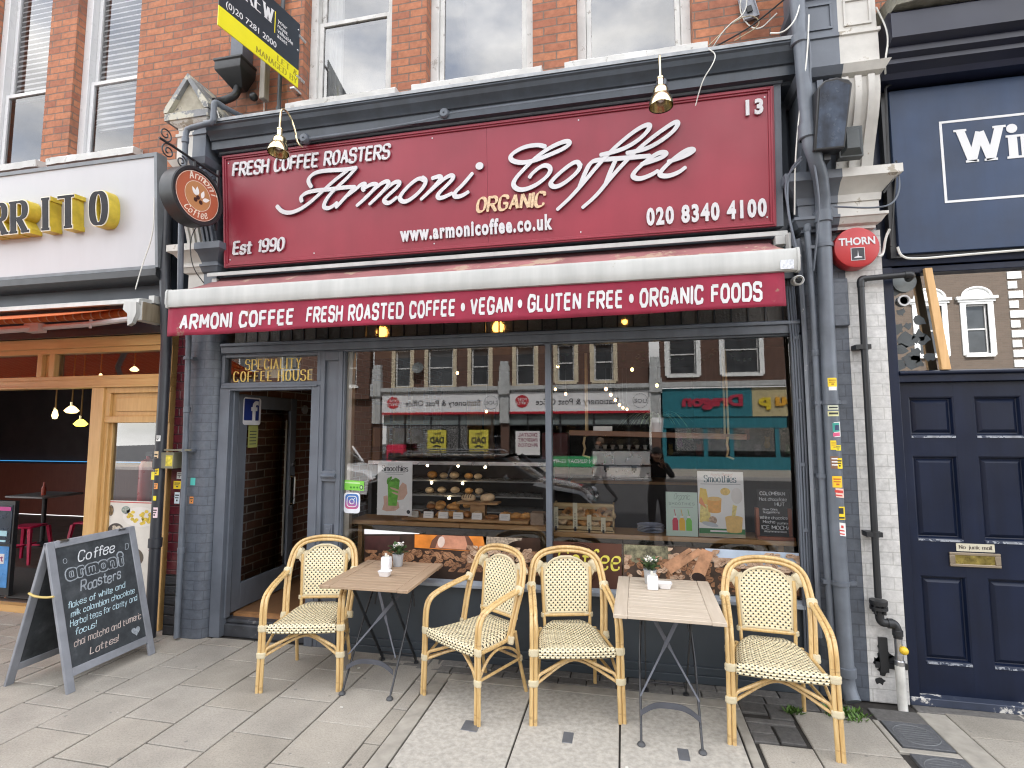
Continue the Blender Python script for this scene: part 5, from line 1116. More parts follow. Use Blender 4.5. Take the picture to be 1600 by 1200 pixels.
b = MB(); b.lathe([(.0, 0), (.028, 0), (.03, .1), (.014, .14), (.012, .19), (.0, .19)], (-8.5, 2.2, .835), (0, 0, 1), 12); solo('sauce_bottle', b, mat('sauce_red', (.4, .06, .03), .3), 'small sauce bottle on the grey table inside the burrito bar', 'bottle')
# poster board by the door, fire extinguisher, window poster
PB = Grp('poster_stand', 'black pavement sign with film style posters at the far left of the burrito bar doorway', 'sign', (-6.15, .42, .08)); 
b = MB(); b.box(-6.62, -6.02, .40, .44, .10, 1.06); PB.part('board', b, M_BLACK)
b = MB(); b.box(-6.60, -6.045, .394, .3995, .62, 1.02); PB.part('poster', b, mat('dark_blue_poster', (.018, .03, .05), .3, var=.9, scale=7, wear=(.08, .16, .20), wearamt=.62, wscale=6))
b = MB(); b.box(-6.60, -6.05, .394, .3995, .18, .595); PB.part('poster', b, mat('sea_poster', (.07, .25, .55), .3, var=.3, scale=8, wear=(.16, .22, .04), wearamt=.6, wscale=5))
b = MB(); b.box(-6.60, -6.06, .39, .3938, .96, 1.0); PB.part('poster_strip', b, mat('magenta_print', (.45, .03, .22), .4))
b = MB(); b.box(-6.4, -6.09, .39, .3938, .70, .755); b.box(-6.3, -6.10, .39, .3938, .64, .66); PB.part('poster_strip', b, mat('pale_blue_print', (.35, .6, .68), .4))
b = MB(); b.box(-6.4, -6.10, .39, .3938, .42, .52); PB.part('poster_strip', b, WP)
b = MB(); b.put(btext('urt', .09, .001, bold=.02, align='r'), (-6.11, .3895, .445), XF, ZF); PB.part('lettering', b, mat('plum_print', (.2, .02, .12), .5))
b = MB(); b.tube(arc((-6.13, .42, .10), .06, 0, -pi, 10), .012, 8); PB.part('foot', b, mat('copper_foot', (.5, .22, .12), .4))
PB.e.location = (-6.36, .27, .08)
FE = Grp('fire_extinguisher', 'red fire extinguisher behind the burrito bar side window', 'extinguisher', (-4.86, .5, .08)); b = MB(); b.lathe([(.0, 1.05), (.075, 1.05), (.08, 1.07), (.08, 1.42), (.06, 1.48), (.02, 1.5), (.02, 1.53), (.0, 1.53)], (-4.86, .5, 0), (0, 0, 1), 18); FE.part('cylinder', b, mat('extinguisher_red', (.55, .02, .02), .3)); b = MB(); b.box(-4.88, -4.80, .48, .52, 1.53, 1.57); b.tube([(-4.84, .5, 1.56), (-4.76, .5, 1.50), (-4.76, .5, 1.2)], .008, 6); b.box(-4.89, -4.83, .58, .60, .09, 1.4); FE.part('nozzle', b, M_BLACK)
FP = Grp('food_poster', 'food photo poster with plates of yellow pasta low in the burrito bar side window', 'poster', (-4.48, .07, .3)); b = MB(); b.box(-4.785, -4.18, .044, .047, .29, 1.135); FP.part('sheet', b, mat('cream_sheet', (.66, .64, .58), .45, var=.1))
b = MB(); b.box(-4.785, -4.18, .042, .0438, 1.117, 1.125); FP.part('red_line', b, mat('thin_red', (.5, .04, .04), .5))
for (x, z, rx, rz_, c1, c2) in ((-4.43, .99, .20, .09, (.72, .70, .66), (.62, .46, .05)), (-4.70, .84, .10, .085, (.06, .05, .045), (.5, .45, .36)), (-4.60, 1.05, .05, .035, (.20, .27, .24), (.35, .4, .35)), (-4.25, .70, .08, .08, (.7, .68, .64), (.4, .06, .05)), (-4.5, .62, .13, .09, (.10, .08, .06), (.45, .3, .12)), (-4.77, 1.04, .03, .05, (.1, .08, .07), (.3, .2, .1))):
    b = MB(); b.put(disc((0, 0), rz_, .001, 0, 24, rx / rz_), (x, .0435, z), XF, ZF); FP.part('plate_photo', b, mat('plate%d' % int(x * 100), c1, .4, var=.1))
    b = MB(); random.seed(int(x * 77))
    for i in range(26): a = random.random() * 6.28; r = random.random() ** .5 * .68; b.put(disc((rx * r * cos(a), rz_ * r * sin(a)), rz_ * .17, .0006, .0012 + .00012 * (i % 7), 8, 1.5), (x, .0435, z), XF, ZF)
    FP.part('food_photo', b, mat('food%d' % int(x * 100), c2, .5, var=.35, scale=40))

# ------------------------------------------------------------------ navy shop on the right
NG = Grp('navy_shop', 'navy blue painted shopfront with panelled door at the right edge', 'shop', (2.3, 0, 0))
b = MB(); b.box(1.793, 4.2, .0, .08, 2.94, 4.22); b.box(1.80, 1.862, -.03, .08, .03, 2.93); b.box(1.862, 4.2, -.015, .08, 2.12, 2.195); b.xprism([(-.045, 2.175), (-.045, 2.19), (-.015, 2.20), (-.015, 2.165)], 1.8625, 4.2); b.box(1.862, 4.2, -.01, .08, 2.885, 2.93); NG.part('shopfront_frame', b, M_NAVY, bevel=.004)
b = MB(); b.xprism([(.05, 2.94), (-.02, 2.94), (-.03, 2.99), (.05, 3.0)], 1.80, 4.2); NG.part('lower_moulding', b, M_NAVY); b = MB(); b.xprism([(.06, 4.60), (-.33, 4.60), (-.36, 4.57), (-.36, 4.40), (-.33, 4.38), (-.30, 4.37), (-.30, 4.33), (-.26, 4.31), (-.26, 4.28), (-.20, 4.25), (-.18, 4.215), (.06, 4.21)], 1.80, 4.2); NG.part('cornice', b, mat('navy_black_paint', (.010, .012, .028), .35, var=.3, scale=2), ang=25)
b = MB(); rows = []
for i in range(25):
    x = 1.82 + 2.4 * i / 24; j = lambda: random.uniform(-.012, .012); rows.append([(x, -.40 + j(), 4.605), (x, -.42 + j(), 4.66 + j()), (x, -.38 + j(), 4.72 + j()), (x, .05, 4.78 + j()), (x, .05, 4.605)])
b.loft(rows, True, True); NG.part('stone_ledge', b, mat('mossy_rough_stone', (.23, .22, .18), .95, var=.4, scale=14, bump=1, bscale=45)); b = MB(); b.box(1.76, 14, .06, .3, 4.7, 10.5); b.box(1.76, 14, .301, 9, 10.3, 10.5); NG.part('brick_wall_and_shade_roof', b, M_RED)  # tall wall and roof out of view, added to shade this side
b = MB(); b.quad((1.862, .04, 2.195), (4.2, .04, 2.195), (4.2, .04, 2.89), (1.862, .04, 2.89)); NG.part('transom_window', b, glass_mat('grubby_transom_glass', .50, (.8, .82, .82)))
for cx, cz, s in ((1.90, 2.80, .07), (1.93, 2.62, .03), (1.905, 2.5, .04), (1.95, 2.42, .06), (2.0, 2.32, .05), (2.04, 2.55, .04), (1.9, 2.25, .05), (2.02, 2.25, .03), (1.97, 2.52, .03), (2.06, 2.42, .04), (1.97, 2.27, .06), (2.03, 2.44, .05), (1.92, 2.36, .045), (2.09, 2.3, .04)):
    n = 12; b = MB(); b.add([(cx + s * random.uniform(.5, 1.2) * cos(2 * pi * i / n), .0385, cz + s * random.uniform(.5, 1.2) * sin(2 * pi * i / n)) for i in range(n)], [tuple(range(n))]); NG.part('scraped_film', b, mat('dark_film', (.07, .08, .085), .4))
b = MB(); b.lathe([(.028, 0), (.04, 0), (.04, .02), (.028, .02)], (1.945, .035, 2.70), (0, -1, 0), 18, caps=False); NG.part('vent_hole', b, mat('vent_white', (.6, .6, .6), .4))
b = MB(); b.lathe([(.0, 0), (.027, 0)], (1.945, .03, 2.70), (0, -1, 0), 18); NG.part('vent_hole', b, M_BLACK)
b = MB(); b.lathe([(.0, 0), (.075, 0), (.075, .02), (.0, .02)], (1.955, .038, 2.835), (0, -1, 0), 24); NG.part('flue_plate', b, mat('flue_grey', (.2, .22, .22), .5, var=.3))
b = MB(); b.box(1.79, 4.2, .3, .36, 0, 4.6); NG.part('inner_wall', b, mat('dim_hall', (.12, .125, .12), .8))
# door
b = MB(); X0, X1, yd = 1.868, 2.70, .03
cols = ((1.935, 2.207), (2.325, 2.60)); rows_ = ((1.75, 2.02), (1.055, 1.615), (.255, .815))
b.box(X0, cols[0][0], yd, yd + .05, .05, 2.115); b.box(cols[0][1], cols[1][0], yd, yd + .05, .05, 2.115); b.box(cols[1][1], X1, yd, yd + .05, .05, 2.115)
for a, c in cols:
    zs = [.05] + [q for r in reversed(rows_) for q in r] + [2.115]
    for i in range(0, len(zs), 2): b.box(a, c, yd + .0005, yd + .0495, zs[i], zs[i + 1])
door = NG.part('door', b, M_NAVY)
for a, c in cols:
    for z0, z1 in rows_:
        b = MB(); e = .03
        def fr(i, y): return [(a + i, y, z0 + i), (c - i, y, z0 + i), (c - i, y, z1 - i), (a + i, y, z1 - i)]
        b.loft([fr(0, yd + .001), fr(.008, yd + .006), fr(.016, yd + .026), fr(.022, yd + .028), fr(.045, yd + .012), fr(.05, yd + .012)], True, False); n = len(b.v); b.f.append([n - 4, n - 3, n - 2, n - 1]); b.mi.append(0); NG.part('door_panel', b, M_NAVY, door, ang=20)
        b = MB(); b.box(a + .004, c - .004, yd - .004, yd + .006, z0 - .012, z0 + .002); NG.part('sill_bead', b, mat('worn_bead', (.34, .36, .40), .5, var=.5, scale=20, wear=(.03, .04, .07), wearamt=.5, wscale=20), door)
b = MB(); lx0, lx1, lz0, lz1 = 2.112, 2.405, .885, .978
for q in ((lx0, lx1, lz0, lz0 + .018), (lx0, lx1, lz1 - .018, lz1), (lx0, lx0 + .032, lz0 + .018, lz1 - .018), (lx1 - .032, lx1, lz0 + .018, lz1 - .018)): b.box(q[0], q[1], yd - .012, yd + .001, q[2], q[3])
lp = NG.part('letter_plate', b, mat('tarnished_brass_frame', (.33, .27, .20), .4, metal=.7, var=.2), door, bevel=.003); b = MB(); b.box(lx0 + .032, lx1 - .032, yd - .006, yd + .0005, lz0 + .018, lz1 - .018); NG.part('letter_flap', b, mat('letter_flap_brass', (.34, .27, .08), .3, metal=.8, var=.5, scale=25), door)
b = MB(); b.box(2.705, 2.79, -.02, .09, .0, 2.12); b.box(2.79, 4.2, .02, .08, .0, .75); b.box(2.79, 4.2, -.01, .085, .7505, .82); b.box(2.79, 4.2, .03, .06, .8205, 2.12); NG.part('side_panel', b, M_NAVY, bevel=.004)
b = MB(); b.box(1.80, 2.704, -.04, .09, .0, .05); NG.part('door_sill', b, mat('scuffed_navy_sill', (.035, .045, .075), .5, var=.3, wear=(.6, .58, .54), wearamt=.56, wscale=6), bevel=.004)
NJ = Grp('door_notice', 'cream No junk mail notice above the brass letter plate', 'notice', (2.265, .02, .99)); b = MB(); b.box(2.158, 2.378, yd - .003, yd, .985, 1.036); NJ.part('plate', b, mat('cream_notice', (.56, .52, .40), .5, var=.06)); b = MB(); b.put(fit(pen('No junk mail', .022, .18, .07, 0, 2.4, 5, serif=.25, depth=.0005), .185), (2.175, yd - .0032, 1.002), XF, ZF); NJ.part('lettering', b, mat('brown_print', (.07, .055, .045), .5))
b = MB(); P = [(2.05, -.02, 2.905), (2.095, -.02, 2.905), (2.165, -.02, 2.198), (2.11, -.02, 2.198)]; b.prism(P, (0, -.032, 0)); o = solo('timber_batten', b, wood_mat('raw_pine_batten', (.55, .31, .12), (.72, .46, .22), 'z', .6), 'raw pine batten leaning across the grubby transom glass above the navy door', 'batten', bevel=.003)
# sign board lettered Wi...
WS = Grp('shop_sign', 'large navy sign board with white outlined panel and white serif letters', 'sign', (2.3, -.08, 3.0))
b = MB(); b.box(1.885, 4.2, -.085, .0, 3.005, 4.19); WS.part('board', b, M_NAVYS, bevel=.004)
b = MB()
for q in ((1.845, 1.8845, 2.985, 4.20), ): b.box(q[0], q[1], -.06, .0, q[2], q[3])
b.box(1.8845, 4.2, -.06, -.0, 2.985, 3.0045); WS.part('edge', b, M_BLACK)
b = MB(); t = .016
for x0, x1, z0, z1 in ((2.18, 2.18 + t, 3.34, 3.925), (2.18 + t, 4.1, 3.34, 3.34 + t), (2.18 + t, 4.1, 3.925 - t, 3.925)): b.box(x0, x1, -.0875, -.085, z0, z1)
WS.part('outline', b, WP)
d = pen('Win', .225, .23, .06, 0, 2.6, 4, serif=.34, depth=.003, sx=1.22); b = MB(); b.put(d, (2.30, -.086, 3.62), XF, ZF); WS.part('lettering', b, WP, label='white serif letters beginning Wi')
cable([(1.87, -.10, 3.05), (1.885, -.1, 2.985), (1.95, -.1, 2.955), (2.3, -.1, 2.968), (2.9, -.1, 2.98)], .008, M_WCAB, 'white cable running under the navy sign board')
cable([(1.78, -.16, 3.42), (1.86, -.16, 3.55), (1.885, -.14, 3.7), (1.85, -.12, 3.3), (1.82, -.12, 3.05)], .007, M_BCAB, 'black cable looping beside the right capital')
cable([(1.80, -.2, 3.55), (1.815, -.2, 4.1), (1.85, -.12, 4.22), (2.0, -.1, 4.235), (2.6, -.1, 4.24)], .008, M_BCAB, 'black cable arching over the top left corner of the navy sign')
cable([(1.40, -.34, 3.28), (1.66, -.3, 3.26), (1.80, -.25, 3.30), (1.87, -.2, 3.45), (1.85, -.18, 3.62)], .006, M_GREY, 'grey and white cable slung across the right capital')
cable([(1.79, -.20, 4.75), (1.80, -.33, 4.45), (1.775, -.30, 4.28), (1.81, -.22, 4.24)], .006, M_WCAB, 'white cable bundle dropping between right capital and navy cornice')
cable([(1.73, -.14, 2.98), (1.78, -.10, 3.0), (1.80, -.1, 3.12), (1.83, -.1, 3.18)], .009, M_WCAB, 'white cable joint beside the red alarm')
# ------------------------------------------------------------------ bamboo bistro chairs
def bamboo_mat():
    k = NT('varnished_bamboo'); v = k.coord((26, 26, 3.0)); f = k.noise(v, 2.2, 6, .6); g = k.noise(k.coord((3, 3, 17)), 2.0, 2, .4)
    o = k.ramp(f, [(.25, (.46, .285, .105)), (.5, (.62, .42, .18)), (.75, (.72, .53, .26))])
    o = k.mix(k.ramp(g, [(.66, 0.0), (.70, .55), (.72, .55), (.75, 0.0)]), o, (.33, .19, .08)); k.col(o)
    k.b.inputs['Roughness'].default_value = .34; k.b.inputs['Coat Weight'].default_value = .25; k.bump(f, .12, .003); return k.m
M_BAMB = bamboo_mat()
def weave_mat():
    k = NT('cream_and_black_weave'); t = k.n('TexCoord'); sp = k.n('SeparateXYZ'); k.l(t.outputs['UV'], sp.inputs[0])
    vv = k.math('DIVIDE', sp.outputs[1], .0168); row = k.math('FLOOR', vv); fv = k.math('FRACT', vv)
    uu = k.math('ADD', k.math('DIVIDE', sp.outputs[0], .0315), k.math('MULTIPLY', k.math('MODULO', k.math('ABSOLUTE', row), 2), .5)); fu = k.math('FRACT', uu)
    du = k.math('ABSOLUTE', k.math('SUBTRACT', fu, .5)); dv = k.math('ABSOLUTE', k.math('SUBTRACT', fv, .5))
    hole = k.math('MULTIPLY', k.math('LESS_THAN', du, .17), k.math('LESS_THAN', dv, .30))
    tone = k.ramp(k.noise(k.coord(), 60, 3), [(.3, (.80, .69, .44)), (.7, (.89, .80, .56))])
    crease = k.math('MULTIPLY', k.math('GREATER_THAN', dv, .44), .28); tone = k.mix(crease, tone, (.40, .30, .15))
    k.col(k.mix(hole, tone, (.016, .013, .012))); k.b.inputs['Roughness'].default_value = .42
    h = k.math('SUBTRACT', k.math('COSINE', k.math('MULTIPLY', dv, 3.0)), k.math('MULTIPLY', hole, 1.2)); k.bump(h, .6, .004); return k.m
M_WEAVE = weave_mat()
def wrap_mat():
    k = NT('cream_wrap'); v = k.coord((8, 8, 95)); w_ = k.n('TexWave', bands_direction='Z'); w_.inputs['Scale'].default_value = 1.0; w_.inputs['Distortion'].default_value = 1.2; k.l(v, w_.inputs[0])
    k.col(k.ramp(w_.outputs[1], [(0, (.52, .41, .22)), (.35, (.76, .66, .44)), (1, (.82, .74, .54))])); k.b.inputs['Roughness'].default_value = .45; k.bump(w_.outputs[1], .5, .004); return k.m
M_WRAP = wrap_mat()
def bez(p, it=3): return resample(smooth_path(p, it), .018)
def make_chair():
    t = thing('bamboo_armchair', 'x', 'chair', (0, 0, 0), 0, 'bamboo bistro armchairs outside the cafe')
    def wrap(b, p, d, l, r, sx=1.0):
        b = MB()
        d = V(d).normalized(); a = V(p) - d * l / 2; e = V(p) + d * l / 2
        rings = []
        u = V((1, 0, 0)) if abs(d.x) < .7 else V((0, 1, 0)); w_ = d.cross(u).normalized(); u = w_.cross(d).normalized()
        for q, k in ((0, .86), (.12, 1), (.38, 1.03), (.5, .97), (.62, 1.03), (.88, 1), (1, .86)):
            c = a + (e - a) * q; rings.append([c + u * r * k * sx * cos(2 * pi * j / 12) + w_ * r * k * sin(2 * pi * j / 12) for j in range(12)])
        b.loft(rings, True, True); b.obj('binding', M_WRAP, t)
    W = None; r = .0128
    for s in (-1, 1):
        x = s * .268
        b = MB()
        for o in (-.0128, .0128): b.tube([(x + o + s * .006, -.262, 0), (x + o + s * .003, -.258, .2), (x + o, -.255, .44)], r, 10)
        b.obj('leg', M_BAMB, t)
        b = MB()
        for o in (-.0128, .0128): b.tube(bez([(x + o, -.255, .4405), (x + o, -.253, .555), (x + o - s * .002, -.225, .635), (x + o - s * .006, -.12, .672), (x + o - s * .012, .03, .70), (x * .955 + o, .135, .715)]), r, 10)
        b.obj('armrest', M_BAMB, t)
        b = MB(); b.tube([(s * .205, .255, 0), (s * .195, .20, .22), (s * .19, .16, .42)], [.0125, .013, .013], 10); b.obj('leg', M_BAMB, t)
        wrap(W, (x, -.256, .425), (0, 0, 1), .045, .0165, 1.9); wrap(W, (x + s * .003, -.258, .245), (0, 0, 1), .04, .0165, 1.9)
        wrap(W, (x * .95, .128, .712), (.0, .55, .83), .055, .022, 1.45); wrap(W, (s * .195, .205, .235), (0, -.1, 1), .035, .017)
        wrap(W, (s * .245, .062, .405), (0, .3, 1), .05, .018, 1.5); wrap(W, (s * .168, .187, .50), (0, 0, 1), .03, .017); wrap(W, (s * .15, .190, .505), (1, 0, 0), .05, .0165)
        # fan-shaped binding where panel rods meet the arch
        W = MB(); W.loft([[(s * .158, .233, .75), (s * .186, .240, .75), (s * .186, .222, .75), (s * .158, .215, .75)], [(s * .150, .240, .805), (s * .205, .236, .79), (s * .205, .205, .79), (s * .150, .214, .805)], [(s * .135, .252, .845), (s * .232, .232, .83), (s * .238, .20, .83), (s * .135, .222, .845)]], True, True); W.obj('binding', M_WRAP, t)
        wrap(W, (s * .205, .222, .83), (-s * .55, .1, .75), .085, .029, 1.0)
    b = MB()
    def A(o, dy): return bez([(-.245 + o, .055 + dy, .39), (-.262 + o, .11 + dy, .60), (-.268 + o, .165 + dy, .74), (-.235 + o * .9, .215 + dy, .90 - o * .6), (-.10, .245 + dy, .952 - o), (.10, .245 + dy, .952 - o), (.235 - o * .9, .215 + dy, .90 - o * .6), (.268 - o, .165 + dy, .74), (.262 - o, .11 + dy, .60), (.245 - o, .055 + dy, .39)], 4)
    b.tube(A(0, 0), r, 10); b.tube(A(.0262, .0), r, 10); b.obj('back_arch', M_BAMB, t)
    def yb(z): return .172 + (z - .42) * .122
    b = MB()
    for s in (-1, 1): b.tube(bez([(s * .158, yb(.41), .41), (s * .166, yb(.6), .6), (s * .174, yb(.76), .76), (s * .172, yb(.80), .82)]), .0115, 10)
    b.tube([(-.165, yb(.5), .5), (.165, yb(.5), .5)], .0115, 10)
    b.obj('back_frame', M_BAMB, t)
    # woven back panel
    b = MB(); ol = []; nz_, nx = 22, 12
    def half(z):
        q = max(0, (z - .745) / .145); return (.145 + .010 * (z - .52) / .2) * math.sqrt(max(.0, 1 - q ** 2.2)) if q < 1 else .0
    for side in (-.007, .007):
        P = []; 
        for i in range(nz_ + 1):
            z = .517 + (.889 - .517) * i / nz_; h = half(z)
            P.append([(h * (-1 + 2 * j / nx), yb(z) + side + .012 * (1 - (2 * j / nx - 1) ** 2), z) for j in range(nx + 1)])
        for i in range(nz_):
            for j in range(nx):
                q = [P[i][j], P[i][j + 1], P[i + 1][j + 1], P[i + 1][j]]; uv = [(p[0] + .3, p[2]) for p in q]
                if side > 0: q = q[::-1]; uv = uv[::-1]
                b.quad(*q, uv)
    b.obj('back_panel', M_WEAVE, t)
    b = MB(); prof = [(-half(z), yb(z), z) for z in [.517 + .37 * i / 24 for i in range(25)]]; prof = prof + [(-x, y, z) for x, y, z in reversed(prof)]
    b.tube(resample([V(p) for p in prof], .012), .0088, 8, True); b.obj('panel_edging', M_WRAP, t)
    # woven seat: dished top that rolls over the front and side rails
    b = MB(); nv, nu = 26, 20
    def seat(u, v):
        """u across -1..1, v: 0 front bottom .. 1 back"""
        if v < .16: q = v / .16; y, z = -.268 + .018 * max(0, q - .6) / .4, .392 + .058 * min(1, q / .85)
        else: q = (v - .16) / .84; y, z = -.25 + .455 * q, .453 - .012 * sin(q * pi) + .004 * q
        yy = (y + .268) / .473; hw = .238 - .040 * yy ** 1.5
        if yy > .72: hw *= math.sqrt(max(0.05, 1 - ((yy - .72) / .30) ** 2 * .75))
        a = abs(u); zz = z - (.0 if a < .86 else (a - .86) / .14 * (.05 if v > .16 else .0)); yc = y - .012 * (1 - u * u) * (1 if v < .3 else 0)
        return (hw * u, yc, zz)
    for i in range(nv):
        for j in range(nu):
            u0, u1 = -1 + 2 * j / nu, -1 + 2 * (j + 1) / nu; v0, v1 = i / nv, (i + 1) / nv
            def uvm(u, v): return (.24 * u + .5, .075 * min(1, v / .16) + max(0, v - .16) / .84 * .455)
            b.quad(seat(u0, v0), seat(u1, v0), seat(u1, v1), seat(u0, v1), [uvm(u0, v0), uvm(u1, v0), uvm(u1, v1), uvm(u0, v1)])
    o = b.obj('seat', M_WEAVE, t, ang=60)
    sm = o.modifiers.new('thick', 'SOLIDIFY'); sm.thickness = .012; sm.offset = -1
    b = MB(); b.tube(bez([(-.25, -.25, .40), (-.23, .05, .40), (-.19, .17, .41), (.19, .17, .41), (.23, .05, .40), (.25, -.25, .40)]), .012, 8); b.tube([(-.25, -.245, .40), (.25, -.245, .40)], .012, 8); b.obj('seat_rail', M_BAMB, t)
    b = MB(); b.tube(bez([(-.25, -.25, .235), (-.245, -.25, .285), (-.20, -.235, .30), (-.03, -.19, .372), (.03, -.19, .372), (.20, -.235, .30), (.245, -.25, .285), (.25, -.25, .235)], 3), .0105, 8)
    b.tube(bez([(-.255, -.25, .235), (-.05, -.15, .335), (.05, -.15, .335), (.255, -.25, .235)], 3), .0095, 8)
    for s in (-1, 1):
        b.tube([(s * .262, -.245, .245), (s * .20, .20, .235)], .0095, 8); b.tube(bez([(s * .262, -.235, .26), (s * .24, -.15, .34), (s * .235, -.05, .385), (s * .22, .10, .34), (s * .20, .19, .26)], 3), .0095, 8)
    b.tube([(-.2, .2, .235), (.2, .2, .235)], .0095, 8); b.obj('stretcher', M_BAMB, t)
    return t
CH = [(-2.287, -.46, R(14), 'bamboo armchair with cream woven seat by the cafe doorway, left of the first bistro table'),
      (-1.005, -.49, R(-32), 'bamboo armchair with cream woven seat turned towards the first bistro table on its right'),
      (-.375, -.465, R(14), 'bamboo armchair in front of the brown Coffee panel, left of the paler table'),
      (.865, -.505, R(-5), 'bamboo armchair with cream woven seat beside the drainpipe, rightmost of the four')]
ch0 = make_chair()
for i, (x, y, rz, lab) in enumerate(CH):
    if i == 0: ch0.location = (x, y, 0); ch0.rotation_euler = (0, 0, rz); ch0['label'] = lab
    else: dup(ch0, (x, y, 0), rz, lab)

# ------------------------------------------------------------------ folding bistro tables
def make_table(x, y, rz, w_, d_, lab, c1, c2, nm):
    t = thing('bistro_table', lab, 'table', (x, y, 0), rz, 'folding bistro tables outside the cafe')
    mx_ = wood_mat('weathered_slats_' + nm, c1, c2, 'x', .6, bump=.25); my_ = wood_mat('weathered_rails_' + nm, c1, c2, 'y', .6, bump=.25)
    fw_ = .078; H = .74
    for s in (-1, 1): b = MB(); b.bevbox(*sorted((s * w_ / 2, s * (w_ / 2 - fw_))), -d_ / 2, d_ / 2, H - .022, H, .003); b.obj('end_rail', my_, t)
    n = round((d_) / .062); p = d_ / n
    for i in range(n): b = MB(); z = random.uniform(-.0008, .0008); b.bevbox(-w_ / 2 + fw_ + .0015, w_ / 2 - fw_ - .0015, -d_ / 2 + i * p + .002, -d_ / 2 + (i + 1) * p - .002, H - .020, H - .001 + z, .002); b.obj('slat', mx_, t)
    for yy in (-d_ / 2 + .12, d_ / 2 - .12): b = MB(); b.box(-w_ / 2 + .04, w_ / 2 - .04, yy - .02, yy + .02, H - .040, H - .0225); b.obj('batten', mx_, t)
    M_IR = mat('black_enamelled_steel', (.02, .021, .024), .3, var=.2); M_GI = mat('grey_steel_bar', (.095, .10, .118), .4, metal=.3, var=.2)
    hx = w_ * .27; yf, yr = -d_ / 2 + .10, d_ / 2 - .10
    b = MB()
    for s in (-1, 1): b.tube([(s * (hx - .02), yr - .03, H - .03), (s * hx, -.02, .36), (s * hx, yf - .02, .012)], .0075, 8)
    b.obj('front_legs', M_IR, t)
    for s in (-1, 1): b = MB(); b.lathe([(.0, 0), (.022, 0), (.024, .006), (.019, .016), (.010, .022), (.0, .023)], (s * hx, yf - .02, 0), (0, 0, 1), 14); b.obj('foot', mat('rubber_foot', (.06, .062, .066), .5), t)
    b = MB(); yl = yf + .045
    pts = [(-hx, yf - .005 + .03, .155), (-hx * .55, yf + .03, .205), (0, yf + .03, .212), (hx * .55, yf + .03, .205), (hx, yf + .025, .155)]
    P = bez(pts); b.loft([[p + V((0, -.003, -.016)), p + V((0, .003, -.016)), p + V((0, .003, .016)), p + V((0, -.003, .016))] for p in P], True, True); b.obj('foot_stretcher', M_GI, t)
    b = MB()
    for s in (-1, 1):    # flat cross braces between the front rods
        A_, B_ = V((-s * (hx - .01), yr - .10, H - .06)), V((s * hx, yf + .06, .235)); dd = (B_ - A_).normalized(); sd = V((0, .4, 1)).cross(dd).normalized() if False else V((0, 0, 1))
        off = V((0, s * .005, 0)); up_ = dd.cross(V((0, 1, 0))).normalized()
        b.loft([[A_ + dd * l + off + up_ * k * wdt + V((0, q * .003, 0)) for k, q in ((-1, -1), (1, -1), (1, 1), (-1, 1))] for l, wdt in ((0, .008), (.12, .009), (.20, .012), (.36, .012), (.42, .006), ((B_ - A_).length, .005))], True, True)
    b.obj('cross_brace', M_GI, t)
    for s in (-1, 1):
        b = MB(); xx = s * (hx - .035); A_, B_ = V((xx, yf + .02, H - .03)), V((xx, yr + .02, .02)); dd = (B_ - A_).normalized(); nn = dd.cross(V((1, 0, 0)))
        b.loft([[q + V((k * .004, 0, 0)) + nn * j * .012 for k, j in ((-1, -1), (1, -1), (1, 1), (-1, 1))] for q in (A_, B_)], True, True); b.lathe([(.0, 0), (.02, 0), (.018, .015), (.0, .016)], (xx, yr + .02, 0), (0, 0, 1), 12); b.obj('rear_leg', M_IR, t)
    b = MB(); b.tube([(-hx + .035, yr - .0, .07), (hx - .035, yr - .0, .07)], .008, 8); b.obj('rear_stretcher', M_IR, t)
    b = MB()
    for s in (-1, 1): b.tube(bez([(s * (hx - .06), yr - .05, H - .04), (s * (hx - .055), yr - .06, H - .14), (s * (hx - .03), yr - .08, H - .16), (s * (hx - .012), yr - .09, H - .28)]), .006, 6)
    b.obj('hinge_hook', M_IR, t)
    return t
make_table(-1.745, -.405, R(.5), .645, .715, 'folding bistro table with brown slatted wooden top, left of the two', (.30, .20, .125), (.43, .31, .21), 'brown')
make_table(.235, -.535, R(-1.5), .615, .815, 'folding bistro table with paler bleached slatted top, right of the two', (.45, .37, .28), (.60, .51, .41), 'pale')
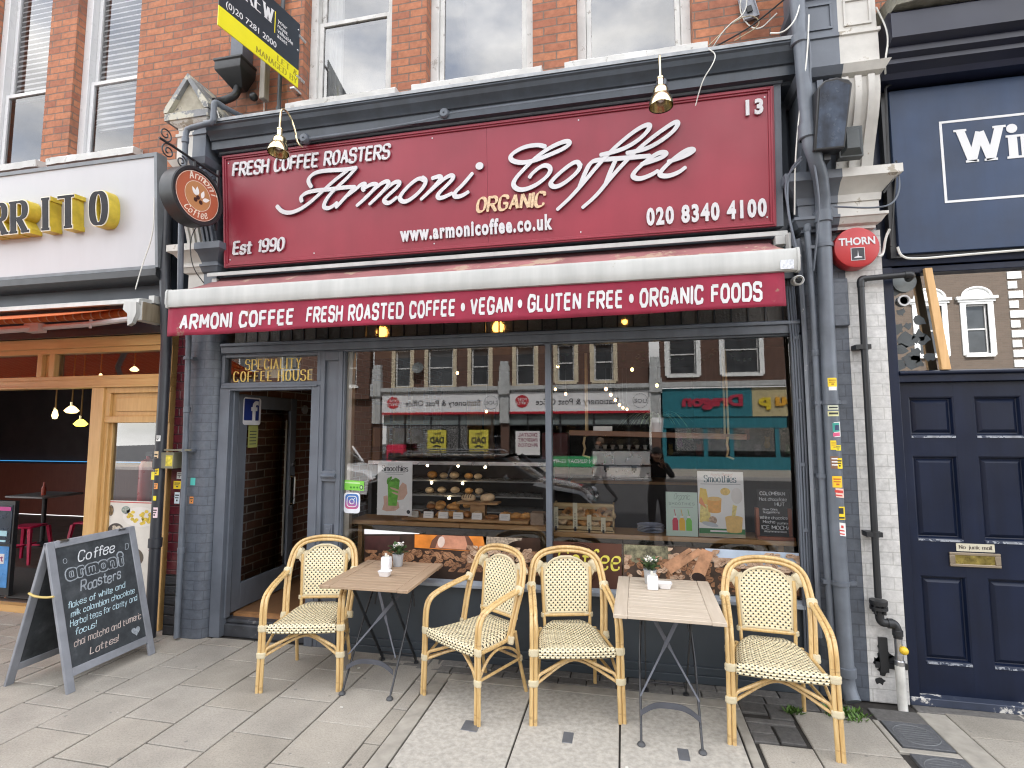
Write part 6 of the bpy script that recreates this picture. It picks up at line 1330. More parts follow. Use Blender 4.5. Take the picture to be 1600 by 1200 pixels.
# things on the tables
def flower_pot(x, y, lab):
    g = Grp('potted_flower', lab, 'plant', (x, y, .7405), 'small potted flowers on the bistro tables'); z0 = .7405
    b = MB(); b.lathe([(.0, 0), (.033, 0), (.035, .004), (.043, .088), (.045, .09), (.045, .096), (.041, .096), (.038, .08), (.0, .08)], (x, y, z0), (0, 0, 1), 24); g.part('pot', b, mat('pale_grey_pot', (.42, .43, .44), .5, var=.05))
    b = MB(); rg = random.Random(int(x * 100))
    for i in range(46):
        a = rg.uniform(0, 6.28); l = rg.uniform(.05, .085); e = rg.uniform(.3, 1.2); d = V((cos(a) * cos(e), sin(a) * cos(e), sin(e))); p = V((x, y, z0 + .085)) + V((cos(a), sin(a), 0)) * rg.uniform(0, .03) + V((0, 0, rg.uniform(0, .045)))
        s_ = d.cross(V((0, 0, 1))).normalized() * l * .26; m_ = p + d * l * .55 + V((0, 0, .004)); b.add([p, m_ + s_, p + d * l - V((0, 0, .008)), m_ - s_], [(0, 1, 2, 3)])
    g.part('leaves', b, mat('flower_leaves', (.07, .12, .045), .5, var=.5, scale=40), smooth=False)
    b = MB(); c2 = MB()
    for i in range(26):
        a = rg.uniform(0, 6.28); rr = rg.uniform(0, .042); c = V((x + rr * cos(a), y + rr * sin(a), z0 + rg.uniform(.125, .175)))
        for k in range(5):
            t = k * 1.256 + a; d = V((cos(t), sin(t) * .8, .35 + .3 * sin(t))).normalized(); s_ = d.cross(V((.2, .3, 1))).normalized() * .007; b.add([c, c + d * .009 + s_, c + d * .016, c + d * .009 - s_], [(0, 1, 2, 3)])
        c2.ball(c, .0035, 6, 4)
    g.part('blossoms', b, mat('white_petals', (.82, .80, .76), .6, var=.05), smooth=False); g.part('flower_centres', c2, mat('flower_centre', (.5, .4, .2), .6))
flower_pot(-1.745, -.19, 'grey pot of white flowers on the brown left bistro table'); flower_pot(.155, -.27, 'grey pot of white flowers on the paler right bistro table')
def jar(x, y, lab, tall=1):
    g = Grp('ceramic_holder', lab, 'holder', (x, y, .7405), 'white ceramic holders on the bistro tables'); z0 = .7405; b = MB()
    def sq(r, z, k=.3): return [(x + r * math.copysign(abs(cos(a)) ** k, cos(a)), y + r * .8 * math.copysign(abs(sin(a)) ** k, sin(a)), z0 + z) for a in [2 * pi * (i + .5) / 24 for i in range(24)]]
    b.loft([sq(.030, 0), sq(.035, .004), sq(.0365, .045), sq(.035, .085 * tall), sq(.031, .092 * tall), sq(.026, .092 * tall), sq(.025, .05)], True, True); g.part('holder', b, mat('white_china', (.82, .82, .83), .12, var=.02))
    b = MB(); b.box(x - .012, x + .003, y - .005, y + .005, z0 + .05, z0 + .118); b.box(x + .004, x + .02, y - .002, y + .002, z0 + .05, z0 + .105); g.part('sachets', b, mat('paper_sachet', (.72, .70, .62), .6))
jar(-1.795, -.29, 'white china sachet holder beside the flowers on the brown table'); jar(.165, -.40, 'white china sachet holder in front of the flowers on the paler table')
def dish(x, y, lab):
    g = Grp('china_dish', lab, 'dish', (x, y, .7405), 'small white dishes on the bistro tables'); z0 = .7405; b = MB()
    def sq(r, z, k=.35): return [(x + r * math.copysign(abs(cos(a)) ** k, cos(a)), y + r * .78 * math.copysign(abs(sin(a)) ** k, sin(a)), z0 + z) for a in [2 * pi * (i + .5) / 24 for i in range(24)]]
    b.loft([sq(.030, 0), sq(.034, .002), sq(.045, .034), sq(.047, .038), sq(.044, .038), sq(.032, .008), sq(.01, .007)], True, True); g.part('bowl', b, mat('white_china', (.82, .82, .83), .12, var=.02))
dish(-1.72, -.47, 'small square white dish near the middle of the brown table'); dish(.245, -.36, 'small square white dish right of the holder on the paler table')

# ------------------------------------------------------------------ chalk A-board
AB = Grp('chalk_board', 'grey framed chalk A-board advertising coffee, standing on the pavement by the black pipe', 'sign', (-4.03, -.72, 0))
FW = mat('worn_grey_frame', (.24, .25, .275), .65, var=.2, scale=6, wear=(.52, .49, .44), wearamt=.68, wscale=10); FWB = mat('bare_wood_frame', (.17, .12, .08), .7, var=.4, scale=5)
A0, A1 = -1.075, -.385
def ab_frame(xb, xt, thick, s, g, nm):
    """panel plane leaning from foot x = xb to top x = xt; s is the outward side"""
    O = V((xb, A0, 0)); Y_ = V((0, 1, 0)); U = V((xt - xb, 0, 1.0)); Lg = U.length; U = U.normalized(); Nn = Y_.cross(U) * (1 if s > 0 else 1)
    if Nn.x * s < 0: Nn = -Nn
    def blk(b, y0, y1, u0, u1, h0, h1):
        P = [O + Y_ * y + U * u + Nn * h for h in (h0, h1) for y, u in ((y0, u0), (y1, u0), (y1, u1), (y0, u1))]; b.add(P, FC)
    wd = A1 - A0; b = MB(); t = .055
    blk(b, 0, t, 0, Lg, -.022, .0); blk(b, wd - t, wd, 0, Lg, -.022, .0); blk(b, t, wd - t, Lg - .05, Lg, -.022, -.0005); blk(b, t, wd - t, .10, .155, -.022, -.0005)
    fr = g.part(nm, b, FW, bevel=.004)
    b = MB(); blk(b, t - .003, wd - t + .003, .152, Lg - .048, -.016, -.008); g.part('chalk_panel', b, CHK, fr)
    return O, Y_, U, Nn, fr
def chalk_panel_mat():
    k = NT('smeared_chalkboard'); v = k.coord((1, 5, 5)); f = k.noise(v, 2.4, 7, .62); g = k.noise(k.coord((4, 4, 4)), 1.3, 5)
    o = k.ramp(f, [(.3, (.022, .026, .030)), (.6, (.045, .051, .057)), (.85, (.115, .125, .133))]); o = k.mix(k.ramp(g, [(.55, 0.0), (.85, .5)]), o, (.15, .16, .17)); k.col(o); k.b.inputs['Roughness'].default_value = .8; return k.m
CHK = chalk_panel_mat()
O, Y_, U, Nn, fr = ab_frame(-3.745, -4.025, .02, 1, AB, 'front_frame')
O2, Y2, U2, N2, fr2 = ab_frame(-4.315, -4.045, .02, -1, AB, 'rear_frame')
b = MB(); b.tube(bez([(-3.92, A0 - .004, .64), (-3.98, A0 - .012, .632), (-4.08, A0 - .012, .634), (-4.14, A0 - .004, .65)]), .008, 6); AB.part('stay_rope', b, mat('brass_rope', (.55, .42, .14), .6))
for yy in (A0 + .12, A1 - .12): b = MB(); b.box(-4.055, -4.015, yy - .03, yy + .03, .985, 1.0); AB.part('hinge', b, M_STEEL)
chalkw = mat('white_chalk', (.62, .64, .66), .9, var=.3, scale=60); chalkb = mat('pale_blue_chalk', (.45, .60, .66), .9, var=.3, scale=60); chalkg = mat('grey_chalk', (.30, .33, .36), .9, var=.35, scale=50); chalkp = mat('peach_chalk', (.55, .46, .42), .9, var=.3)
def chalk(t, y, u, h, wd, mt, rot=0, th=.13, seed=1):
    rg = random.Random(seed); d = pen(t, h, th, th * .75, R(40), 2.0, 4.2, shear=.26, depth=.0006, jit=.8, rng=rg); d = fit(d, wd); b = MB(); c, s_ = cos(rot), sin(rot); Yr = Y_ * c + U * s_; Ur = U * c - Y_ * s_
    b.put(d, O + Y_ * y + U * u - Nn * .0078, Yr, Ur); AB.part('chalk_writing', b, mt, fr, label='chalk words ' + t)
chalk('Coffee', .205, .862, .070, .28, chalkw, R(1), .13, 3)
for i, (ch, y) in enumerate(zip('armoni', (.12, .205, .265, .36, .435, .53))):      # outlined block letters
    rg = random.Random(20 + i); d = pen(ch, .082, .62, .50, 0, 2, 4, depth=.0004, it=2, jit=.3, rng=rg); b = MB(); b.put(d, O + Y_ * y + U * .755 - Nn * .0079, Y_, U); AB.part('chalk_writing', b, chalkg, fr, label='outlined chalk letter ' + ch)
    d = pen(ch, .082, .40, .30, 0, 2, 4, depth=.0010, it=2, jit=.3, rng=random.Random(20 + i)); b = MB(); b.put(d, O + Y_ * y + U * .755 - Nn * .0079, Y_, U); AB.part('chalk_writing', b, CHK, fr)
    d = pen(ch, .060, .10, .10, 0, 2, 4, depth=.0014, it=2, jit=.3, rng=random.Random(20 + i)); b = MB(); b.put(d, O + Y_ * (y + .006) + U * .763 - Nn * .0079, Y_, U); AB.part('chalk_writing', b, chalkg, fr)
chalk('Roasters', .19, .645, .070, .31, chalkg, R(2), .16, 5)
chalk('flakes of white and',   .085, .552, .041, .44, chalkb, R(3), .13, 6); chalk('milk colombian chocolate', .10, .492, .039, .50, chalkb, R(2.5), .13, 7); chalk('Herbal teas for clarity and', .085, .425, .041, .525, chalkb, R(2.5), .12, 8)
chalk('focus!', .11, .362, .041, .15, chalkb, R(2), .13, 9); chalk('chai matcha and tumeric', .09, .285, .044, .53, chalkp, R(2), .13, 10); chalk('Lattes!', .19, .195, .044, .22, chalkp, R(3), .13, 11)
hp_ = [(0.5 * 16 * sin(t) ** 3 / 16, (13 * cos(t) - 5 * cos(2 * t) - 2 * cos(3 * t) - cos(4 * t)) / 32) for t in [2 * pi * i / 30 for i in range(30)]]
b = MB(); b.put(([(x * .075, y * .075, .0006) for x, y in hp_], [tuple(range(29, -1, -1))]), O + Y_ * .56 + U * .225 - Nn * .0078, Y_, U); AB.part('chalk_heart', b, chalkg, fr, label='smudged chalk heart')
b = MB(); b.put(pen('o', .05, .07, .07, 0), O + Y_ * .10 + U * .87 - Nn * .0078, Y_, U); b.put(pen('D', .045, .10, .10, 0, shear=.2), O + Y_ * .58 + U * .865 - Nn * .0078, Y_, U); AB.part('chalk_mark', b, chalkg, fr)
b = MB()
for i in range(7): b.put(pen('x', .05, .5, .4, 0), O2 + Y2 * (.25 + .05 * (i % 2)) + U2 * (.3 + .07 * i) - N2 * .0078, Y2, U2)
AB.part('chalk_mark', b, mat('blue_chalk', (.05, .12, .22), .9), fr2)

# ------------------------------------------------------------------ weeds, litter
def weed(x, y, r, n, lab, h=.06):
    b = MB(); rg = random.Random(int(x * 1000))
    for i in range(n):
        a = rg.uniform(0, 6.28); rr = r * rg.random() ** .7; p = V((x + rr * cos(a), y + rr * .7 * sin(a), 0)); t = rg.uniform(0, 6.28); l = rg.uniform(.4, 1) * h; d = V((cos(t) * .7, sin(t) * .7, rg.uniform(.3, 1))).normalized(); s_ = d.cross(V((0, 0, 1))).normalized() * l * .16; q = p + d * l; b.add([p, p + d * l * .5 + s_, q, p + d * l * .5 - s_], [(0, 1, 2, 3)])
    solo('weed', b, mat('weed_green', (.085, .17, .028), .6, var=.5, scale=30), lab, 'weed', 'weeds in the pavement joints', smooth=False)
weed(1.02, -.30, .05, 90, 'small tuft of weed in the pavement joint behind the rightmost chair'); weed(1.33, -.27, .12, 260, 'larger patch of weeds spreading at the foot of the drainpipe')
rg = random.Random(5)
for i, (x, y, k) in enumerate(((-1.83, -.84, 0), (-.02, -1.08, 1), (1.12, -.93, 2), (1.33, -.12, 1), (-2.0, -.30, 0), (-1.02, -.13, 0))):
    b = MB()
    if k == 2: b.tube([(x, y, .006), (x + .035, y + .012, .006)], .005, 8)
    else:
        n = 8; b.loft([[(x + .012 * rg.uniform(.5, 1.2) * cos(2 * pi * j / n), y + .009 * rg.uniform(.5, 1.2) * sin(2 * pi * j / n), z) for j in range(n)] for z in (.001, .006)], True, True)
    solo('litter_scrap', b, mat('litter_white', (.6, .58, .53), .8), ('white gum scrap by the brown table foot', 'pale scrap on the middle concrete cover', 'cigarette end in front of the rightmost chair', 'pale scrap at the foot of the drainpipe', 'pale scrap on the setts below the step', 'white scrap on the setts behind the turned chair')[i], 'litter', 'litter on the pavement')

# ------------------------------------------------------------------ stickers on the pipes
def sticker(x, y, z, wd, h, c, lab, r=None, rot=0, extra=None):
    """paper label bent round a pipe of radius r centred at (x, y)"""
    g = Grp('sticker', lab, 'sticker', (x, y, z), 'stickers on the pipes')
    def P(u, v, o=0): 
        if r: a = u / r; return (x + (r + .0008 + o) * sin(a), y - (r + .0008 + o) * cos(a), z + v)
        return (x + u, y - .0008 - o, z + v)
    b = MB(); n = 6
    def patch(b, u0, u1, v0, v1, o): b.loft([[P(u0 + (u1 - u0) * i / n, v0 + rot * (u0 + (u1 - u0) * i / n), o), P(u0 + (u1 - u0) * i / n, v1 + rot * (u0 + (u1 - u0) * i / n), o)] for i in range(n + 1)], False, False)
    patch(b, -wd / 2, wd / 2, 0, h, 0); g.part('paper', b, mat('sticker_' + lab[:14].replace(' ', '_'), c, .5, var=.06))
    for (u0, u1, v0, v1, cc) in (extra or []): b = MB(); patch(b, u0 * wd, u1 * wd, v0 * h, v1 * h, .0006); g.part('print', b, mat('ink_%02d%02d%02d' % tuple(int(q * 99) for q in cc), cc, .5, var=.05))
YE, WH, BK, RD = (.78, .56, .02), (.72, .72, .70), (.03, .03, .03), (.55, .05, .04); px, py_ = 1.386, yP
ln = lambda c: [(-.38, .38, .68, .80, c), (-.38, .30, .46, .56, c), (-.15, .15, .2, .36, c)]
sticker(px + .002, py_, 2.085, .058, .06, YE, 'yellow square sticker, topmost on the drainpipe', .048, 0, ln((.4, .2, .02))); sticker(px + .002, py_, 2.06, .05, .025, WH, 'pale torn label under the topmost yellow sticker', .0485)
sticker(px, py_, 1.93, .07, .028, (.62, .64, .48), 'pale lettered sticker on the drainpipe below the clip', .048, 0, [(-.4, .4, .3, .7, BK)]); sticker(px, py_, 1.885, .074, .034, (.60, .58, .30), 'pale olive lettered sticker on the drainpipe', .048, 0, [(-.4, .4, .35, .75, BK)])
sticker(px + .006, py_, 1.745, .062, .10, WH, 'white sticker with green and red blob drawing on the drainpipe', .048, .1, [(-.4, .4, .35, .95, (.04, .30, .24)), (-.1, .35, .45, .8, (.03, .03, .10)), (-.35, .4, .05, .3, (.6, .10, .2))])
sticker(px - .008, py_, 1.66, .046, .062, YE, 'yellow sticker on the left of the drainpipe under the drawn one', .048, 0, ln((.5, .3, .03))); sticker(px + .014, py_, 1.655, .036, .036, (.75, .62, .03), 'round looking yellow dot sticker on the drainpipe', .048, 0, ln((.2, .15, .05)))
sticker(px - .004, py_, 1.535, .062, .082, (.20, .10, .06), 'dark brown sticker with fine print on the drainpipe', .048, 0, [(-.4, .4, .75, .85, WH), (-.4, .4, .5, .6, WH), (-.4, .4, .25, .35, WH)]); sticker(px + .017, py_, 1.535, .034, .07, YE, 'narrow yellow sticker on the right of the drainpipe', .0488, 0, ln(BK))
sticker(px, py_, 1.41, .062, .075, (.80, .50, .02), 'orange yellow sticker halfway down the drainpipe', .048, 0, ln((.5, .12, .02))); sticker(px + .004, py_, 1.345, .07, .06, (.70, .50, .42), 'pale pink and red sticker halfway down the drainpipe', .0486, -.1, [(-.4, .4, .5, .8, RD), (-.3, .3, .15, .3, RD)])
sticker(px + .010, py_, 1.20, .052, .085, (.70, .50, .03), 'yellow sticker with black face print on the drainpipe', .048, 0, [(-.3, .3, .45, .9, BK), (-.4, .4, .08, .22, BK)]); sticker(px + .010, py_, 1.095, .05, .085, WH, 'white sticker with red lines, lowest on the drainpipe', .0486, -.12, [(-.3, .3, .1, .2, RD), (-.3, .3, .35, .45, RD), (-.1, .2, .6, .8, RD)])
bx, by = -4.072, -.13
for z, wd, h, c, lab, ox in ((1.70, .05, .05, WH, 'white label high on the black rainwater pipe', .01), (1.50, .045, .11, (.66, .50, .30), 'buff lettered strip on the black rainwater pipe', .0), (1.40, .05, .06, (.8, .55, .03), 'yellow sticker on the black rainwater pipe above the orange one', .012), (1.36, .04, .07, (.74, .62, .05), 'lemon sticker on the left of the black rainwater pipe', -.02), (1.28, .045, .05, (.75, .30, .08), 'orange sticker on the black rainwater pipe', .012), (1.18, .035, .04, (.75, .62, .03), 'small yellow dot on the black rainwater pipe', .01), (1.03, .055, .09, (.70, .55, .58), 'pink printed sticker, lowest on the black rainwater pipe', .02)):
    sticker(bx + ox, by, z, wd, h, c, lab, .0455 if abs(ox) < .005 else .046, 0, ln(BK) if wd > .04 else None)
for x, z, wd, h, c, lab in ((-3.93, 1.36, .06, .06, (.5, .5, .48), 'grey label on the burgundy tiles'), (-3.95, 1.27, .08, .07, (.75, .52, .03), 'yellow sticker on the burgundy tiles'), (-3.945, 1.14, .055, .10, (.55, .62, .68), 'pale blue paper on the burgundy tiles')): sticker(x, -.052, z, wd, h, c, lab, None, 0, ln(BK))
sticker(-3.755, -.086, 1.31, .05, .065, (.10, .52, .46), 'turquoise sticker on the grey rounded pier'); sticker(-3.76, -.086, 1.15, .04, .06, (.72, .22, .06), 'orange sticker on the grey rounded pier', None, 0, ln(BK))
g = Grp('pipe_bracket', 'rusty steel bracket box with yellow label tying the two left pipes', 'bracket', (-3.95, -.1, 1.5)); b = MB(); b.box(-4.03, -3.90, -.16, -.06, 1.46, 1.60); b.box(-4.0, -3.72, -.165, -.155, 1.615, 1.63); g.part('box', b, mat('khaki_steel', (.16, .15, .10), .6, var=.3)); b = MB(); b.box(-3.98, -3.91, -.1605, -.16, 1.48, 1.575); g.part('label_plate', b, mat('yellow_plate', (.6, .5, .04), .5, var=.4, scale=30))
# ------------------------------------------------------------------ posters and prints in the coffee shop window
INK = mat('dark_print', (.035, .04, .05), .5, var=.05); GREYP = mat('grey_print', (.35, .36, .38), .5, var=.05)
def flat(b, pts, y): return b.add([(x, y, z) for x, z in pts], [tuple(range(len(pts)))])
def ell(cx, cz, rx, rz, a=0, n=20, sh=1): return [(cx + rx * cos(t) * cos(a) - rz * sin(t) * sin(a), cz + rx * cos(t) * sin(a) + rz * sin(t) * cos(a)) for t in [2 * pi * i / n for i in range(n)]]
def ptxt(g, d, x, z, y, mt, lab=None, par=None): b = MB(); b.put(d, (x, y, z), XF, ZF); return g.part('lettering', b, mt, par, label=lab)
def layer(g, nm, pts, y, mt, par=None): b = MB(); flat(b, pts, y); return g.part(nm, b, mt, par, smooth=False)
SKIN = mat('printed_skin', (.70, .46, .36), .5, var=.12, scale=20); GREENJ = mat('green_juice', (.16, .48, .06), .4, var=.3, scale=30); GREEND = mat('dark_green_print', (.03, .20, .06), .5); ORJ = mat('orange_juice', (.85, .42, .08), .4, var=.15, scale=30); ORP = mat('pale_orange_juice', (.86, .58, .20), .4, var=.12, scale=30)
PAPER = mat('poster_paper', (.86, .87, .87), .4, var=.02)
# green smoothie poster at the left
g = Grp('smoothie_poster', 'white Smoothies poster with hands holding a tall green drink, at the left of the window', 'poster', (-1.89, .06, 1.085)); y0 = .0445
b = MB(); b.box(-2.047, -1.735, y0, y0 + .004, 1.087, 1.530); g.part('sheet', b, PAPER)
ptxt(g, fit(pen('Smoothies', .045, .20, .06, 0, 2.2, 4, serif=.26, depth=.0006), .232), -2.007, 1.452, y0 - .0005, INK, 'dark serif word Smoothies')
ptxt(g, fit(pen('freshly blended', .022, .07, .05, R(40), 2, 4, shear=.3, depth=.0005), .13), -1.955, 1.497, y0 - .0005, mat('pale_script', (.62, .60, .58), .5))
for z, w_ in ((1.437, .19), (1.424, .15)): layer(g, 'print', [(-1.89 - w_ / 2, z), (-1.89 + w_ / 2, z), (-1.89 + w_ / 2, z + .004), (-1.89 - w_ / 2, z + .004)], y0 - .0005, GREYP)
layer(g, 'print', [(-2.0, 1.13), (-1.96, 1.118), (-1.88, 1.125), (-1.845, 1.15), (-1.855, 1.20), (-1.93, 1.19), (-1.955, 1.25), (-1.99, 1.24), (-1.985, 1.18)], y0 - .0006, SKIN)
layer(g, 'print', [(-1.865, 1.30), (-1.82, 1.36), (-1.785, 1.34), (-1.775, 1.27), (-1.81, 1.22), (-1.86, 1.21), (-1.875, 1.24)], y0 - .0006, SKIN)
layer(g, 'print', [(-1.945, 1.165), (-1.87, 1.165), (-1.845, 1.375), (-1.955, 1.375)], y0 - .0012, GREENJ)
for x, z, a in ((-1.90, 1.375, .1), (-1.935, 1.385, .9), (-1.87, 1.38, -.5), (-1.95, 1.37, 1.4)): layer(g, 'print', ell(x, z, .028, .012, a, 12), y0 - .0016 - .0001 * a, mat('leaf_print', (.12, .36, .05), .5, var=.4, scale=50))
layer(g, 'print', ell(-1.885, 1.30, .05, .008, -.3, 12), y0 - .0018, SKIN); layer(g, 'print', ell(-1.875, 1.265, .045, .008, -.3, 12), y0 - .0018, SKIN)
b = MB(); flat(b, ell(-1.765, 1.118, .016, .016), y0 - .0006); g.part('print', b, INK)
# social media sticker and hygiene rating
g = Grp('camera_sticker', 'rounded blue and pink camera icon sticker at the lower left edge of the window', 'sticker', (-2.28, .03, 1.09)); y1 = .033
def rrect(cx, cz, w_, h, r, n=6): return [(cx + sx * (w_ / 2 - r) + r * cos(a), cz + sz * (h / 2 - r) + r * sin(a)) for sx, sz, a0 in ((1, 1, 0), (-1, 1, pi / 2), (-1, -1, pi), (1, -1, 3 * pi / 2)) for a in [a0 + pi / 2 * i / n for i in range(n + 1)]]
layer(g, 'backing', rrect(-2.272, 1.180, .150, .172, .028), y1 - .001, mat('sticker_white', (.74, .76, .80), .3, var=.05))
def insta():
    k = NT('blue_pink_gradient_print'); gg = k.n('NewGeometry'); sp = k.n('SeparateXYZ'); k.l(gg.outputs['Position'], sp.inputs[0]); f = k.math('ADD', k.math('MULTIPLY', k.math('SUBTRACT', sp.outputs[2], 1.115), 6.5), k.math('MULTIPLY', k.math('ADD', sp.outputs[0], 2.33), 1.6))
    k.col(k.ramp(f, [(0, (.62, .10, .14)), (.35, (.42, .10, .28)), (.7, (.06, .16, .44)), (1, (.05, .16, .42))])); return k.m
layer(g, 'icon', rrect(-2.272, 1.192, .125, .125, .03), y1 - .0015, insta())
b = MB(); P = rrect(-2.272, 1.192, .088, .088, .024); b.tube([(x, y1 - .0018, z) for x, z in P], .004, 5, True); b.tube([(-2.272 + .021 * cos(t), y1 - .0018, 1.192 + .021 * sin(t)) for t in [2 * pi * i / 20 for i in range(20)]], .004, 5, True); flat(b, ell(-2.247, 1.217, .005, .005), y1 - .002); g.part('outline', b, WP)
g = Grp('hygiene_sticker', 'bright green food hygiene rating sticker above the camera icon sticker', 'sticker', (-2.26, .03, 1.29)); layer(g, 'label', [(-2.345, 1.288), (-2.165, 1.283), (-2.163, 1.364), (-2.345, 1.372)], y1 - .001, mat('hygiene_green', (.20, .56, .07), .4, var=.1))
layer(g, 'print', [(-2.34, 1.345), (-2.2, 1.340), (-2.2, 1.352), (-2.34, 1.357)], y1 - .0014, mat('hygiene_pale', (.5, .75, .35), .4))
for k in range(3): layer(g, 'print', ell(-2.285 + .03 * k, 1.31, .009, .009), y1 - .0014, mat('hygiene_dark', (.04, .22, .02), .4))
layer(g, 'print', ell(-2.188, 1.312, .017, .02), y1 - .0014, INK); layer(g, 'print', ell(-2.188, 1.312, .009, .012), y1 - .0017, mat('hygiene_pale', (.5, .75, .35), .4))
# facebook style sticker on the open door, and the notice under it
g = Grp('letter_sticker', 'dark blue sticker with white letter f on the open shop door', 'sticker', (-3.46, .3, 1.95))
DX = V((0, 1, 0)); DN = DX.cross(ZF); ds = V((-3.4735, .165, 0))
def dput(nm, pts, o, mt, par=None): b = MB(); b.add([ds + DX * a + ZF * c + V((o, 0, 0)) for a, c in pts], [tuple(range(len(pts)))]); return g.part(nm, b, mt, par)
dput('backing', rrect(.115, 1.975, .245, .26, .03), .001, mat('sticker_white2', (.62, .63, .66), .4)); dput('field', rrect(.108, 1.99, .205, .205, .008), .0016, mat('sticker_blue', (.015, .03, .16), .4)); d = fit(btext('f', .25, .0006, bold=.03), .10); b = MB(); b.put(d, ds + DX * .10 + ZF * 1.895 + V((.002, 0, 0)), DX, ZF); g.part('lettering', b, mat('sticker_white2', (.62, .63, .66), .4))
g = Grp('door_notice', 'small yellow green notice inside the open shop door glass', 'notice', (-3.47, .4, 1.6)); ds = V((-3.4945, .265, 0))
dput('paper', [(0, 1.63), (.135, 1.63), (.135, 1.85), (0, 1.85)], .0, mat('olive_notice', (.36, .38, .12), .5)); 
for k in range(5): dput('print', [(.02, 1.66 + .03 * k), (.115, 1.66 + .03 * k), (.115, 1.668 + .03 * k), (.02, 1.668 + .03 * k)], .0008, INK)
b = MB(); b.lathe([(.0, 0), (.05, 0), (.05, .02), (.0, .025)], (-3.60, 1.3, 2.03), (1, 0, 0), 20); solo('wall_sensor', b, mat('sensor_white', (.5, .5, .5), .5), 'round white sensor on the brown brick wall behind the door', 'sensor')
# coffee bean photo strips along the bottom of the window
def bean_mat(nm, a, c, d): 
    k = NT(nm); gg = k.n('NewGeometry'); k.col(k.mix(k.ramp(k.noise(k.coord(), 45, 4), [(.35, 0.0), (.7, .8)]), k.ramp(gg.outputs['Random Per Island'], [(0, a), (.55, c), (1, d)]), d)); k.b.inputs['Roughness'].default_value = .4; return k.m
BEAN = bean_mat('bean_photo', (.07, .026, .012), (.19, .082, .038), (.36, .19, .10)); BEANP = bean_mat('pale_bean_photo', (.20, .10, .055), (.38, .23, .14), (.58, .42, .30)); CREASE = mat('bean_crease', (.018, .007, .004), .6)
def beans(g, rects_, n, seed, mt, y, s=(.042, .066), par=None):
    rg = random.Random(seed); b = MB(); c = MB()
    for i in range(n):
        x0, x1, z0, z1 = rects_[rg.randrange(len(rects_))]; x, z, a = rg.uniform(x0, x1), rg.uniform(z0, z1), rg.uniform(-.9, .9); r = rg.uniform(*s) * .5
        yy = y - .000012 * i; P = ell(x, z, r, r * .66, a, 12); P = [(min(max(p, x0), x1), min(max(q, z0), z1)) for p, q in P]; flat(b, P, yy); n_ = 7
        m_ = [(x + r * .8 * (-1 + 2 * k / n_) * cos(a) - .12 * r * sin(6 * k / n_) * sin(a), z + r * .8 * (-1 + 2 * k / n_) * sin(a) + .12 * r * sin(6 * k / n_) * cos(a)) for k in range(n_ + 1)]
        if all(x0 < p < x1 and z0 < q < z1 for p, q in m_): flat(c, m_ + [(p - .1 * r * sin(a), q + .1 * r * cos(a)) for p, q in reversed(m_)], yy - .000006)
    g.part('bean_print', b, mt, par, smooth=False); g.part('bean_print', c, CREASE, par, smooth=False)
g = Grp('window_print', 'coffee bean photo strip with orange cup along the bottom of the left window pane', 'poster', (-1.4, .05, .59)); yd_ = .031
layer(g, 'sheet', [(-2.151, .60), (-.656, .60), (-.656, .952), (-1.66, .945), (-2.151, .925)], yd_, mat('dark_brown_photo', (.030, .015, .010), .35, var=.8, scale=5))
layer(g, 'white_edge', [(-2.151, .9255), (-1.66, .946), (-1.66, .952), (-2.151, .968)], yd_ + .0005, PAPER)
layer(g, 'print', [(-1.70, .835), (-1.10, .825), (-1.09, .948), (-1.70, .942)], yd_ - .001, mat('orange_cup_photo', (.62, .20, .03), .35, var=.35, scale=7))
layer(g, 'print', [(-1.57, .838), (-1.55, .90), (-1.50, .946), (-1.24, .946), (-1.20, .89), (-1.19, .832)], yd_ - .0016, mat('cup_shadow_photo', (.12, .05, .03), .4)); layer(g, 'print', [(-1.52, .842), (-1.50, .90), (-1.46, .944), (-1.27, .944), (-1.25, .88), (-1.26, .838)], yd_ - .002, mat('pinkish_photo', (.46, .21, .13), .4, var=.4, scale=9)); layer(g, 'print', ell(-1.47, .89, .03, .045, -.2, 16), yd_ - .0024, mat('white_glint_photo', (.62, .50, .44), .4, var=.2)); 
layer(g, 'print', [(-2.14, .80), (-1.84, .80), (-1.83, .925), (-2.14, .91)], yd_ - .001, mat('maroon_photo', (.05, .016, .015), .4, var=.5))
layer(g, 'print', [(-1.10, .86), (-.84, .86), (-.80, .948), (-1.12, .948)], yd_ - .001, mat('sack_photo', (.30, .24, .18), .6, var=.7, scale=60)); layer(g, 'print', ell(-.80, .86, .13, .07), yd_ - .0013, mat('dark_brown_photo', (.045, .020, .012), .35))
beans(g, [(-1.75, -1.2, .66, .815), (-1.75, -1.2, .70, .83), (-1.25, -.66, .67, .85), (-2.14, -1.75, .70, .80)], 190, 3, BEAN, yd_ - .003)
beans(g, [(-1.25, -.66, .74, .875)], 60, 4, BEANP, yd_ - .009)
g = Grp('window_print', 'brown window panel with the word Coffee in yellow script behind the middle chair', 'poster', (-.3, .05, .59))
layer(g, 'sheet', [(-.555, .60), (-.04, .60), (-.036, .935), (-.555, .935)], yd_, mat('chocolate_print', (.085, .034, .022), .35, var=.25, scale=4))
b = MB(); b.tube([(-.36 + .155 * cos(t), yd_ - .0006, .78 + .15 * sin(t)) for t in [2 * pi * i / 40 for i in range(41)]], .010, 4, flat=.02); g.part('print', b, mat('cup_ring_print', (.16, .075, .05), .4))
ptxt(g, fit(pen('Coffee', .135, .17, .05, R(35), 2.6, 4, shear=.12, depth=.0006), .46), -.52, .745, yd_ - .0012, mat('yellow_print', (.70, .62, .10), .4), 'yellow script word Coffee')
g = Grp('window_print', 'coffee bean and cinnamon stick photo strip along the bottom right of the window', 'poster', (.6, .05, .59))
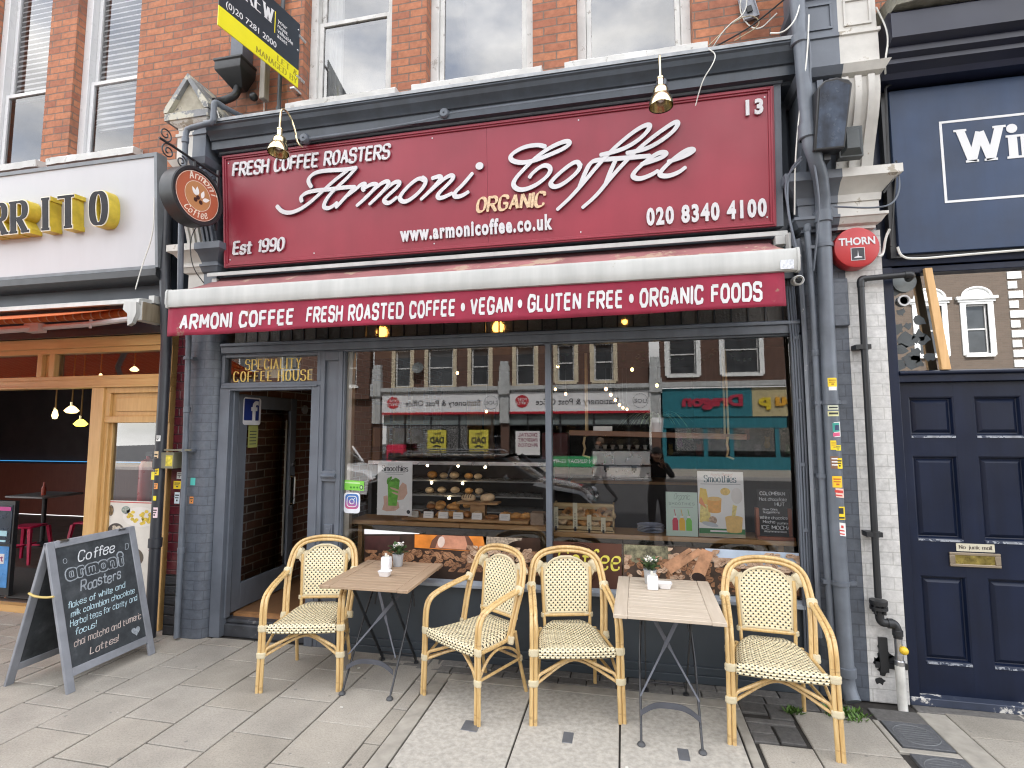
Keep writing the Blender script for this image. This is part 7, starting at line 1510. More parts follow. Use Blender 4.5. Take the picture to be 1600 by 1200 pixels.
layer(g, 'sheet', [(-.030, .60), (1.196, .62), (1.196, .928), (-.028, .938)], yd_, mat('brown_white_photo', (.06, .038, .027), .4, var=.6, scale=9))
layer(g, 'print', [(-.02, .80), (.36, .80), (.30, .932), (-.02, .934)], yd_ - .0006, mat('olive_sack_photo', (.16, .15, .09), .6, var=.8, scale=30))
layer(g, 'print', [(.62, .83), (1.19, .80), (1.19, .925), (.56, .93)], yd_ - .0006, mat('blue_white_photo', (.46, .54, .64), .4, var=.2, scale=5)); layer(g, 'print', [(.55, .85), (.95, .83), (.95, .85), (.56, .87)], yd_ - .001, mat('white_glint_photo', (.62, .50, .44), .4))
beans(g, [(-.02, .62, .61, .84), (.62, 1.18, .63, .80)], 170, 8, BEAN, yd_ - .002); beans(g, [(-.02, .55, .70, .86), (.3, .66, .84, .925), (.62, .95, .80, .87)], 85, 9, BEANP, yd_ - .007); beans(g, [(.95, 1.19, .78, .92)], 26, 10, BEANP, yd_ - .011)
CIN = mat('cinnamon_photo', (.42, .22, .12), .5, var=.35, scale=18)
for x0, z0, x1, z1, w_ in ((.30, .76, .53, .925, .030), (.50, .72, .58, .92, .045), (.27, .79, .46, .925, .018)): 
    d = V((x1 - x0, z1 - z0)).normalized(); n_ = V((-d.y, d.x)) * w_; layer(g, 'print', [(x0 - n_.x, z0 - n_.y), (x0 + n_.x, z0 + n_.y), (x1 + n_.x, min(.931, z1 + n_.y)), (x1 - n_.x, min(.931, z1 - n_.y))], yd_ - .0115 - w_ * .01, CIN)
layer(g, 'print', ell(.51, .72, .05, .035, -.3), yd_ - .0128, mat('bean_crease', (.018, .007, .004), .6))

# ------------------------------------------------------------------ the window display
LZ = 1.0225
BREAD = mat('golden_crust', (.55, .28, .085), .5, var=.5, scale=22, bump=.3, bscale=60); BREADD = mat('brown_crust', (.33, .145, .045), .5, var=.5, scale=24, bump=.3, bscale=60); BREADP = mat('floury_crust', (.62, .46, .28), .7, var=.35, scale=18, bump=.3, bscale=60); MUFD = mat('chocolate_muffin', (.045, .020, .012), .7, var=.5, scale=40, bump=.8, bscale=70)
g = Grp('pastry_board', 'long oak serving board of pastries on the window ledge', 'board', (-1.32, .26, LZ)); b = MB(); b.bevbox(-1.875, -.775, .16, .40, LZ + .008, LZ + .032, .004); g.part('board', b, MATS['oak_ledge']); b = MB(); b.box(-1.8, -1.76, .2, .36, LZ, LZ + .008); b.box(-.9, -.86, .2, .36, LZ, LZ + .008); g.part('feet', b, MATS['oak_ledge'])
PZ = LZ + .0322
def croissant(x, y, z, l, a, lab, m_=None, cat='croissant'):
    b = MB(); n = 22; rings = []
    for i in range(n + 1):
        t = -1 + 2 * i / n; an = t * 1.15; R0 = l * .55; c = V((R0 * sin(an), R0 * (1 - cos(an)) * .8, 0)); seg = .5 + .5 * abs(sin(t * 9.5)); r = l * .24 * (1 - abs(t) ** 2.2) ** .8 * (.84 + .16 * seg) + .002
        tg = V((cos(an), sin(an), 0)); nn = V((-sin(an), cos(an), 0)); rings.append([c + nn * r * cos(q) + V((0, 0, r * (.95 + .0) + r * sin(q) * .95)) for q in [2 * pi * j / 12 for j in range(12)]])
    M_ = Matrix.Translation((x, y, z)) @ Matrix.Rotation(a, 4, 'Z'); b.T = M_; b.loft(rings, True, True); b.T = None
    return solo('croissant', b, m_ or BREAD, lab, cat, 'pastries on the window board')
croissant(-.985, .27, PZ, .12, .2, 'golden croissant third from the right end of the pastry board'); croissant(-.895, .26, PZ, .115, .5, 'golden croissant second from the right end of the pastry board'); croissant(-.81, .27, PZ, .115, .3, 'golden croissant at the right end of the pastry board'); croissant(-1.47, .30, PZ + .05, .12, -.3, 'glazed yellow croissant heaped on the buns left of the cake stand'); croissant(-1.53, .22, PZ, .12, .1, 'glazed croissant behind the third price card')
def bun(x, y, z, r, m_, lab, nm='bun', sq=.62, group='pastries on the window board'):
    b = MB(); rg = random.Random(int(x * 999 + y * 77)); n = 16; rings = []
    for i in range(9):
        a = -pi / 2 + pi * i / 8; rings.append([(x + r * cos(a) * cos(t) * (1 + .06 * sin(3 * t + rg.random())), y + r * cos(a) * sin(t), z + r * sq * (1 + sin(a)) + rg.uniform(-.001, .001)) for t in [2 * pi * j / n for j in range(n)]])
    b.loft(rings, True, True); return solo(nm, b, m_, lab, nm, group)
for x, y, z, r, m_, nm, lab in ((-1.70, .30, PZ, .042, MUFD, 'muffin', 'dark chocolate muffin at the back left of the pastry board'), (-1.62, .30, PZ, .042, MUFD, 'muffin', 'dark chocolate muffin at the back behind the second price card'), (-1.66, .22, PZ, .040, MUFD, 'muffin', 'dark chocolate muffin at the front between the first two price cards'), (-1.78, .25, PZ, .038, BREADD, 'bun', 'brown bun at the far left end of the pastry board'), (-1.66, .29, PZ + .052, .042, BREADD, 'bun', 'brown bun balanced on the chocolate muffins'), (-1.58, .29, PZ + .048, .044, BREAD, 'bun', 'golden bun balanced on the chocolate muffins'), (-1.46, .23, PZ, .045, BREAD, 'bun', 'golden bun behind the fourth price card'), (-1.40, .31, PZ, .042, BREAD, 'bun', 'golden bun at the back below the cake stand'), (-1.315, .24, PZ, .046, BREADD, 'bun', 'split brown bun right of the fourth price card'), (-1.225, .25, PZ, .047, BREADP, 'bun', 'floury pale bun behind the fifth price card')): bun(x, y, z, r, m_, lab, nm)
b = MB(); b.tube([(-1.10 + .045 * cos(t), .24 + .04 * sin(t), PZ + .013) for t in [2 * pi * i / 24 for i in range(24)]], .014, 10, True); b.tube([(-1.14, .24, PZ + .014), (-1.06, .24, PZ + .014)], .012, 8); solo('pretzel', b, BREADD, 'brown ring pretzel lying between the fifth and sixth price cards', 'pretzel', 'pastries on the window board')
for i, (x, lab) in enumerate(((-1.775, 'white price card, first from the left on the pastry board'), (-1.638, 'white price card, second from the left on the pastry board'), (-1.505, 'white price card, third from the left on the pastry board'), (-1.375, 'white price card, fourth from the left on the pastry board'), (-1.212, 'white price card, fifth from the left on the pastry board'), (-.975, 'white price card, rightmost on the pastry board'))):
    gc = Grp('price_card', lab, 'card', (x, .16, PZ), 'price cards on the pastry board'); b = MB(); b.prism([(x - .043, .165, PZ), (x + .043, .165, PZ), (x + .043, .175, PZ + .052), (x - .043, .175, PZ + .052)], (0, .002, 0)); b.prism([(x - .043, .195, PZ), (x + .043, .195, PZ), (x + .043, .177, PZ + .052), (x - .043, .177, PZ + .052)], (0, .002, 0)); gc.part('card', b, mat('white_card', (.80, .79, .76), .6, var=.02))
    b = MB()
    for k in range(2): b.box(x - .03, x + .02 + .01 * k, .1655 + .003 * k, .1658 + .003 * k, PZ + .02 + .014 * k, PZ + .0225 + .014 * k)
    gc.part('print', b, GREYP)
g = Grp('cake_stand', 'wooden cake stand holding two loaves behind the pastry board', 'stand', (-1.24, .33, LZ)); b = MB(); b.bevbox(-1.43, -1.06, .27, .42, 1.160, 1.176, .004); g.part('top', b, MATS['oak_ledge']); b = MB(); b.box(-1.31, -1.18, .31, .38, LZ + .033, 1.160); g.part('stem', b, MATS['oak_ledge'])
b = MB(); rings = [[(-1.335 + .06 * u, .34 + .032 * cos(t) * (1 - u ** 4 * .5), 1.177 + .032 + .032 * sin(t) * (1 - u ** 4 * .5)) for t in [2 * pi * j / 12 for j in range(12)]] for u in [-1 + i / 5 for i in range(11)]]; b.loft(rings, True, True); gl = Grp('loaf', 'striped pastry loaf on the left of the cake stand', 'loaf', (-1.335, .34, 1.177), 'loaves on the cake stand'); gl.part('crust', b, BREADP)
b = MB()
for k in range(5): b.tube([(-1.385 + .022 * k + .014 * cos(t) * .6, .34 + .0335 * cos(t), 1.209 + .0335 * sin(t)) for t in [pi * j / 10 for j in range(11)]], .003, 5)
gl.part('icing', b, MUFD)
b = MB(); b.T = Matrix.Translation((-1.16, .34, 1.177)) @ Matrix.Rotation(R(-6), 4, 'Y'); rings = [[(.062 * u, .036 * cos(t) * (1 - u ** 4 * .6), .036 + .036 * sin(t) * (1 - u ** 4 * .6)) for t in [2 * pi * j / 12 for j in range(12)]] for u in [-1 + i / 5 for i in range(11)]]; b.loft(rings, True, True); solo('loaf', b, BREADP, 'floury filled roll on the right of the cake stand', 'loaf', 'loaves on the cake stand')
g = Grp('paper_stack', 'stack of brown paper bags at the right end of the pastry board', 'stack', (-.71, .25, LZ)); b = MB()
for k in range(11): dx_ = random.uniform(-.004, .004); b.box(-.765 + dx_, -.655 + dx_, .20, .33, LZ + .0085 * k, LZ + .0085 * k + .007)
g.part('bags', b, mat('kraft_paper', (.42, .32, .24), .8, var=.2, scale=20), smooth=False)
# wicker-like crate of bread rings
LZ2 = .9855; CR = Grp('bread_crate', 'open wooden crate of bread rings with four paper tags, right of the window mullion', 'crate', (-.33, .25, LZ2)); CW = wood_mat('raw_crate_wood', (.42, .30, .14), (.58, .44, .24), 'x', .7)
b = MB(); x0, x1, ya, yb_ = -.578, -.09, .165, .37
b.box(x0, x1, ya, yb_, LZ2, LZ2 + .012)
for z in (.02, .095): b.box(x0 + .0, x1, ya - .0, ya + .01, LZ2 + z, LZ2 + z + .028)
for z in (.02, .085, .15): b.box(x0, x1, yb_ - .01, yb_, LZ2 + z, LZ2 + z + .05)
for xx in (x0, x1 - .014): b.prism([(xx, ya, LZ2 + .0125), (xx, yb_, LZ2 + .0125), (xx, yb_, LZ2 + .215), (xx, ya + .05, LZ2 + .205), (xx, ya, LZ2 + .13)], (.014, 0, 0))
b.box(x0, x1, ya - .004, ya + .014, LZ2 + .20, LZ2 + .222); CR.part('crate', b, CW, bevel=.002)
rg = random.Random(4)
for i, (x, z, r, y) in enumerate(((-.50, .09, .060, .22), (-.42, .075, .062, .25), (-.33, .08, .060, .22), (-.24, .085, .060, .24), (-.16, .08, .058, .22), (-.46, .125, .060, .28), (-.36, .13, .060, .30), (-.27, .125, .060, .27), (-.18, .13, .058, .29), (-.13, .12, .05, .25))):
    b = MB(); tl = rg.uniform(.3, .9); ax = rg.uniform(-.4, .4); b.T = Matrix.Translation((x, y, LZ2 + z)) @ Matrix.Rotation(ax, 4, 'Y') @ Matrix.Rotation(R(60) * tl, 4, 'X')
    b.tube([(r * .68 * cos(t), r * .68 * sin(t), .006 * sin(5 * t)) for t in [2 * pi * k / 22 for k in range(22)]], .019, 8, True); b.tube([(r * .68 * cos(t) * .8, r * .68 * sin(t) * .8, .012) for t in [2 * pi * k / 22 for k in range(22)]], .010, 8, True); solo('bread_ring', b, BREAD if i % 3 else BREADP, ('golden bread ring in the window crate', 'golden bread ring in the window crate', 'golden bread ring in the window crate')[i % 3], 'bread ring', 'bread rings in the window crate')
for x, h, z in ((-.548, .165, .03), (-.395, .20, .03), (-.285, .12, .02), (-.175, .105, .015)):
    b = MB(); b.box(x - .018, x + .018, .150, .153, LZ2 + z, LZ2 + z + h); tg = CR.part('tag', b, mat('cream_tag', (.66, .63, .47), .6)); 
    b = MB(); b.put(pen('OLIVE & FETA' if h > .15 else ('MEAT' if h < .11 else 'PLAIN'), .013, .12, depth=.0004), (x + .006, .1497, LZ2 + z + .02), (0, 0, 1), (-1, 0, 0)); CR.part('lettering', b, INK, tg); b = MB(); b.box(x - .008, x + .008, .148, .164, LZ2 + z - .02, LZ2 + z + .015); CR.part('peg', b, M_BLACK)
# plates
g = Grp('plate_stack', 'stack of blue and white plates on the ledge left of the organic poster', 'plates', (.2, .27, LZ2)); b = MB()
for k in range(5): b.lathe([(.0, 0), (.06, 0), (.105, .012), (.106, .015), (.06, .006), (.0, .005)], (.19 + .004 * (k % 2), .29, LZ2 + .011 * k), (0, 0, 1), 28)
g.part('plates', b, mat('blue_white_china', (.42, .50, .66), .15, var=.3, scale=14))
# right-hand posters
g = Grp('organic_poster', 'pale mint Organic Smoothies card with three small bottles', 'poster', (.42, .16, LZ2)); y2 = .15
b = MB(); b.prism([(.300, y2, .988), (.532, y2, .988), (.535, y2, 1.318), (.303, y2, 1.320)], (0, .004, 0)); g.part('sheet', b, mat('mint_sheet', (.56, .72, .64), .4, var=.02))
ptxt(g, fit(pen('Organic', .042, .07, .05, R(40), 1.6, 4, shear=.35, depth=.0005), .115), .36, 1.265, y2 - .0005, mat('green_grey_print', (.16, .26, .24), .5), 'script word Organic'); ptxt(g, fit(pen('SMOOTHIES', .018, .11, depth=.0005, gap=4.5), .185), .325, 1.222, y2 - .0005, mat('green_grey_print', (.16, .26, .24), .5), 'spaced capitals SMOOTHIES')
layer(g, 'print', [(.34, 1.203), (.5, 1.203), (.5, 1.206), (.34, 1.206)], y2 - .0005, GREYP)
for x, c in ((.368, (.62, .03, .08)), (.418, (.85, .50, .03)), (.468, (.18, .58, .08))):
    m_ = mat('bottle_print%d' % int(x * 1000), c, .4); layer(g, 'print', [(x - .021, 1.03), (x + .021, 1.03), (x + .021, 1.105), (x + .010, 1.125), (x - .010, 1.125), (x - .021, 1.105)], y2 - .0006, m_); layer(g, 'print', [(x - .011, 1.125), (x + .011, 1.125), (x + .011, 1.14), (x - .011, 1.14)], y2 - .0006, PAPER); b = MB(); b.tube([(x + .004, y2 - .0008, 1.14), (x - .006, y2 - .0008, 1.19)], .002, 4); g.part('print', b, m_)
g = Grp('orange_poster', 'tall white Smoothies poster with two glasses of orange juice and fruit', 'poster', (.7, .16, LZ2))
b = MB(); b.prism([(.540, y2, .992), (.866, y2, .992), (.866, y2, 1.478), (.538, y2, 1.480)], (0, .005, 0)); g.part('sheet', b, PAPER)
ptxt(g, fit(pen('Smoothies', .048, .20, .06, 0, 2.2, 4, serif=.26, depth=.0006), .225), .588, 1.40, y2 - .0006, mat('teal_ink', (.05, .13, .17), .5), 'dark serif word Smoothies'); ptxt(g, fit(pen('Freshly Blended', .024, .07, .05, R(40), 2, 4, shear=.3, depth=.0005), .15), .635, 1.443, y2 - .0006, mat('pink_script', (.62, .36, .34), .5)); layer(g, 'print', [(.56, 1.382), (.845, 1.382), (.845, 1.386), (.56, 1.386)], y2 - .0006, GREYP)
layer(g, 'print', [(.541, .994), (.865, .994), (.865, 1.016), (.541, 1.016)], y2 - .0006, mat('poster_base', (.45, .40, .28), .5)); layer(g, 'print', [(.541, 1.0165), (.865, 1.0165), (.865, 1.055), (.541, 1.055)], y2 - .0006, GREEND); layer(g, 'print', [(.62, 1.03), (.79, 1.03), (.79, 1.042), (.62, 1.042)], y2 - .001, PAPER)
layer(g, 'print', [(.545, 1.25), (.62, 1.22), (.60, 1.345), (.555, 1.355)], y2 - .0007, mat('melon_print', (.86, .55, .10), .4, var=.3)); layer(g, 'print', [(.545, 1.24), (.60, 1.20), (.56, 1.29)], y2 - .0009, mat('melon_skin', (.80, .30, .12), .4))
layer(g, 'print', [(.545, 1.10), (.63, 1.07), (.62, 1.22), (.555, 1.24)], y2 - .0008, mat('pineapple_print', (.83, .66, .22), .4, var=.3, scale=50)); layer(g, 'print', ell(.735, 1.33, .035, .028), y2 - .0007, mat('sponge_print', (.82, .56, .16), .4, var=.3, scale=60)); layer(g, 'print', ell(.815, 1.30, .04, .06), y2 - .0007, mat('flower_print', (.74, .72, .70), .5)); layer(g, 'print', ell(.64, 1.115, .03, .03), y2 - .001, mat('passion_print', (.45, .33, .24), .5, var=.6, scale=70)); layer(g, 'print', ell(.62, 1.085, .06, .016, -.2), y2 - .0012, mat('spoon_print', (.55, .60, .66), .4))
for cx, cz, w_, h, m_ in ((.655, 1.225, .052, .10, ORJ), (.79, 1.085, .062, .105, ORP)): layer(g, 'print', [(cx - w_ * .85, cz - h * .45), (cx + w_ * .85, cz - h * .45), (cx + w_, cz + h * .5), (cx - w_, cz + h * .5)], y2 - .0014, m_); layer(g, 'print', ell(cx, cz + h * .5, w_, .016), y2 - .0018, ORP); layer(g, 'print', ell(cx, cz - h * .45, w_ * .85, .012), y2 - .0017, m_)
layer(g, 'print', [(.775, 1.15), (.80, 1.145), (.815, 1.225), (.785, 1.235)], y2 - .002, mat('pineapple_print', (.83, .66, .22), .4))
g = Grp('chalk_menu', 'small chalkboard in a red brown easel frame at the right end of the ledge', 'sign', (1.08, .17, LZ2)); MAHO = mat('red_brown_wood', (.30, .085, .035), .4, var=.2)
b = MB(); b.prism([(.965, .155, 1.01), (1.185, .155, 1.01), (1.185, .185, 1.35), (.965, .185, 1.35)], (0, .006, 0)); ck = g.part('chalk_panel', b, mat('black_slate', (.008, .009, .010), .8))
b = MB(); b.bevbox(.945, 1.205, .13, .20, .9855, 1.012, .004); 
for x in (.955, 1.178): b.bevbox(x - .012, x + .014, .15, .20, 1.0125, 1.215, .004)
g.part('easel_frame', b, MAHO)
for t, x, z, h, wd, mt in (('COLOMBIAN', .985, 1.308, .024, .17, chalkw), ('Hot chocolate', .98, 1.268, .022, .185, chalkw), ('HUT', 1.085, 1.232, .024, .065, chalkw), ('Now Drink', 1.0, 1.198, .014, .10, chalkw), ('Suggestions', 1.0, 1.178, .014, .11, chalkw), ('White chocolate', .975, 1.135, .020, .20, chalkw), ('Mocha', .995, 1.105, .020, .08, chalkw), ('yummy', 1.09, 1.10, .016, .085, chalkw), ('ICE MOCHA', .985, 1.062, .026, .195, chalkw), ('mmmmmmmm', 1.0, 1.04, .014, .15, chalkw)):
    d = fit(pen(t, h, .17, .12, R(40), 1.8, 4, jit=.5, depth=.0006, rng=random.Random(len(t))), wd); b = MB(); up_ = V((0, .03, .34)).normalized(); b.put(d, (x, .155 + (z - 1.01) * .0882 - .0006, z), XF, up_); g.part('chalk_writing', b, mt, ck, label='chalk words ' + t)
# palm in the corner
g = Grp('palm_plant', 'palm with long arching leaves in the lower left corner of the window', 'plant', (-2.15, .35, .16)); b = MB(); rg = random.Random(12)
for i in range(22):
    a = rg.uniform(-.2, 3.4); l = rg.uniform(.35, .72); c = V((-2.18, .33, .55)); P = []
    for k in range(9): t = k / 8; P.append(c + V((cos(a) * l * t * .75, -abs(sin(a)) * l * t * .24, l * (1.25 * t - .85 * t * t))))
    d = V((-sin(a), cos(a) * .4, 0)).normalized(); b.loft([[p - d * .016 * (1 - q / 8) ** .7 * min(1, q / 2 + .25), p + d * .016 * (1 - q / 8) ** .7 * min(1, q / 2 + .25)] for q, p in enumerate(P)], False, False)
g.part('fronds', b, mat('palm_leaf', (.055, .12, .04), .4, var=.5, scale=12)); b = MB(); b.lathe([(.0, 0), (.10, 0), (.13, .30), (.12, .30), (.11, .28), (.0, .28)], (-2.18, .34, .16), (0, 0, 1), 20); g.part('pot', b, M_BLACK); b = MB(); b.tube([(-2.18, .34, .44), (-2.18, .335, .60)], .03, 8); g.part('stem', b, mat('palm_stem', (.12, .10, .05), .8))
# hanging plank shelf with plant
g = Grp('hanging_shelf', 'wooden plank shelf hung on ropes across the right window pane', 'shelf', (.25, .5, 1.75)); WAL = wood_mat('red_walnut_plank', (.17, .075, .038), (.27, .13, .07), 'x', .45)
b = MB(); b.T = Matrix.Rotation(R(1.2), 4, 'Y'); b.T = Matrix.Translation((.248, .5, 1.753)) @ Matrix.Rotation(R(1.4), 4, 'Y'); b.bevbox(-.71, .71, -.10, .10, -.022, .022, .004); g.part('plank', b, WAL)
b = MB()
for x in (-.318, .823):
    for y in (.42, .58): b.tube([(x, y, 1.74), (x + .002, (y + .5) / 2, 2.94)], .009, 8)
    b.tube([(x - .01, .40, 1.735), (x - .02, .39, 1.68), (x - .01, .40, 1.64), (x - .025, .39, 1.58), (x + .03, .40, 1.56)], .010, 8)
g.part('rope', b, mat('tan_rope', (.50, .36, .18), .9, bump=.6, bscale=120))
g = Grp('spider_plant', 'spider plant with arching leaves in a white pot on the hanging shelf', 'plant', (.27, .5, 1.77)); b = MB(); b.lathe([(.0, 0), (.05, 0), (.06, .12), (.055, .12), (.05, .1), (.0, .1)], (.27, .5, 1.776), (0, 0, 1), 20); g.part('pot', b, mat('white_china', (.82, .82, .83), .12)); b = MB(); rg = random.Random(3)
for i in range(30):
    a = rg.uniform(0, 6.28); l = rg.uniform(.18, .36); c = V((.27, .5, 1.87)); P = [c + V((cos(a) * l * t, sin(a) * l * t * .7, l * (1.0 * t - 1.15 * t * t))) for t in [k / 8 for k in range(9)]]; d = V((-sin(a), cos(a), 0)); b.loft([[p - d * .012 * (1 - q / 8.5), p + d * .012 * (1 - q / 8.5)] for q, p in enumerate(P)], False, False)
g.part('leaves', b, mat('pale_spider_leaf', (.16, .22, .12), .5, var=.4, scale=9))
b = MB(); b.bevbox(-.26, -.10, .46, .54, 1.783, 1.825, .003); solo('card_box', b, mat('white_card', (.80, .79, .76), .6), 'small white box lying on the hanging shelf', 'box')
g = Grp('trailing_ivy', 'trailing ivy hanging from the ceiling behind the right window pane', 'plant', (.3, .6, 2.9)); b = MB(); rg = random.Random(21)
for (x, n) in ((-.50, 60), (.15, 90), (.42, 70), (.78, 80), (.95, 40)):
    for i in range(n):
        p = V((x + rg.gauss(0, .06), .55 + rg.gauss(0, .05), 2.93 - rg.random() ** 1.4 * .55)); a = rg.uniform(0, 6.28); d = V((cos(a), sin(a) * .5, -.5)).normalized() * .035; s_ = V((-sin(a), cos(a), .2)).normalized() * .017; b.add([p, p + d * .5 + s_, p + d, p + d * .5 - s_], [(0, 1, 2, 3)])
g.part('leaves', b, mat('ivy_leaf', (.03, .055, .025), .5, var=.5, scale=20), smooth=False)
# pendant bulbs
WB = emis('warm_bulb', (1, .62, .24), 2.2)
for i, (px_, pz_, py__) in enumerate(((719, 578, 1.4), (852, 572, 1.6), (835, 601, 1.9), (848, 613, 2.3), (866, 620, 2.0), (944, 608, 1.2), (951, 620, 1.5), (959, 629, 1.8), (967, 636, 2.1), (975, 642, 2.4), (982, 646, 2.7), (1035, 600, 1.5), (992, 571, 1.3), (757, 646, 2.2))):
    pass
BULBS = [(-1.79, 1.4, 2.42), (-.70, 1.6, 2.49), (-.86, 1.9, 2.33), (-.82, 2.3, 2.29), (-.66, 2.0, 2.21), (-.17, 1.2, 2.20), (-.13, 1.5, 2.16), (-.09, 1.8, 2.12), (-.05, 2.1, 2.08), (-.01, 2.4, 2.06), (.04, 2.7, 2.05), (.34, 1.5, 2.25), (.09, 1.3, 2.40), (-1.67, 2.2, 2.02)]
BL = ['over the pastry display, alone', 'high beside the mullion', 'left of the mullion, upper', 'left of the mullion, lower', 'just right of the mullion', 'first of the string nearest the window', 'second of the string', 'third of the string', 'fourth of the string', 'fifth of the string', 'last of the string deep in the shop', 'right of the white pot plant', 'high above the string of bulbs', 'deep above the display fridge']
for (x, y, z), l_ in zip(BULBS, BL):
    g = Grp('pendant_bulb', 'bare warm pendant bulb ' + l_, 'lamp', (x, y, z), 'bare bulbs hanging in the coffee shop'); b = MB(); b.ball((x, y, z), .016, 12, 8, (1, 1, 1.2)); g.part('bulb', b, WB); b = MB(); b.tube([(x, y, z + .03), (x, y, 2.95)], .004, 5); b.lathe([(.014, .024), (.014, .06), (.0, .06)], (x, y, z), (0, 0, 1), 8); g.part('cord', b, M_BLACK)
for x, lab in ((-2.07, 'glowing spot lamp behind the leaded panes above the left window'), (-1.02, 'glowing spot lamp behind the leaded panes left of the mullion'), (.02, 'dim spot lamp behind the leaded panes right of the mullion')):
    g = Grp('spot_lamp', lab, 'lamp', (x, .3, 2.65), 'spot lamps behind the leaded panes'); b = MB(); b.ball((x, .15, 2.655), .05 if x < 0 else .02, 12, 8); g.part('bulb', b, emis('amber_spot', (1, .46, .09), 6)); b = MB(); b.tube([(x, .15, 2.7), (x, .15, 2.95)], .01, 6); g.part('stem', b, M_BLACK)
# display fridge and back counter
DF = Grp('display_fridge', 'dark glass fronted display fridge with lit shelves of loaves inside the coffee shop', 'fridge', (-1.8, 1.6, .16)); b = MB()
X0_, X1_ = -2.75, -.78; b.box(X0_, X1_, 1.25, 1.9, .16, .78); b.box(X0_, X1_, 1.80, 1.9, .781, 1.46); b.box(X0_, X0_ + .04, 1.25, 1.8, .781, 1.43); b.box(X1_ - .04, X1_, 1.25, 1.8, .781, 1.43); b.box(X0_, X1_, 1.25, 1.8, 1.43, 1.46); DF.part('cabinet', b, mat('black_cabinet', (.02, .02, .022), .4))
b = MB(); b.box(X0_, X1_, 1.235, 1.2495, 1.425, 1.462); DF.part('edge_trim', b, M_STEEL)
for z in (.92, 1.08, 1.24): b = MB(); b.box(X0_ + .05, X1_ - .05, 1.35, 1.78, z, z + .014); DF.part('shelf', b, mat('glass_shelf', (.25, .25, .24), .2))
for x, z in ((-2.1, 1.41), (-1.75, 1.41), (-2.05, 1.225), (-1.7, 1.225), (-1.45, 1.40), (-1.85, 1.065)): b = MB(); b.ball((x, 1.33, z), .014, 8, 6); DF.part('shelf_lamp', b, emis('fridge_light', (1, .80, .5), 9))
rg = random.Random(8)
for z in (.935, 1.095, 1.255):
    for x in (-2.12, -1.98, -1.84, -1.70, -1.58):
        bun(x + rg.uniform(-.02, .02), 1.5 + rg.uniform(-.05, .05), z, rg.uniform(.045, .06), BREAD if rg.random() < .6 else BREADP, 'loaf on a lit shelf of the display fridge', 'loaf', .7, 'loaves in the display fridge')
BC = Grp('service_counter', 'dark service counter deep inside the coffee shop', 'counter', (.2, 3.4, .16)); b = MB(); b.box(-.7, 1.2, 3.1, 3.7, .16, 1.08); BC.part('body', b, mat('black_counter', (.03, .028, .026), .5)); b = MB(); b.box(-.72, 1.22, 3.05, 3.72, 1.0805, 1.115); BC.part('top', b, MATS['oak_ledge'])
EM = Grp('coffee_machine', 'steel espresso machine on the service counter', 'machine', (-.1, 3.3, 1.12)); b = MB(); b.bevbox(-.45, .35, 3.2, 3.65, 1.30, 1.52, .02); b.bevbox(-.45, .35, 3.3, 3.65, 1.14, 1.30, .01); b.bevbox(-.45, .35, 3.15, 3.65, 1.116, 1.14, .005); EM.part('body', b, M_STEEL)
for x in (-.25, .12): b = MB(); b.lathe([(.035, 0), (.035, .06), (.0, .06)], (x, 3.25, 1.24), (0, 0, 1), 12); b.tube([(x, 3.24, 1.25), (x, 3.1, 1.235)], .013, 6); EM.part('group_head', b, M_BLACK)
b = MB()
for k in range(7): x = -.38 + .11 * k; b.lathe([(.022, 0), (.035, .06), (.031, .06), (.02, .005), (.0, .005)], (x, 3.42, 1.521), (0, 0, 1), 12)
EM.part('cups', b, mat('white_china', (.82, .82, .83), .12))
b = MB(); b.bevbox(-1.15, -.78, 3.3, 3.6, 1.1, 1.75, .01); solo('drinks_cooler', b, mat('red_cooler', (.16, .012, .02), .4), 'dark red drinks cooler left of the espresso machine', 'cooler')
g = Grp('lower_cups', 'paper cups standing low behind the bean photo at the right corner', 'cups', (1.02, .3, .75)); b = MB()
for x, z in ((.99, .93), (1.10, .90)): b.lathe([(.0, 0), (.03, 0), (.045, .10), (.047, .103), (.0, .10)], (x, .30, z - .07), (0, 0, 1), 18)
g.part('cups', b, mat('white_card', (.80, .79, .76), .6)); b = MB(); b.box(.9, 1.2, .2, .42, .80, .83); g.part('rest', b, M_DARK)
# ------------------------------------------------------------------ the other side of the street (seen in the panes)
random.seed(31); YF = -21.0
M_B2 = brick_mat('brown_red_brick_opposite', (.125, .060, .040), (.09, .045, .033), (.10, .08, .068), .222, .0755, .008, .9, .4)
M_B3 = brick_mat('brown_stock_brick', (.125, .092, .070), (.095, .07, .052), (.12, .105, .09), .222, .0755, .008, .9, .4)
M_ST = mat('cream_stone', (.50, .43, .31), .7, var=.15, scale=4); M_GS = mat('grey_stone_paint', (.40, .41, .41), .6, var=.15, scale=5); M_WG = mat('white_surround', (.72, .73, .72), .5, var=.05)
b = MB(); b.box(-40, 40, YF, -17.2, -.3, 0.0); struct('far_pavement', b, M_SLAB); b = MB(); b.box(-40, 40, -17.2, -17.05, -.3, .004); struct('far_kerb', b, M_KERB)
def fbox(b, x0, x1, z0, z1, d0, d1): b.box(x0, x1, YF - d1, YF - d0, z0, z1)     # d: depth behind the far building line, negative = proud of it
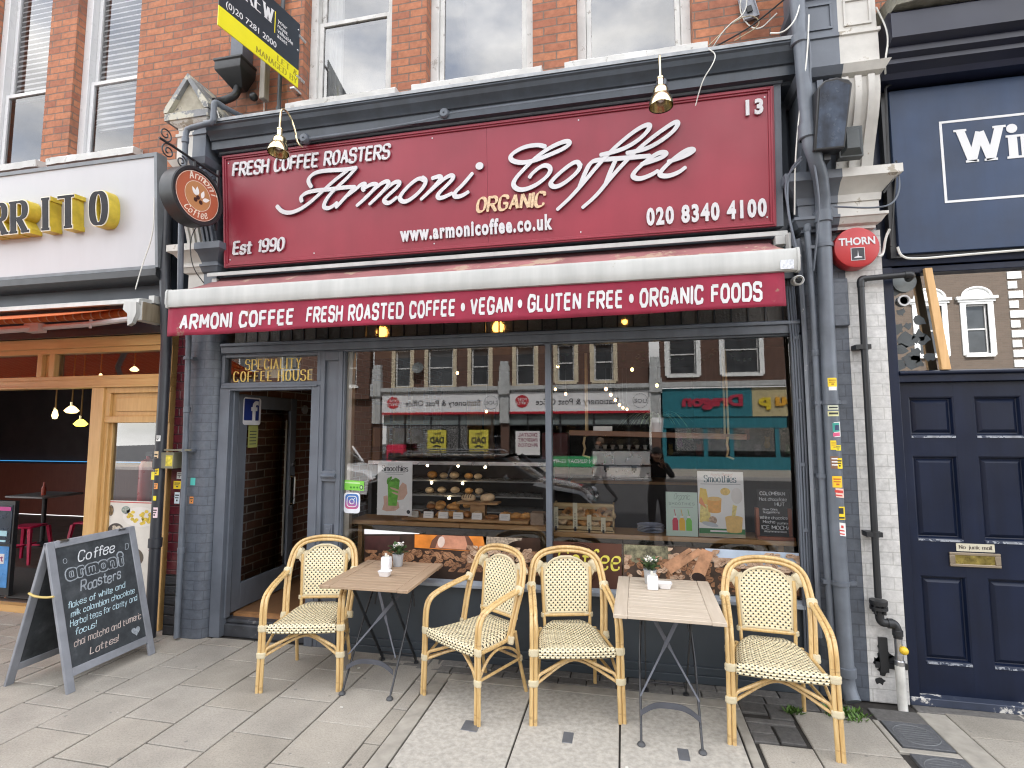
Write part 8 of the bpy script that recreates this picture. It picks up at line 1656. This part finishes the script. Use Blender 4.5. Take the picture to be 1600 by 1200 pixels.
def far_window(g, x0, x1, z0, z1, frame=M_WHITE, sur=None, cill=M_ST, arch=False, rail=True):
    b = MB(); t = .07
    for q in ((x0, x0 + t, z0, z1), (x1 - t, x1, z0, z1), (x0 + t, x1 - t, z0, z0 + t), (x0 + t, x1 - t, z1 - t, z1)): fbox(b, *q, .08, .16)
    if rail: fbox(b, x0 + t, x1 - t, (z0 + z1) / 2 - .03, (z0 + z1) / 2 + .03, .09, .15)
    w_ = g.part('window', b, frame); b = MB(); fbox(b, x0 + t, x1 - t, z0 + t, z1 - t, .13, .135); g.part('pane', b, mat('far_pane', (.05, .055, .06), .08, var=.3, scale=2), w_)
    if sur:
        b = MB(); s_ = .20
        for q in ((x0 - s_, x0, z0 - .05, z1 + s_), (x1, x1 + s_, z0 - .05, z1 + s_), (x0, x1, z1, z1 + s_)): fbox(b, *q, -.05, .10)
        g.part('surround', b, sur, w_)
    b = MB(); fbox(b, x0 - .12, x1 + .12, z0 - .13, z0, -.10, .12); g.part('sill', b, cill, w_)
    if arch:
        b = MB(); fbox(b, x0 - .35, x1 + .35, z1 + .20, z1 + .32, -.14, .1); fbox(b, x0 - .28, x1 + .28, z1 + .10, z1 + .1999, -.08, .1); c = ((x0 + x1) / 2, z1 + .3201); r = (x1 - x0) / 2 + .12
        P = [(c[0] + r * cos(a), YF + .08, c[1] + r * .72 * sin(a)) for a in [pi * i / 16 for i in range(17)]]; b.prism(P, (0, -.2, 0)); b.tube([(p[0], YF + .09, p[2]) for p in P], .05, 6); g.part('pediment', b, sur, w_)
    return w_
def far_block(nm, lab, x0, x1, h, m_, loc=None):
    g = Grp(nm, lab, 'building', ((x0 + x1) / 2, YF, 0)); b = MB(); fbox(b, x0, x1, 3.95, h, .17, 6); fbox(b, x0, x1, 0, 3.95, 1.2, 6); return g
# post office
PO = far_block('post_office', 'brick post office and stationery building across the street, reflected in the window', -12.75, 1.2, 9.2, M_B2)
ops = [(-11.55, -10.72, 3.98, 5.9), (-9.75, -8.42, 3.98, 5.9), (-7.45, -6.55, 3.98, 5.9), (-5.15, -4.25, 3.98, 5.9), (-3.1, -2.3, 4.1, 5.9), (-1.35, -.45, 4.1, 5.9)]
b = MB(); xs = -12.75
for a, c, z0, z1 in ops: fbox(b, xs, a, 3.9, 9.2, 0, .4); fbox(b, a, c, z1, 9.2, 0, .4); fbox(b, a, c, 3.9, z0, 0, .4); xs = c
fbox(b, xs, 1.2, 3.9, 9.2, 0, .4); fbox(b, -12.75, 1.2, 8.6, 9.3, .401, 6); PO.part('wall', b, M_B2, smooth=False)
b = MB(); fbox(b, -12.75, 1.2, 0, 8.6, 2.0, 2.2); PO.part('back_wall', b, M_DARK); b = MB(); fbox(b, -12.75, 1.2, .0, 2.5, 1.6, 1.99); PO.part('shop_shelves', b, mat('stationery_shelves', (.09, .085, .08), .7, var=.8, scale=3))
for o in ops: far_window(PO, *o, sur=M_ST)
b = MB(); fbox(b, -12.3, 1.2, 3.72, 3.92, -.30, .1); fbox(b, -12.3, 1.2, 3.62, 3.72, -.18, .1); PO.part('cornice', b, M_GS)
b = MB()
for k in range(110): x = -12.2 + k * .12; fbox(b, x, x + .06, 3.66, 3.73, -.24, -.181)
PO.part('dentils', b, M_WG)
for x in (-12.5, -5.72, 1.45):
    b = MB(); fbox(b, x - .22, x + .22, 2.1, 3.5, -.22, .1); fbox(b, x - .28, x + .28, 3.5, 4.15, -.34, .1); fbox(b, x - .24, x + .24, 4.15, 4.9, -.26, .1); fbox(b, x - .2, x + .2, 4.9, 5.15, -.2, .1); fbox(b, x - .05, x - .02, 2.2, 3.4, -.24, -.22); fbox(b, x + .06, x + .09, 2.2, 3.4, -.24, -.22); PO.part('console', b, M_GS)
    b = MB(); fbox(b, x - .2, x + .2, 0, 2.1, -.08, .2); PO.part('pier', b, M_B2)
b = MB()
for x in (-11.0, -9.6, -8.1, -6.4, -4.6, -3.0, -1.4, .2): fbox(b, x - .04, x + .04, .55, 2.55, .05, .14)
fbox(b, -12.2, 1.2, .5, .56, .0, .14); fbox(b, -12.2, 1.2, 1.98, 2.02, .06, .13); PO.part('shop_mullions', b, M_BLACK); b = MB(); fbox(b, -12.2, 1.2, 0, .5, .02, .14); PO.part('stall_riser', b, M_DGREY)
b = MB(); fbox(b, -12.2, 1.2, 2.03, 2.54, .09, .095); PO.part('frosted_lights', b, mat('frosted_pane', (.16, .19, .19), .3, var=.1)); b = MB(); fbox(b, -12.2, 1.2, .56, 1.97, .10, .104); PO.part('shop_pane', b, glass_mat('far_shop_glass', .06))
PS = []
def FX(b, d, x, z, o=.0): b.put(d, (x, YF + o, z), (-1, 0, 0), (0, 0, 1))      # artwork on the far side faces the other way
for i, (xa, xb) in enumerate(((-12.2, -5.98), (-5.46, 1.18))):
    g = Grp('shop_fascia', ('white Stationery and Post Office fascia across the street, seen left in the window', 'white Stationery and Post Office fascia across the street, seen beside the mullion')[i], 'sign', ((xa + xb) / 2, YF, 2.6), 'post office fascias'); b = MB(); fbox(b, xa, xb, 2.66, 3.6, -.14, -.0); g.part('panel', b, mat('white_fascia', (.70, .70, .71), .4, var=.04)); b = MB(); fbox(b, xa, xb, 2.55, 2.659, -.15, .0); g.part('red_band', b, mat('post_red', (.45, .015, .03), .4))
    b = MB(); FX(b, (disc((0, 0), .30, .01, 0, 32, 1.12)[0], disc((0, 0), .30, .01, 0, 32, 1.12)[1]), xa + .62 if i == 0 else xa + .62, 3.16, .145); g.part('oval', b, mat('post_red', (.45, .015, .03), .4)); b = MB()
    for t, z in (('POST', 3.19), ('OFFICE', 3.00)): d = btext(t, .20, .004, bold=.012, align='c'); FX(b, d, xa + .62, z, .158)
    g.part('lettering', b, WP); b = MB(); d = fit(btext('Stationery & Post Office', .42, .01, bold=.004), 3.95); FX(b, d, xa + 5.25, 2.98, .145); g.part('lettering', b, mat('dark_letter', (.06, .06, .07), .5)); b = MB(); d = fit(btext('UOE', .26, .01, bold=.01, align='c'), .58); FX(b, d, xb - .42, 3.02, .145); b.tube([(xb - .42 + .34 * cos(t), YF + .15, 3.12 + .33 * sin(t)) for t in [2 * pi * k / 30 for k in range(30)]], .012, 5, True); g.part('lettering', b, mat('mid_grey_letter', (.2, .2, .22), .5))
for i, (x, lab) in enumerate(((-9.25, 'yellow Best Dad poster with moustache in the post office window, left'), (-7.07, 'yellow Best Dad poster with moustache in the post office window, right'))):
    g = Grp('window_poster', lab, 'poster', (x, YF, .4), 'yellow posters in the post office'); b = MB(); fbox(b, x - .5, x + .5, .4, 1.78, .02, .03); g.part('sheet', b, mat('mustard_sheet', (.52, .46, .06), .5)); b = MB(); FX(b, btext('Best', .22, .004, align='c'), x, 1.52, -.016); FX(b, fit(btext('DAD', .42, .004, bold=.05, align='c'), .74), x, 1.12, -.016); P = [(-.26, .02), (-.16, .0), (-.05, .08), (0, .06), (.05, .08), (.16, .0), (.26, .02), (.17, -.07), (.06, -.05), (0, .0), (-.06, -.05), (-.17, -.07)]; FX(b, ([(a, c, .004) for a, c in P], [tuple(range(12))]), x, .96, -.016); FX(b, btext('Ever!', .22, .004, align='c'), x, .6, -.016); g.part('lettering', b, M_BLACK)
g = Grp('window_poster', 'white Digital Passport Photos poster in the post office window', 'poster', (-4.6, YF, .4)); b = MB(); fbox(b, -5.2, -4.0, .4, 1.72, .02, .03); g.part('sheet', b, WP); b = MB()
for t, z in (('DIGITAL', 1.45), ('PASSPORT', 1.2), ('PHOTOS', .95)): FX(b, fit(btext(t, .24, .004, bold=.02, align='c'), .95), -4.6, z, -.016)
g.part('lettering', b, mat('maroon_letter', (.2, .02, .06), .5))
g = Grp('window_banner', 'green OPEN SUNDAY 12-4PM banner in the post office window', 'banner', (-2.6, YF, .1)); b = MB(); fbox(b, -3.6, -.9, .02, .52, -.01, .015); g.part('sheet', b, mat('banner_green', (.03, .26, .10), .5)); b = MB(); FX(b, fit(btext('OPEN SUNDAY 12-4PM', .26, .004, bold=.015, align='c'), 2.4), -2.25, .2, .012); g.part('lettering', b, WP)
g = Grp('newspaper_stand', 'red newspaper stand outside the post office', 'stand', (-11.2, YF + .6, 0)); b = MB(); b.bevbox(-11.6, -10.7, YF + .4, YF + .8, .2, 1.05, .03); g.part('body', b, mat('stand_red', (.5, .02, .06), .4)); b = MB(); b.box(-11.5, -10.8, YF + .8005, YF + .81, .3, .65); b.box(-11.55, -11.45, YF + .45, YF + .55, 0, .2); b.box(-10.85, -10.75, YF + .45, YF + .55, 0, .2); g.part('front', b, M_BLACK)
g = Grp('satellite_dish', 'grey satellite dish on the brickwork above the post office', 'dish', (-10.2, YF + .3, 5.0)); b = MB(); b.lathe([(.0, 0), (.15, .02), (.30, .08), (.29, .085), (.0, .01)], (-10.2, YF + .25, 4.9), (.1, 1, .3), 24); g.part('dish', b, mat('dish_grey', (.10, .11, .11), .5)); b = MB(); b.tube([(-10.2, YF, 4.8), (-10.2, YF + .25, 4.9)], .02, 6); g.part('arm', b, M_BLACK)
# toy shop
TEAL = mat('teal_paint', (.018, .15, .19), .4, var=.12); TS = far_block('toy_shop', 'teal painted toy shop building across the street, reflected at the right of the window', 1.7, 12.2, 9.2, M_B2)
ops = [(2.1, 3.3, 4.3, 6.2), (4.5, 6.0, 4.3, 6.5), (7.4, 8.9, 4.3, 6.5)]; b = MB(); xs = 1.7
for a, c, z0, z1 in ops: fbox(b, xs, a, 3.9, 9.2, 0, .4); fbox(b, a, c, z1, 9.2, 0, .4); fbox(b, a, c, 3.9, z0, 0, .4); xs = c
fbox(b, xs, 10.5, 3.9, 9.2, 0, .4); fbox(b, 1.7, 10.5, 8.6, 9.3, .401, 6); TS.part('wall', b, M_B2, smooth=False)
for o in ops: far_window(TS, *o, sur=M_WG, cill=M_WG)
b = MB(); fbox(b, 1.7, 10.5, 3.72, 3.95, -.28, .1); TS.part('cornice', b, M_GS); b = MB(); fbox(b, 1.75, 7.0, 1.85, 2.35, -.06, .1); fbox(b, 1.75, 10.5, .0, .55, -.02, .1)
for x in (1.8, 3.6, 4.7, 6.6, 8.4): fbox(b, x - .09, x + .09, .551, 1.849, -.02, .1)
TS.part('joinery', b, TEAL); b = MB(); fbox(b, 1.75, 10.5, 0, 3.6, 1.9, 2.1); TS.part('back_wall', b, mat('teal_shade', (.008, .05, .06), .8, var=.9, scale=2)); b = MB(); fbox(b, 1.75, 10.5, .551, 1.849, .05, .054); TS.part('shop_pane', b, glass_mat('far_shop_glass', .06))
g = Grp('shop_fascia', 'teal Soup Dragon fascia with bulky coloured letters across the street', 'sign', (5, YF, 2.4)); b = MB(); fbox(b, 1.75, 5.6, 2.36, 3.65, -.12, .0); g.part('panel', b, TEAL); b = MB(); fbox(b, 5.601, 10.5, 2.36, 3.65, -.12, .0); g.part('panel', b, mat('buff_panel', (.42, .36, .20), .5)); 
for t, x, w_, c in (('Dragon', 5.2, 2.6, (.35, .02, .05)), ('p', 6.35, .5, (.6, .45, .02)), ('ou', 7.5, .95, (.6, .3, .02)), ('S', 8.3, .55, (.55, .12, .1))): b = MB(); FX(b, fit(btext(t, .68, .08, bold=.05), w_), x, 2.85, .125); g.part('lettering', b, mat('toy_letter' + t, c, .5))
rg = random.Random(9)
for i in range(16):
    x = 2.1 + .42 * i; c = [(.5, .35, .04), (.25, .05, .3), (.06, .3, .1), (.5, .08, .06), (.3, .3, .32)][i % 5]; z = .75 + .35 * (i % 3); b = MB(); b.ball((x, YF - .5, z), .14, 10, 8, (1, 1, 1.2)); b.ball((x, YF - .45, z + .24), .11, 10, 8); b.ball((x - .08, YF - .45, z + .34), .04, 6, 5); b.ball((x + .08, YF - .45, z + .34), .04, 6, 5); solo('soft_toy', b, mat('toy%d' % (i % 5), c, .9), 'soft toy sitting in the teal toy shop window', 'toy', 'soft toys in the toy shop window')
# stock brick terrace with arched pediments, further along
TB = far_block('terrace_house', 'brown brick terrace with white arched window pediments, reflected in the navy shop transom', 10.5, 20, 10.5, M_B3); b = MB(); ops = [(12.35, 13.25, 4.9, 7.0), (14.12, 14.92, 4.9, 7.0), (17.0, 17.9, 4.9, 7.0)]; xs = 10.5
for a, c, z0, z1 in ops: fbox(b, xs, a, 3.9, 10.5, 0, .4); fbox(b, a, c, z1, 10.5, 0, .4); fbox(b, a, c, 3.9, z0, 0, .4); xs = c
fbox(b, xs, 20, 3.9, 10.5, 0, .4); fbox(b, 10.5, 20, 0, 3.9, .3, .6); fbox(b, 10.5, 20, 9.9, 10.6, .401, 6); TB.part('wall', b, M_B3, smooth=False)
for o in ops: far_window(TB, *o, sur=M_WG, cill=M_WG, arch=True)
b = MB()
for k in range(16): w_ = .32 if k % 2 else .5; fbox(b, 15.7, 15.7 + w_, 3.9 + k * .41, 3.9 + k * .41 + .30, -.04, .05)
TB.part('quoins', b, M_WG); b = MB(); fbox(b, 10.5, 20, 3.6, 4.0, -.2, .2); TB.part('cornice', b, M_GS)
LB = far_block('corner_building', 'red brick building left of the post office across the street', -24, -13.0, 9.0, M_B2); b = MB(); ops = [(-21, -19.8, 4.1, 6), (-18.3, -17.1, 4.1, 6), (-15.0, -13.75, 4.1, 6)]; xs = -24
for a, c, z0, z1 in ops: fbox(b, xs, a, 3.4, 9, 0, .4); fbox(b, a, c, z1, 9, 0, .4); fbox(b, a, c, 3.4, z0, 0, .4); xs = c
fbox(b, xs, -13.0, 3.4, 9, 0, .4); fbox(b, -24, -13, 8.4, 9.1, .401, 6); fbox(b, -24, -13, 0, 3.4, .3, .6); LB.part('wall', b, M_B2, smooth=False)
for o in ops: far_window(LB, *o, sur=None, cill=M_WG)
# cars at the kerb
def car(x, y, d, lab, paint, L_=4.4, W_=1.8, Hh=1.50, suv=True):
    """simple full body shell: side profile swept over the width with tumblehome, glasshouse, wheels, lamps"""
    g = Grp('parked_car', lab, 'car', (x, y, -.125)); z0 = -.125; h = L_ / 2
    def T(px, py, pz): return (x + d * px, y + py, z0 + pz)
    low = [(-h, .45), (-h + .05, .95), (-h + .25, 1.0), (h - 1.15, .98), (h - .25, .82), (h - .02, .62), (h, .38)]
    rings = []
    for k in range(13):
        t = -1 + k / 6; wy = W_ / 2 * t; s_ = 1 - .10 * abs(t) ** 5; e = .03 * abs(t) ** 6
        rings.append([T(px * (1 - e * .8), wy, .25 + (pz - .25) * s_) for px, pz in low] + [T(h * .96, wy, .22), T(-h * .96, wy, .22)])
    b = MB(); b.loft(rings, True, True); g.part('body', b, paint)
    roof = [(-h + .22, .98), (-h + .55, Hh - .06), (-h + 1.0, Hh), (.15, Hh), (.55, Hh - .05), (h - 1.12, .98)]; rings = []
    for k in range(11):
        t = -1 + k / 5; 
        rings.append([T(px * (1 - .03 * abs(t)), (W_ / 2 - .05 - .22 * (pz - .98) / (Hh - .98)) * t, pz - .04 * abs(t) ** 4 * (pz > 1)) for px, pz in roof])
    b = MB(); b.loft(rings, True, True); g.part('glasshouse', b, mat('car_glass', (.012, .014, .016), .05))
    b = MB(); rings = [[T(px, (W_ / 2 - .27) * (-1 + k / 4), Hh + .012 - .035 * abs(-1 + k / 4) ** 4) for px in (-h + .6, -h + 1.0, .15, .5)] for k in range(9)]; b.loft(rings, False, False)
    for s_ in (-1, 1):
        for (xa, za, xb, zb) in ((-h + .24, .985, -h + .58, Hh - .05), (.55, Hh - .04, h - 1.14, .985), (-.55, .985, -.45, Hh - .04)): b.tube([T(xa, s_ * (W_ / 2 - .045), za), T(xb, s_ * (W_ / 2 - .265), zb)], .035, 6)
        b.tube([T(-h + .58, s_ * (W_ / 2 - .262), Hh - .04), T(.5, s_ * (W_ / 2 - .262), Hh - .03)], .03, 6)
    g.part('roof', b, paint)
    if suv:
        for s_ in (-1, 1): b = MB(); b.tube([T(-h + .7, s_ * .6, Hh + .02), T(-h + .8, s_ * .6, Hh + .07), T(.2, s_ * .6, Hh + .07), T(.3, s_ * .6, Hh + .02)], .018, 6); g.part('roof_rail', b, M_STEEL)
    for px in (-h + .78, h - .82):
        for s_ in (-1, 1):
            c = T(px, s_ * (W_ / 2 - .10), .33); ax = (0, s_, 0); b = MB(); b.lathe([(.0, -.09), (.30, -.09), (.33, -.06), (.33, .07), (.30, .095), (.21, .10), (.21, .08)], c, ax, 24, caps=False); w_ = g.part('wheel', b, M_BLACK); b = MB(); b.lathe([(.21, .085), (.20, .10), (.06, .09), (.0, .095)], c, ax, 20, caps=False)
            for q in range(5): a = q * 1.2566; b.box(c[0] + .12 * cos(a) - .03, c[0] + .12 * cos(a) + .03, c[1] + s_ * .098 - .006, c[1] + s_ * .098 + .006, c[2] + .12 * sin(a) - .03, c[2] + .12 * sin(a) + .03)
            g.part('rim', b, M_STEEL, w_)
    for s_ in (-1, 1):
        b = MB(); p = T(h - .16, s_ * (W_ / 2 - .25), .68); b.ball(p, .12, 10, 8, (.8, 1.3, .6)); g.part('headlight', b, mat('headlamp_glass', (.6, .62, .65), .1)); b = MB(); p = T(-h + .06, s_ * (W_ / 2 - .2), .82); b.ball(p, .1, 10, 8, (.5, 1, 1.2)); g.part('tail_light', b, mat('tail_red', (.3, .01, .01), .2)); b = MB(); p = T(.62, s_ * (W_ / 2 + .08), 1.02); b.ball(p, .1, 10, 8, (.6, 1, .7)); g.part('wing_mirror', b, paint)
car(-2.75, -6.25, 1, 'dark grey estate car parked at the near kerb behind the viewer', mat('dark_car_paint', (.022, .026, .030), .2, coat=.8, var=.05), 4.5, 1.8, 1.42); car(-8.6, -9.6, 1, 'white car on the road, reflected low at the left of the window', mat('white_car_paint', (.70, .70, .71), .2, coat=.8, var=.03), 4.3, 1.75, 1.45, False)

# ------------------------------------------------------------------ people (seen only as reflections)
def person(lab, loc, rz, J, rad, clothes, skin, hair_c, hair_len, kid=None):
    t = thing('person', lab, 'person', loc, rz); names = list(J); idx = {n: i for i, n in enumerate(names)}; me = bpy.data.meshes.new('body'); E_ = [(idx[a], idx[b]) for a, b in (('pelvis', 'chest'), ('chest', 'neck'), ('neck', 'headb'), ('headb', 'headt'), ('chest', 'shl'), ('chest', 'shr'), ('shl', 'ell'), ('ell', 'wrl'), ('wrl', 'hal'), ('shr', 'elr'), ('elr', 'wrr'), ('wrr', 'har'), ('pelvis', 'hil'), ('pelvis', 'hir'), ('hil', 'knl'), ('knl', 'anl'), ('anl', 'tol'), ('hir', 'knr'), ('knr', 'anr'), ('anr', 'tor'))]
    me.from_pydata([J[n] for n in names], E_, []); o = bpy.data.objects.new('body', me); COL.objects.link(o); o.parent = t
    sk = o.modifiers.new('skin', 'SKIN'); sk.use_smooth_shade = True; lay = me.skin_vertices[0] if me.skin_vertices else None
    if lay is None:
        bm = __import__('bmesh').new(); bm.from_mesh(me); bm.verts.layers.skin.verify(); bm.to_mesh(me); bm.free(); lay = me.skin_vertices[0]
    for n, i in idx.items(): r = rad.get(n, rad.get(n[:-1], (.04, .04))); lay.data[i].radius = r; lay.data[i].use_root = n == 'pelvis'
    ss = o.modifiers.new('smooth', 'SUBSURF'); ss.levels = 1; ss.render_levels = 2
    me.materials.append(clothes)
    hc = (V(J['headb']) + V(J['headt'])) / 2; b = MB()
    n = 18
    rings = []
    for i in range(13):
        a = -pi / 2 + pi * i / 12; rr = cos(a); zz = sin(a)
        rings.append([(hc.x + .076 * rr * cos(q) * (.86 if zz < -.3 else 1), hc.y + .095 * rr * sin(q) + (.012 * (zz < -.2) if sin(q) > 0 else 0) + (.018 * math.exp(-((q - pi / 2) / .22) ** 2) * (abs(zz + .1) < .3)), hc.z + .118 * zz) for q in [2 * pi * j / n for j in range(n)]])
    b.loft(rings, True, True); b.ball((hc.x - .078, hc.y - .005, hc.z), .022, 8, 6, (.5, 1, 1.4)); b.ball((hc.x + .078, hc.y - .005, hc.z), .022, 8, 6, (.5, 1, 1.4)); b.obj('head', skin, t)
    b = MB(); 
    for s_ in (-1, 1): b.ball((hc.x + s_ * .03, hc.y + .085, hc.z + .01), .010, 8, 6)
    b.box(hc.x - .022, hc.x + .022, hc.y + .088, hc.y + .097, hc.z - .058, hc.z - .050); b.obj('face_features', mat('face_dark', (.06, .03, .025), .5), t)
    b = MB(); rings = []
    for i in range(8): a = -.1 + (pi / 2 + .1) * i / 7; rings.append([(hc.x + .088 * cos(a) * cos(q), hc.y - .012 + .105 * cos(a) * sin(q), hc.z + .02 + .118 * sin(a) + .02 * (sin(q) > .3) * (i < 2)) for q in [2 * pi * j / n for j in range(n)]])
    b.loft(rings, True, True); b.loft([[(hc.x + .088 * cos(q), hc.y - .012 + .10 * sin(q), hc.z + .02 - k * hair_len / 3) for q in [pi * 1.0 + pi * j / 10 for j in range(11)]] for k in range(4)], False, False); hm = b.obj('hair', mat('hair_' + hair_c, {'dark': (.02, .014, .01), 'brown': (.07, .04, .02)}[hair_c], .6), t); sm = hm.modifiers.new('thick', 'SOLIDIFY'); sm.thickness = .02
    for w_, h_, s_ in (('wrl', 'hal', -1), ('wrr', 'har', 1)):        # hands: palm, four fingers, thumb
        W_, H_ = V(J[w_]), V(J[h_]); d = (H_ - W_).normalized(); sd = d.cross(V((0, 1, .2))).normalized(); up_ = sd.cross(d); b = MB(); b.loft([[W_ + d * l + sd * k * wd + up_ * j * .012 for k, j in ((-1, -1), (1, -1), (1, 1), (-1, 1))] for l, wd in ((-.01, .024), (.03, .036), (.08, .038))], True, True)
        for f in range(4): p = W_ + d * .08 + sd * (-.028 + .019 * f); l = (.062, .072, .068, .052)[f]; b.tube([p, p + d * l * .45 - up_ * .004, p + d * l * .8 - up_ * .018, p + d * l * .9 - up_ * .032], [.0088, .0082, .0075, .006], 7)
        p = W_ + d * .03 + sd * .034 * s_; b.tube([p, p + d * .03 + sd * .025 * s_, p + d * .06 + sd * .03 * s_], [.011, .010, .008], 7); b.obj('hand', skin, t)
    return t
SKN = mat('skin_tone', (.42, .23, .15), .5, var=.06)
Jp = dict(pelvis=(0, 0, .80), chest=(0, .0, 1.10), neck=(0, .01, 1.24), headb=(0, .02, 1.31), headt=(0, .02, 1.46), shl=(-.155, 0, 1.20), shr=(.155, 0, 1.20), ell=(-.24, .10, 1.04), wrl=(-.22, .26, 1.22), hal=(-.21, .30, 1.29), elr=(.24, .08, 1.04), wrr=(.10, .26, 1.20), har=(.07, .30, 1.27), hil=(-.085, 0, .76), hir=(.085, 0, .76), knl=(-.095, .02, .42), knr=(.095, .02, .42), anl=(-.10, -.01, .07), anr=(.10, -.01, .07), tol=(-.11, .14, .03), tor=(.11, .14, .03))
RAD = dict(pelvis=(.135, .10), chest=(.14, .10), neck=(.05, .05), headb=(.05, .05), headt=(.04, .04), sh=(.065, .065), el=(.046, .046), wr=(.03, .03), ha=(.018, .012), hi=(.09, .09), kn=(.06, .06), an=(.042, .045), to=(.035, .03))
for k in ('l', 'r'):
    for n in ('sh', 'el', 'wr', 'ha', 'hi', 'kn', 'an', 'to'): RAD[n + k] = RAD[n]
person('person in black standing on the pavement with both hands raised, reflected in the shop window', (.50, -4.62, 0), 0, Jp, RAD, mat('black_clothes', (.012, .012, .014), .8), SKN, 'dark', .16)
Jw = dict(pelvis=(0, 0, .90), chest=(0, .02, 1.24), neck=(0, .02, 1.42), headb=(0, .03, 1.50), headt=(0, .03, 1.66), shl=(-.17, 0, 1.37), shr=(.17, 0, 1.37), ell=(-.22, -.10, 1.10), wrl=(-.22, .02, .88), hal=(-.22, .04, .80), elr=(.22, .10, 1.10), wrr=(.22, .24, .92), har=(.22, .27, .85), hil=(-.09, .03, .86), hir=(.09, -.03, .86), knl=(-.09, .22, .50), knr=(.09, -.10, .48), anl=(-.09, .34, .09), anr=(.09, -.38, .14), tol=(-.09, .48, .05), tor=(.09, -.27, .04))
pw = person('person walking along the road in dark shorts and black top, reflected in the shop window', (-.60, -9.85, -.125), R(78), Jw, RAD, mat('black_clothes', (.012, .012, .014), .8), SKN, 'brown', .05)
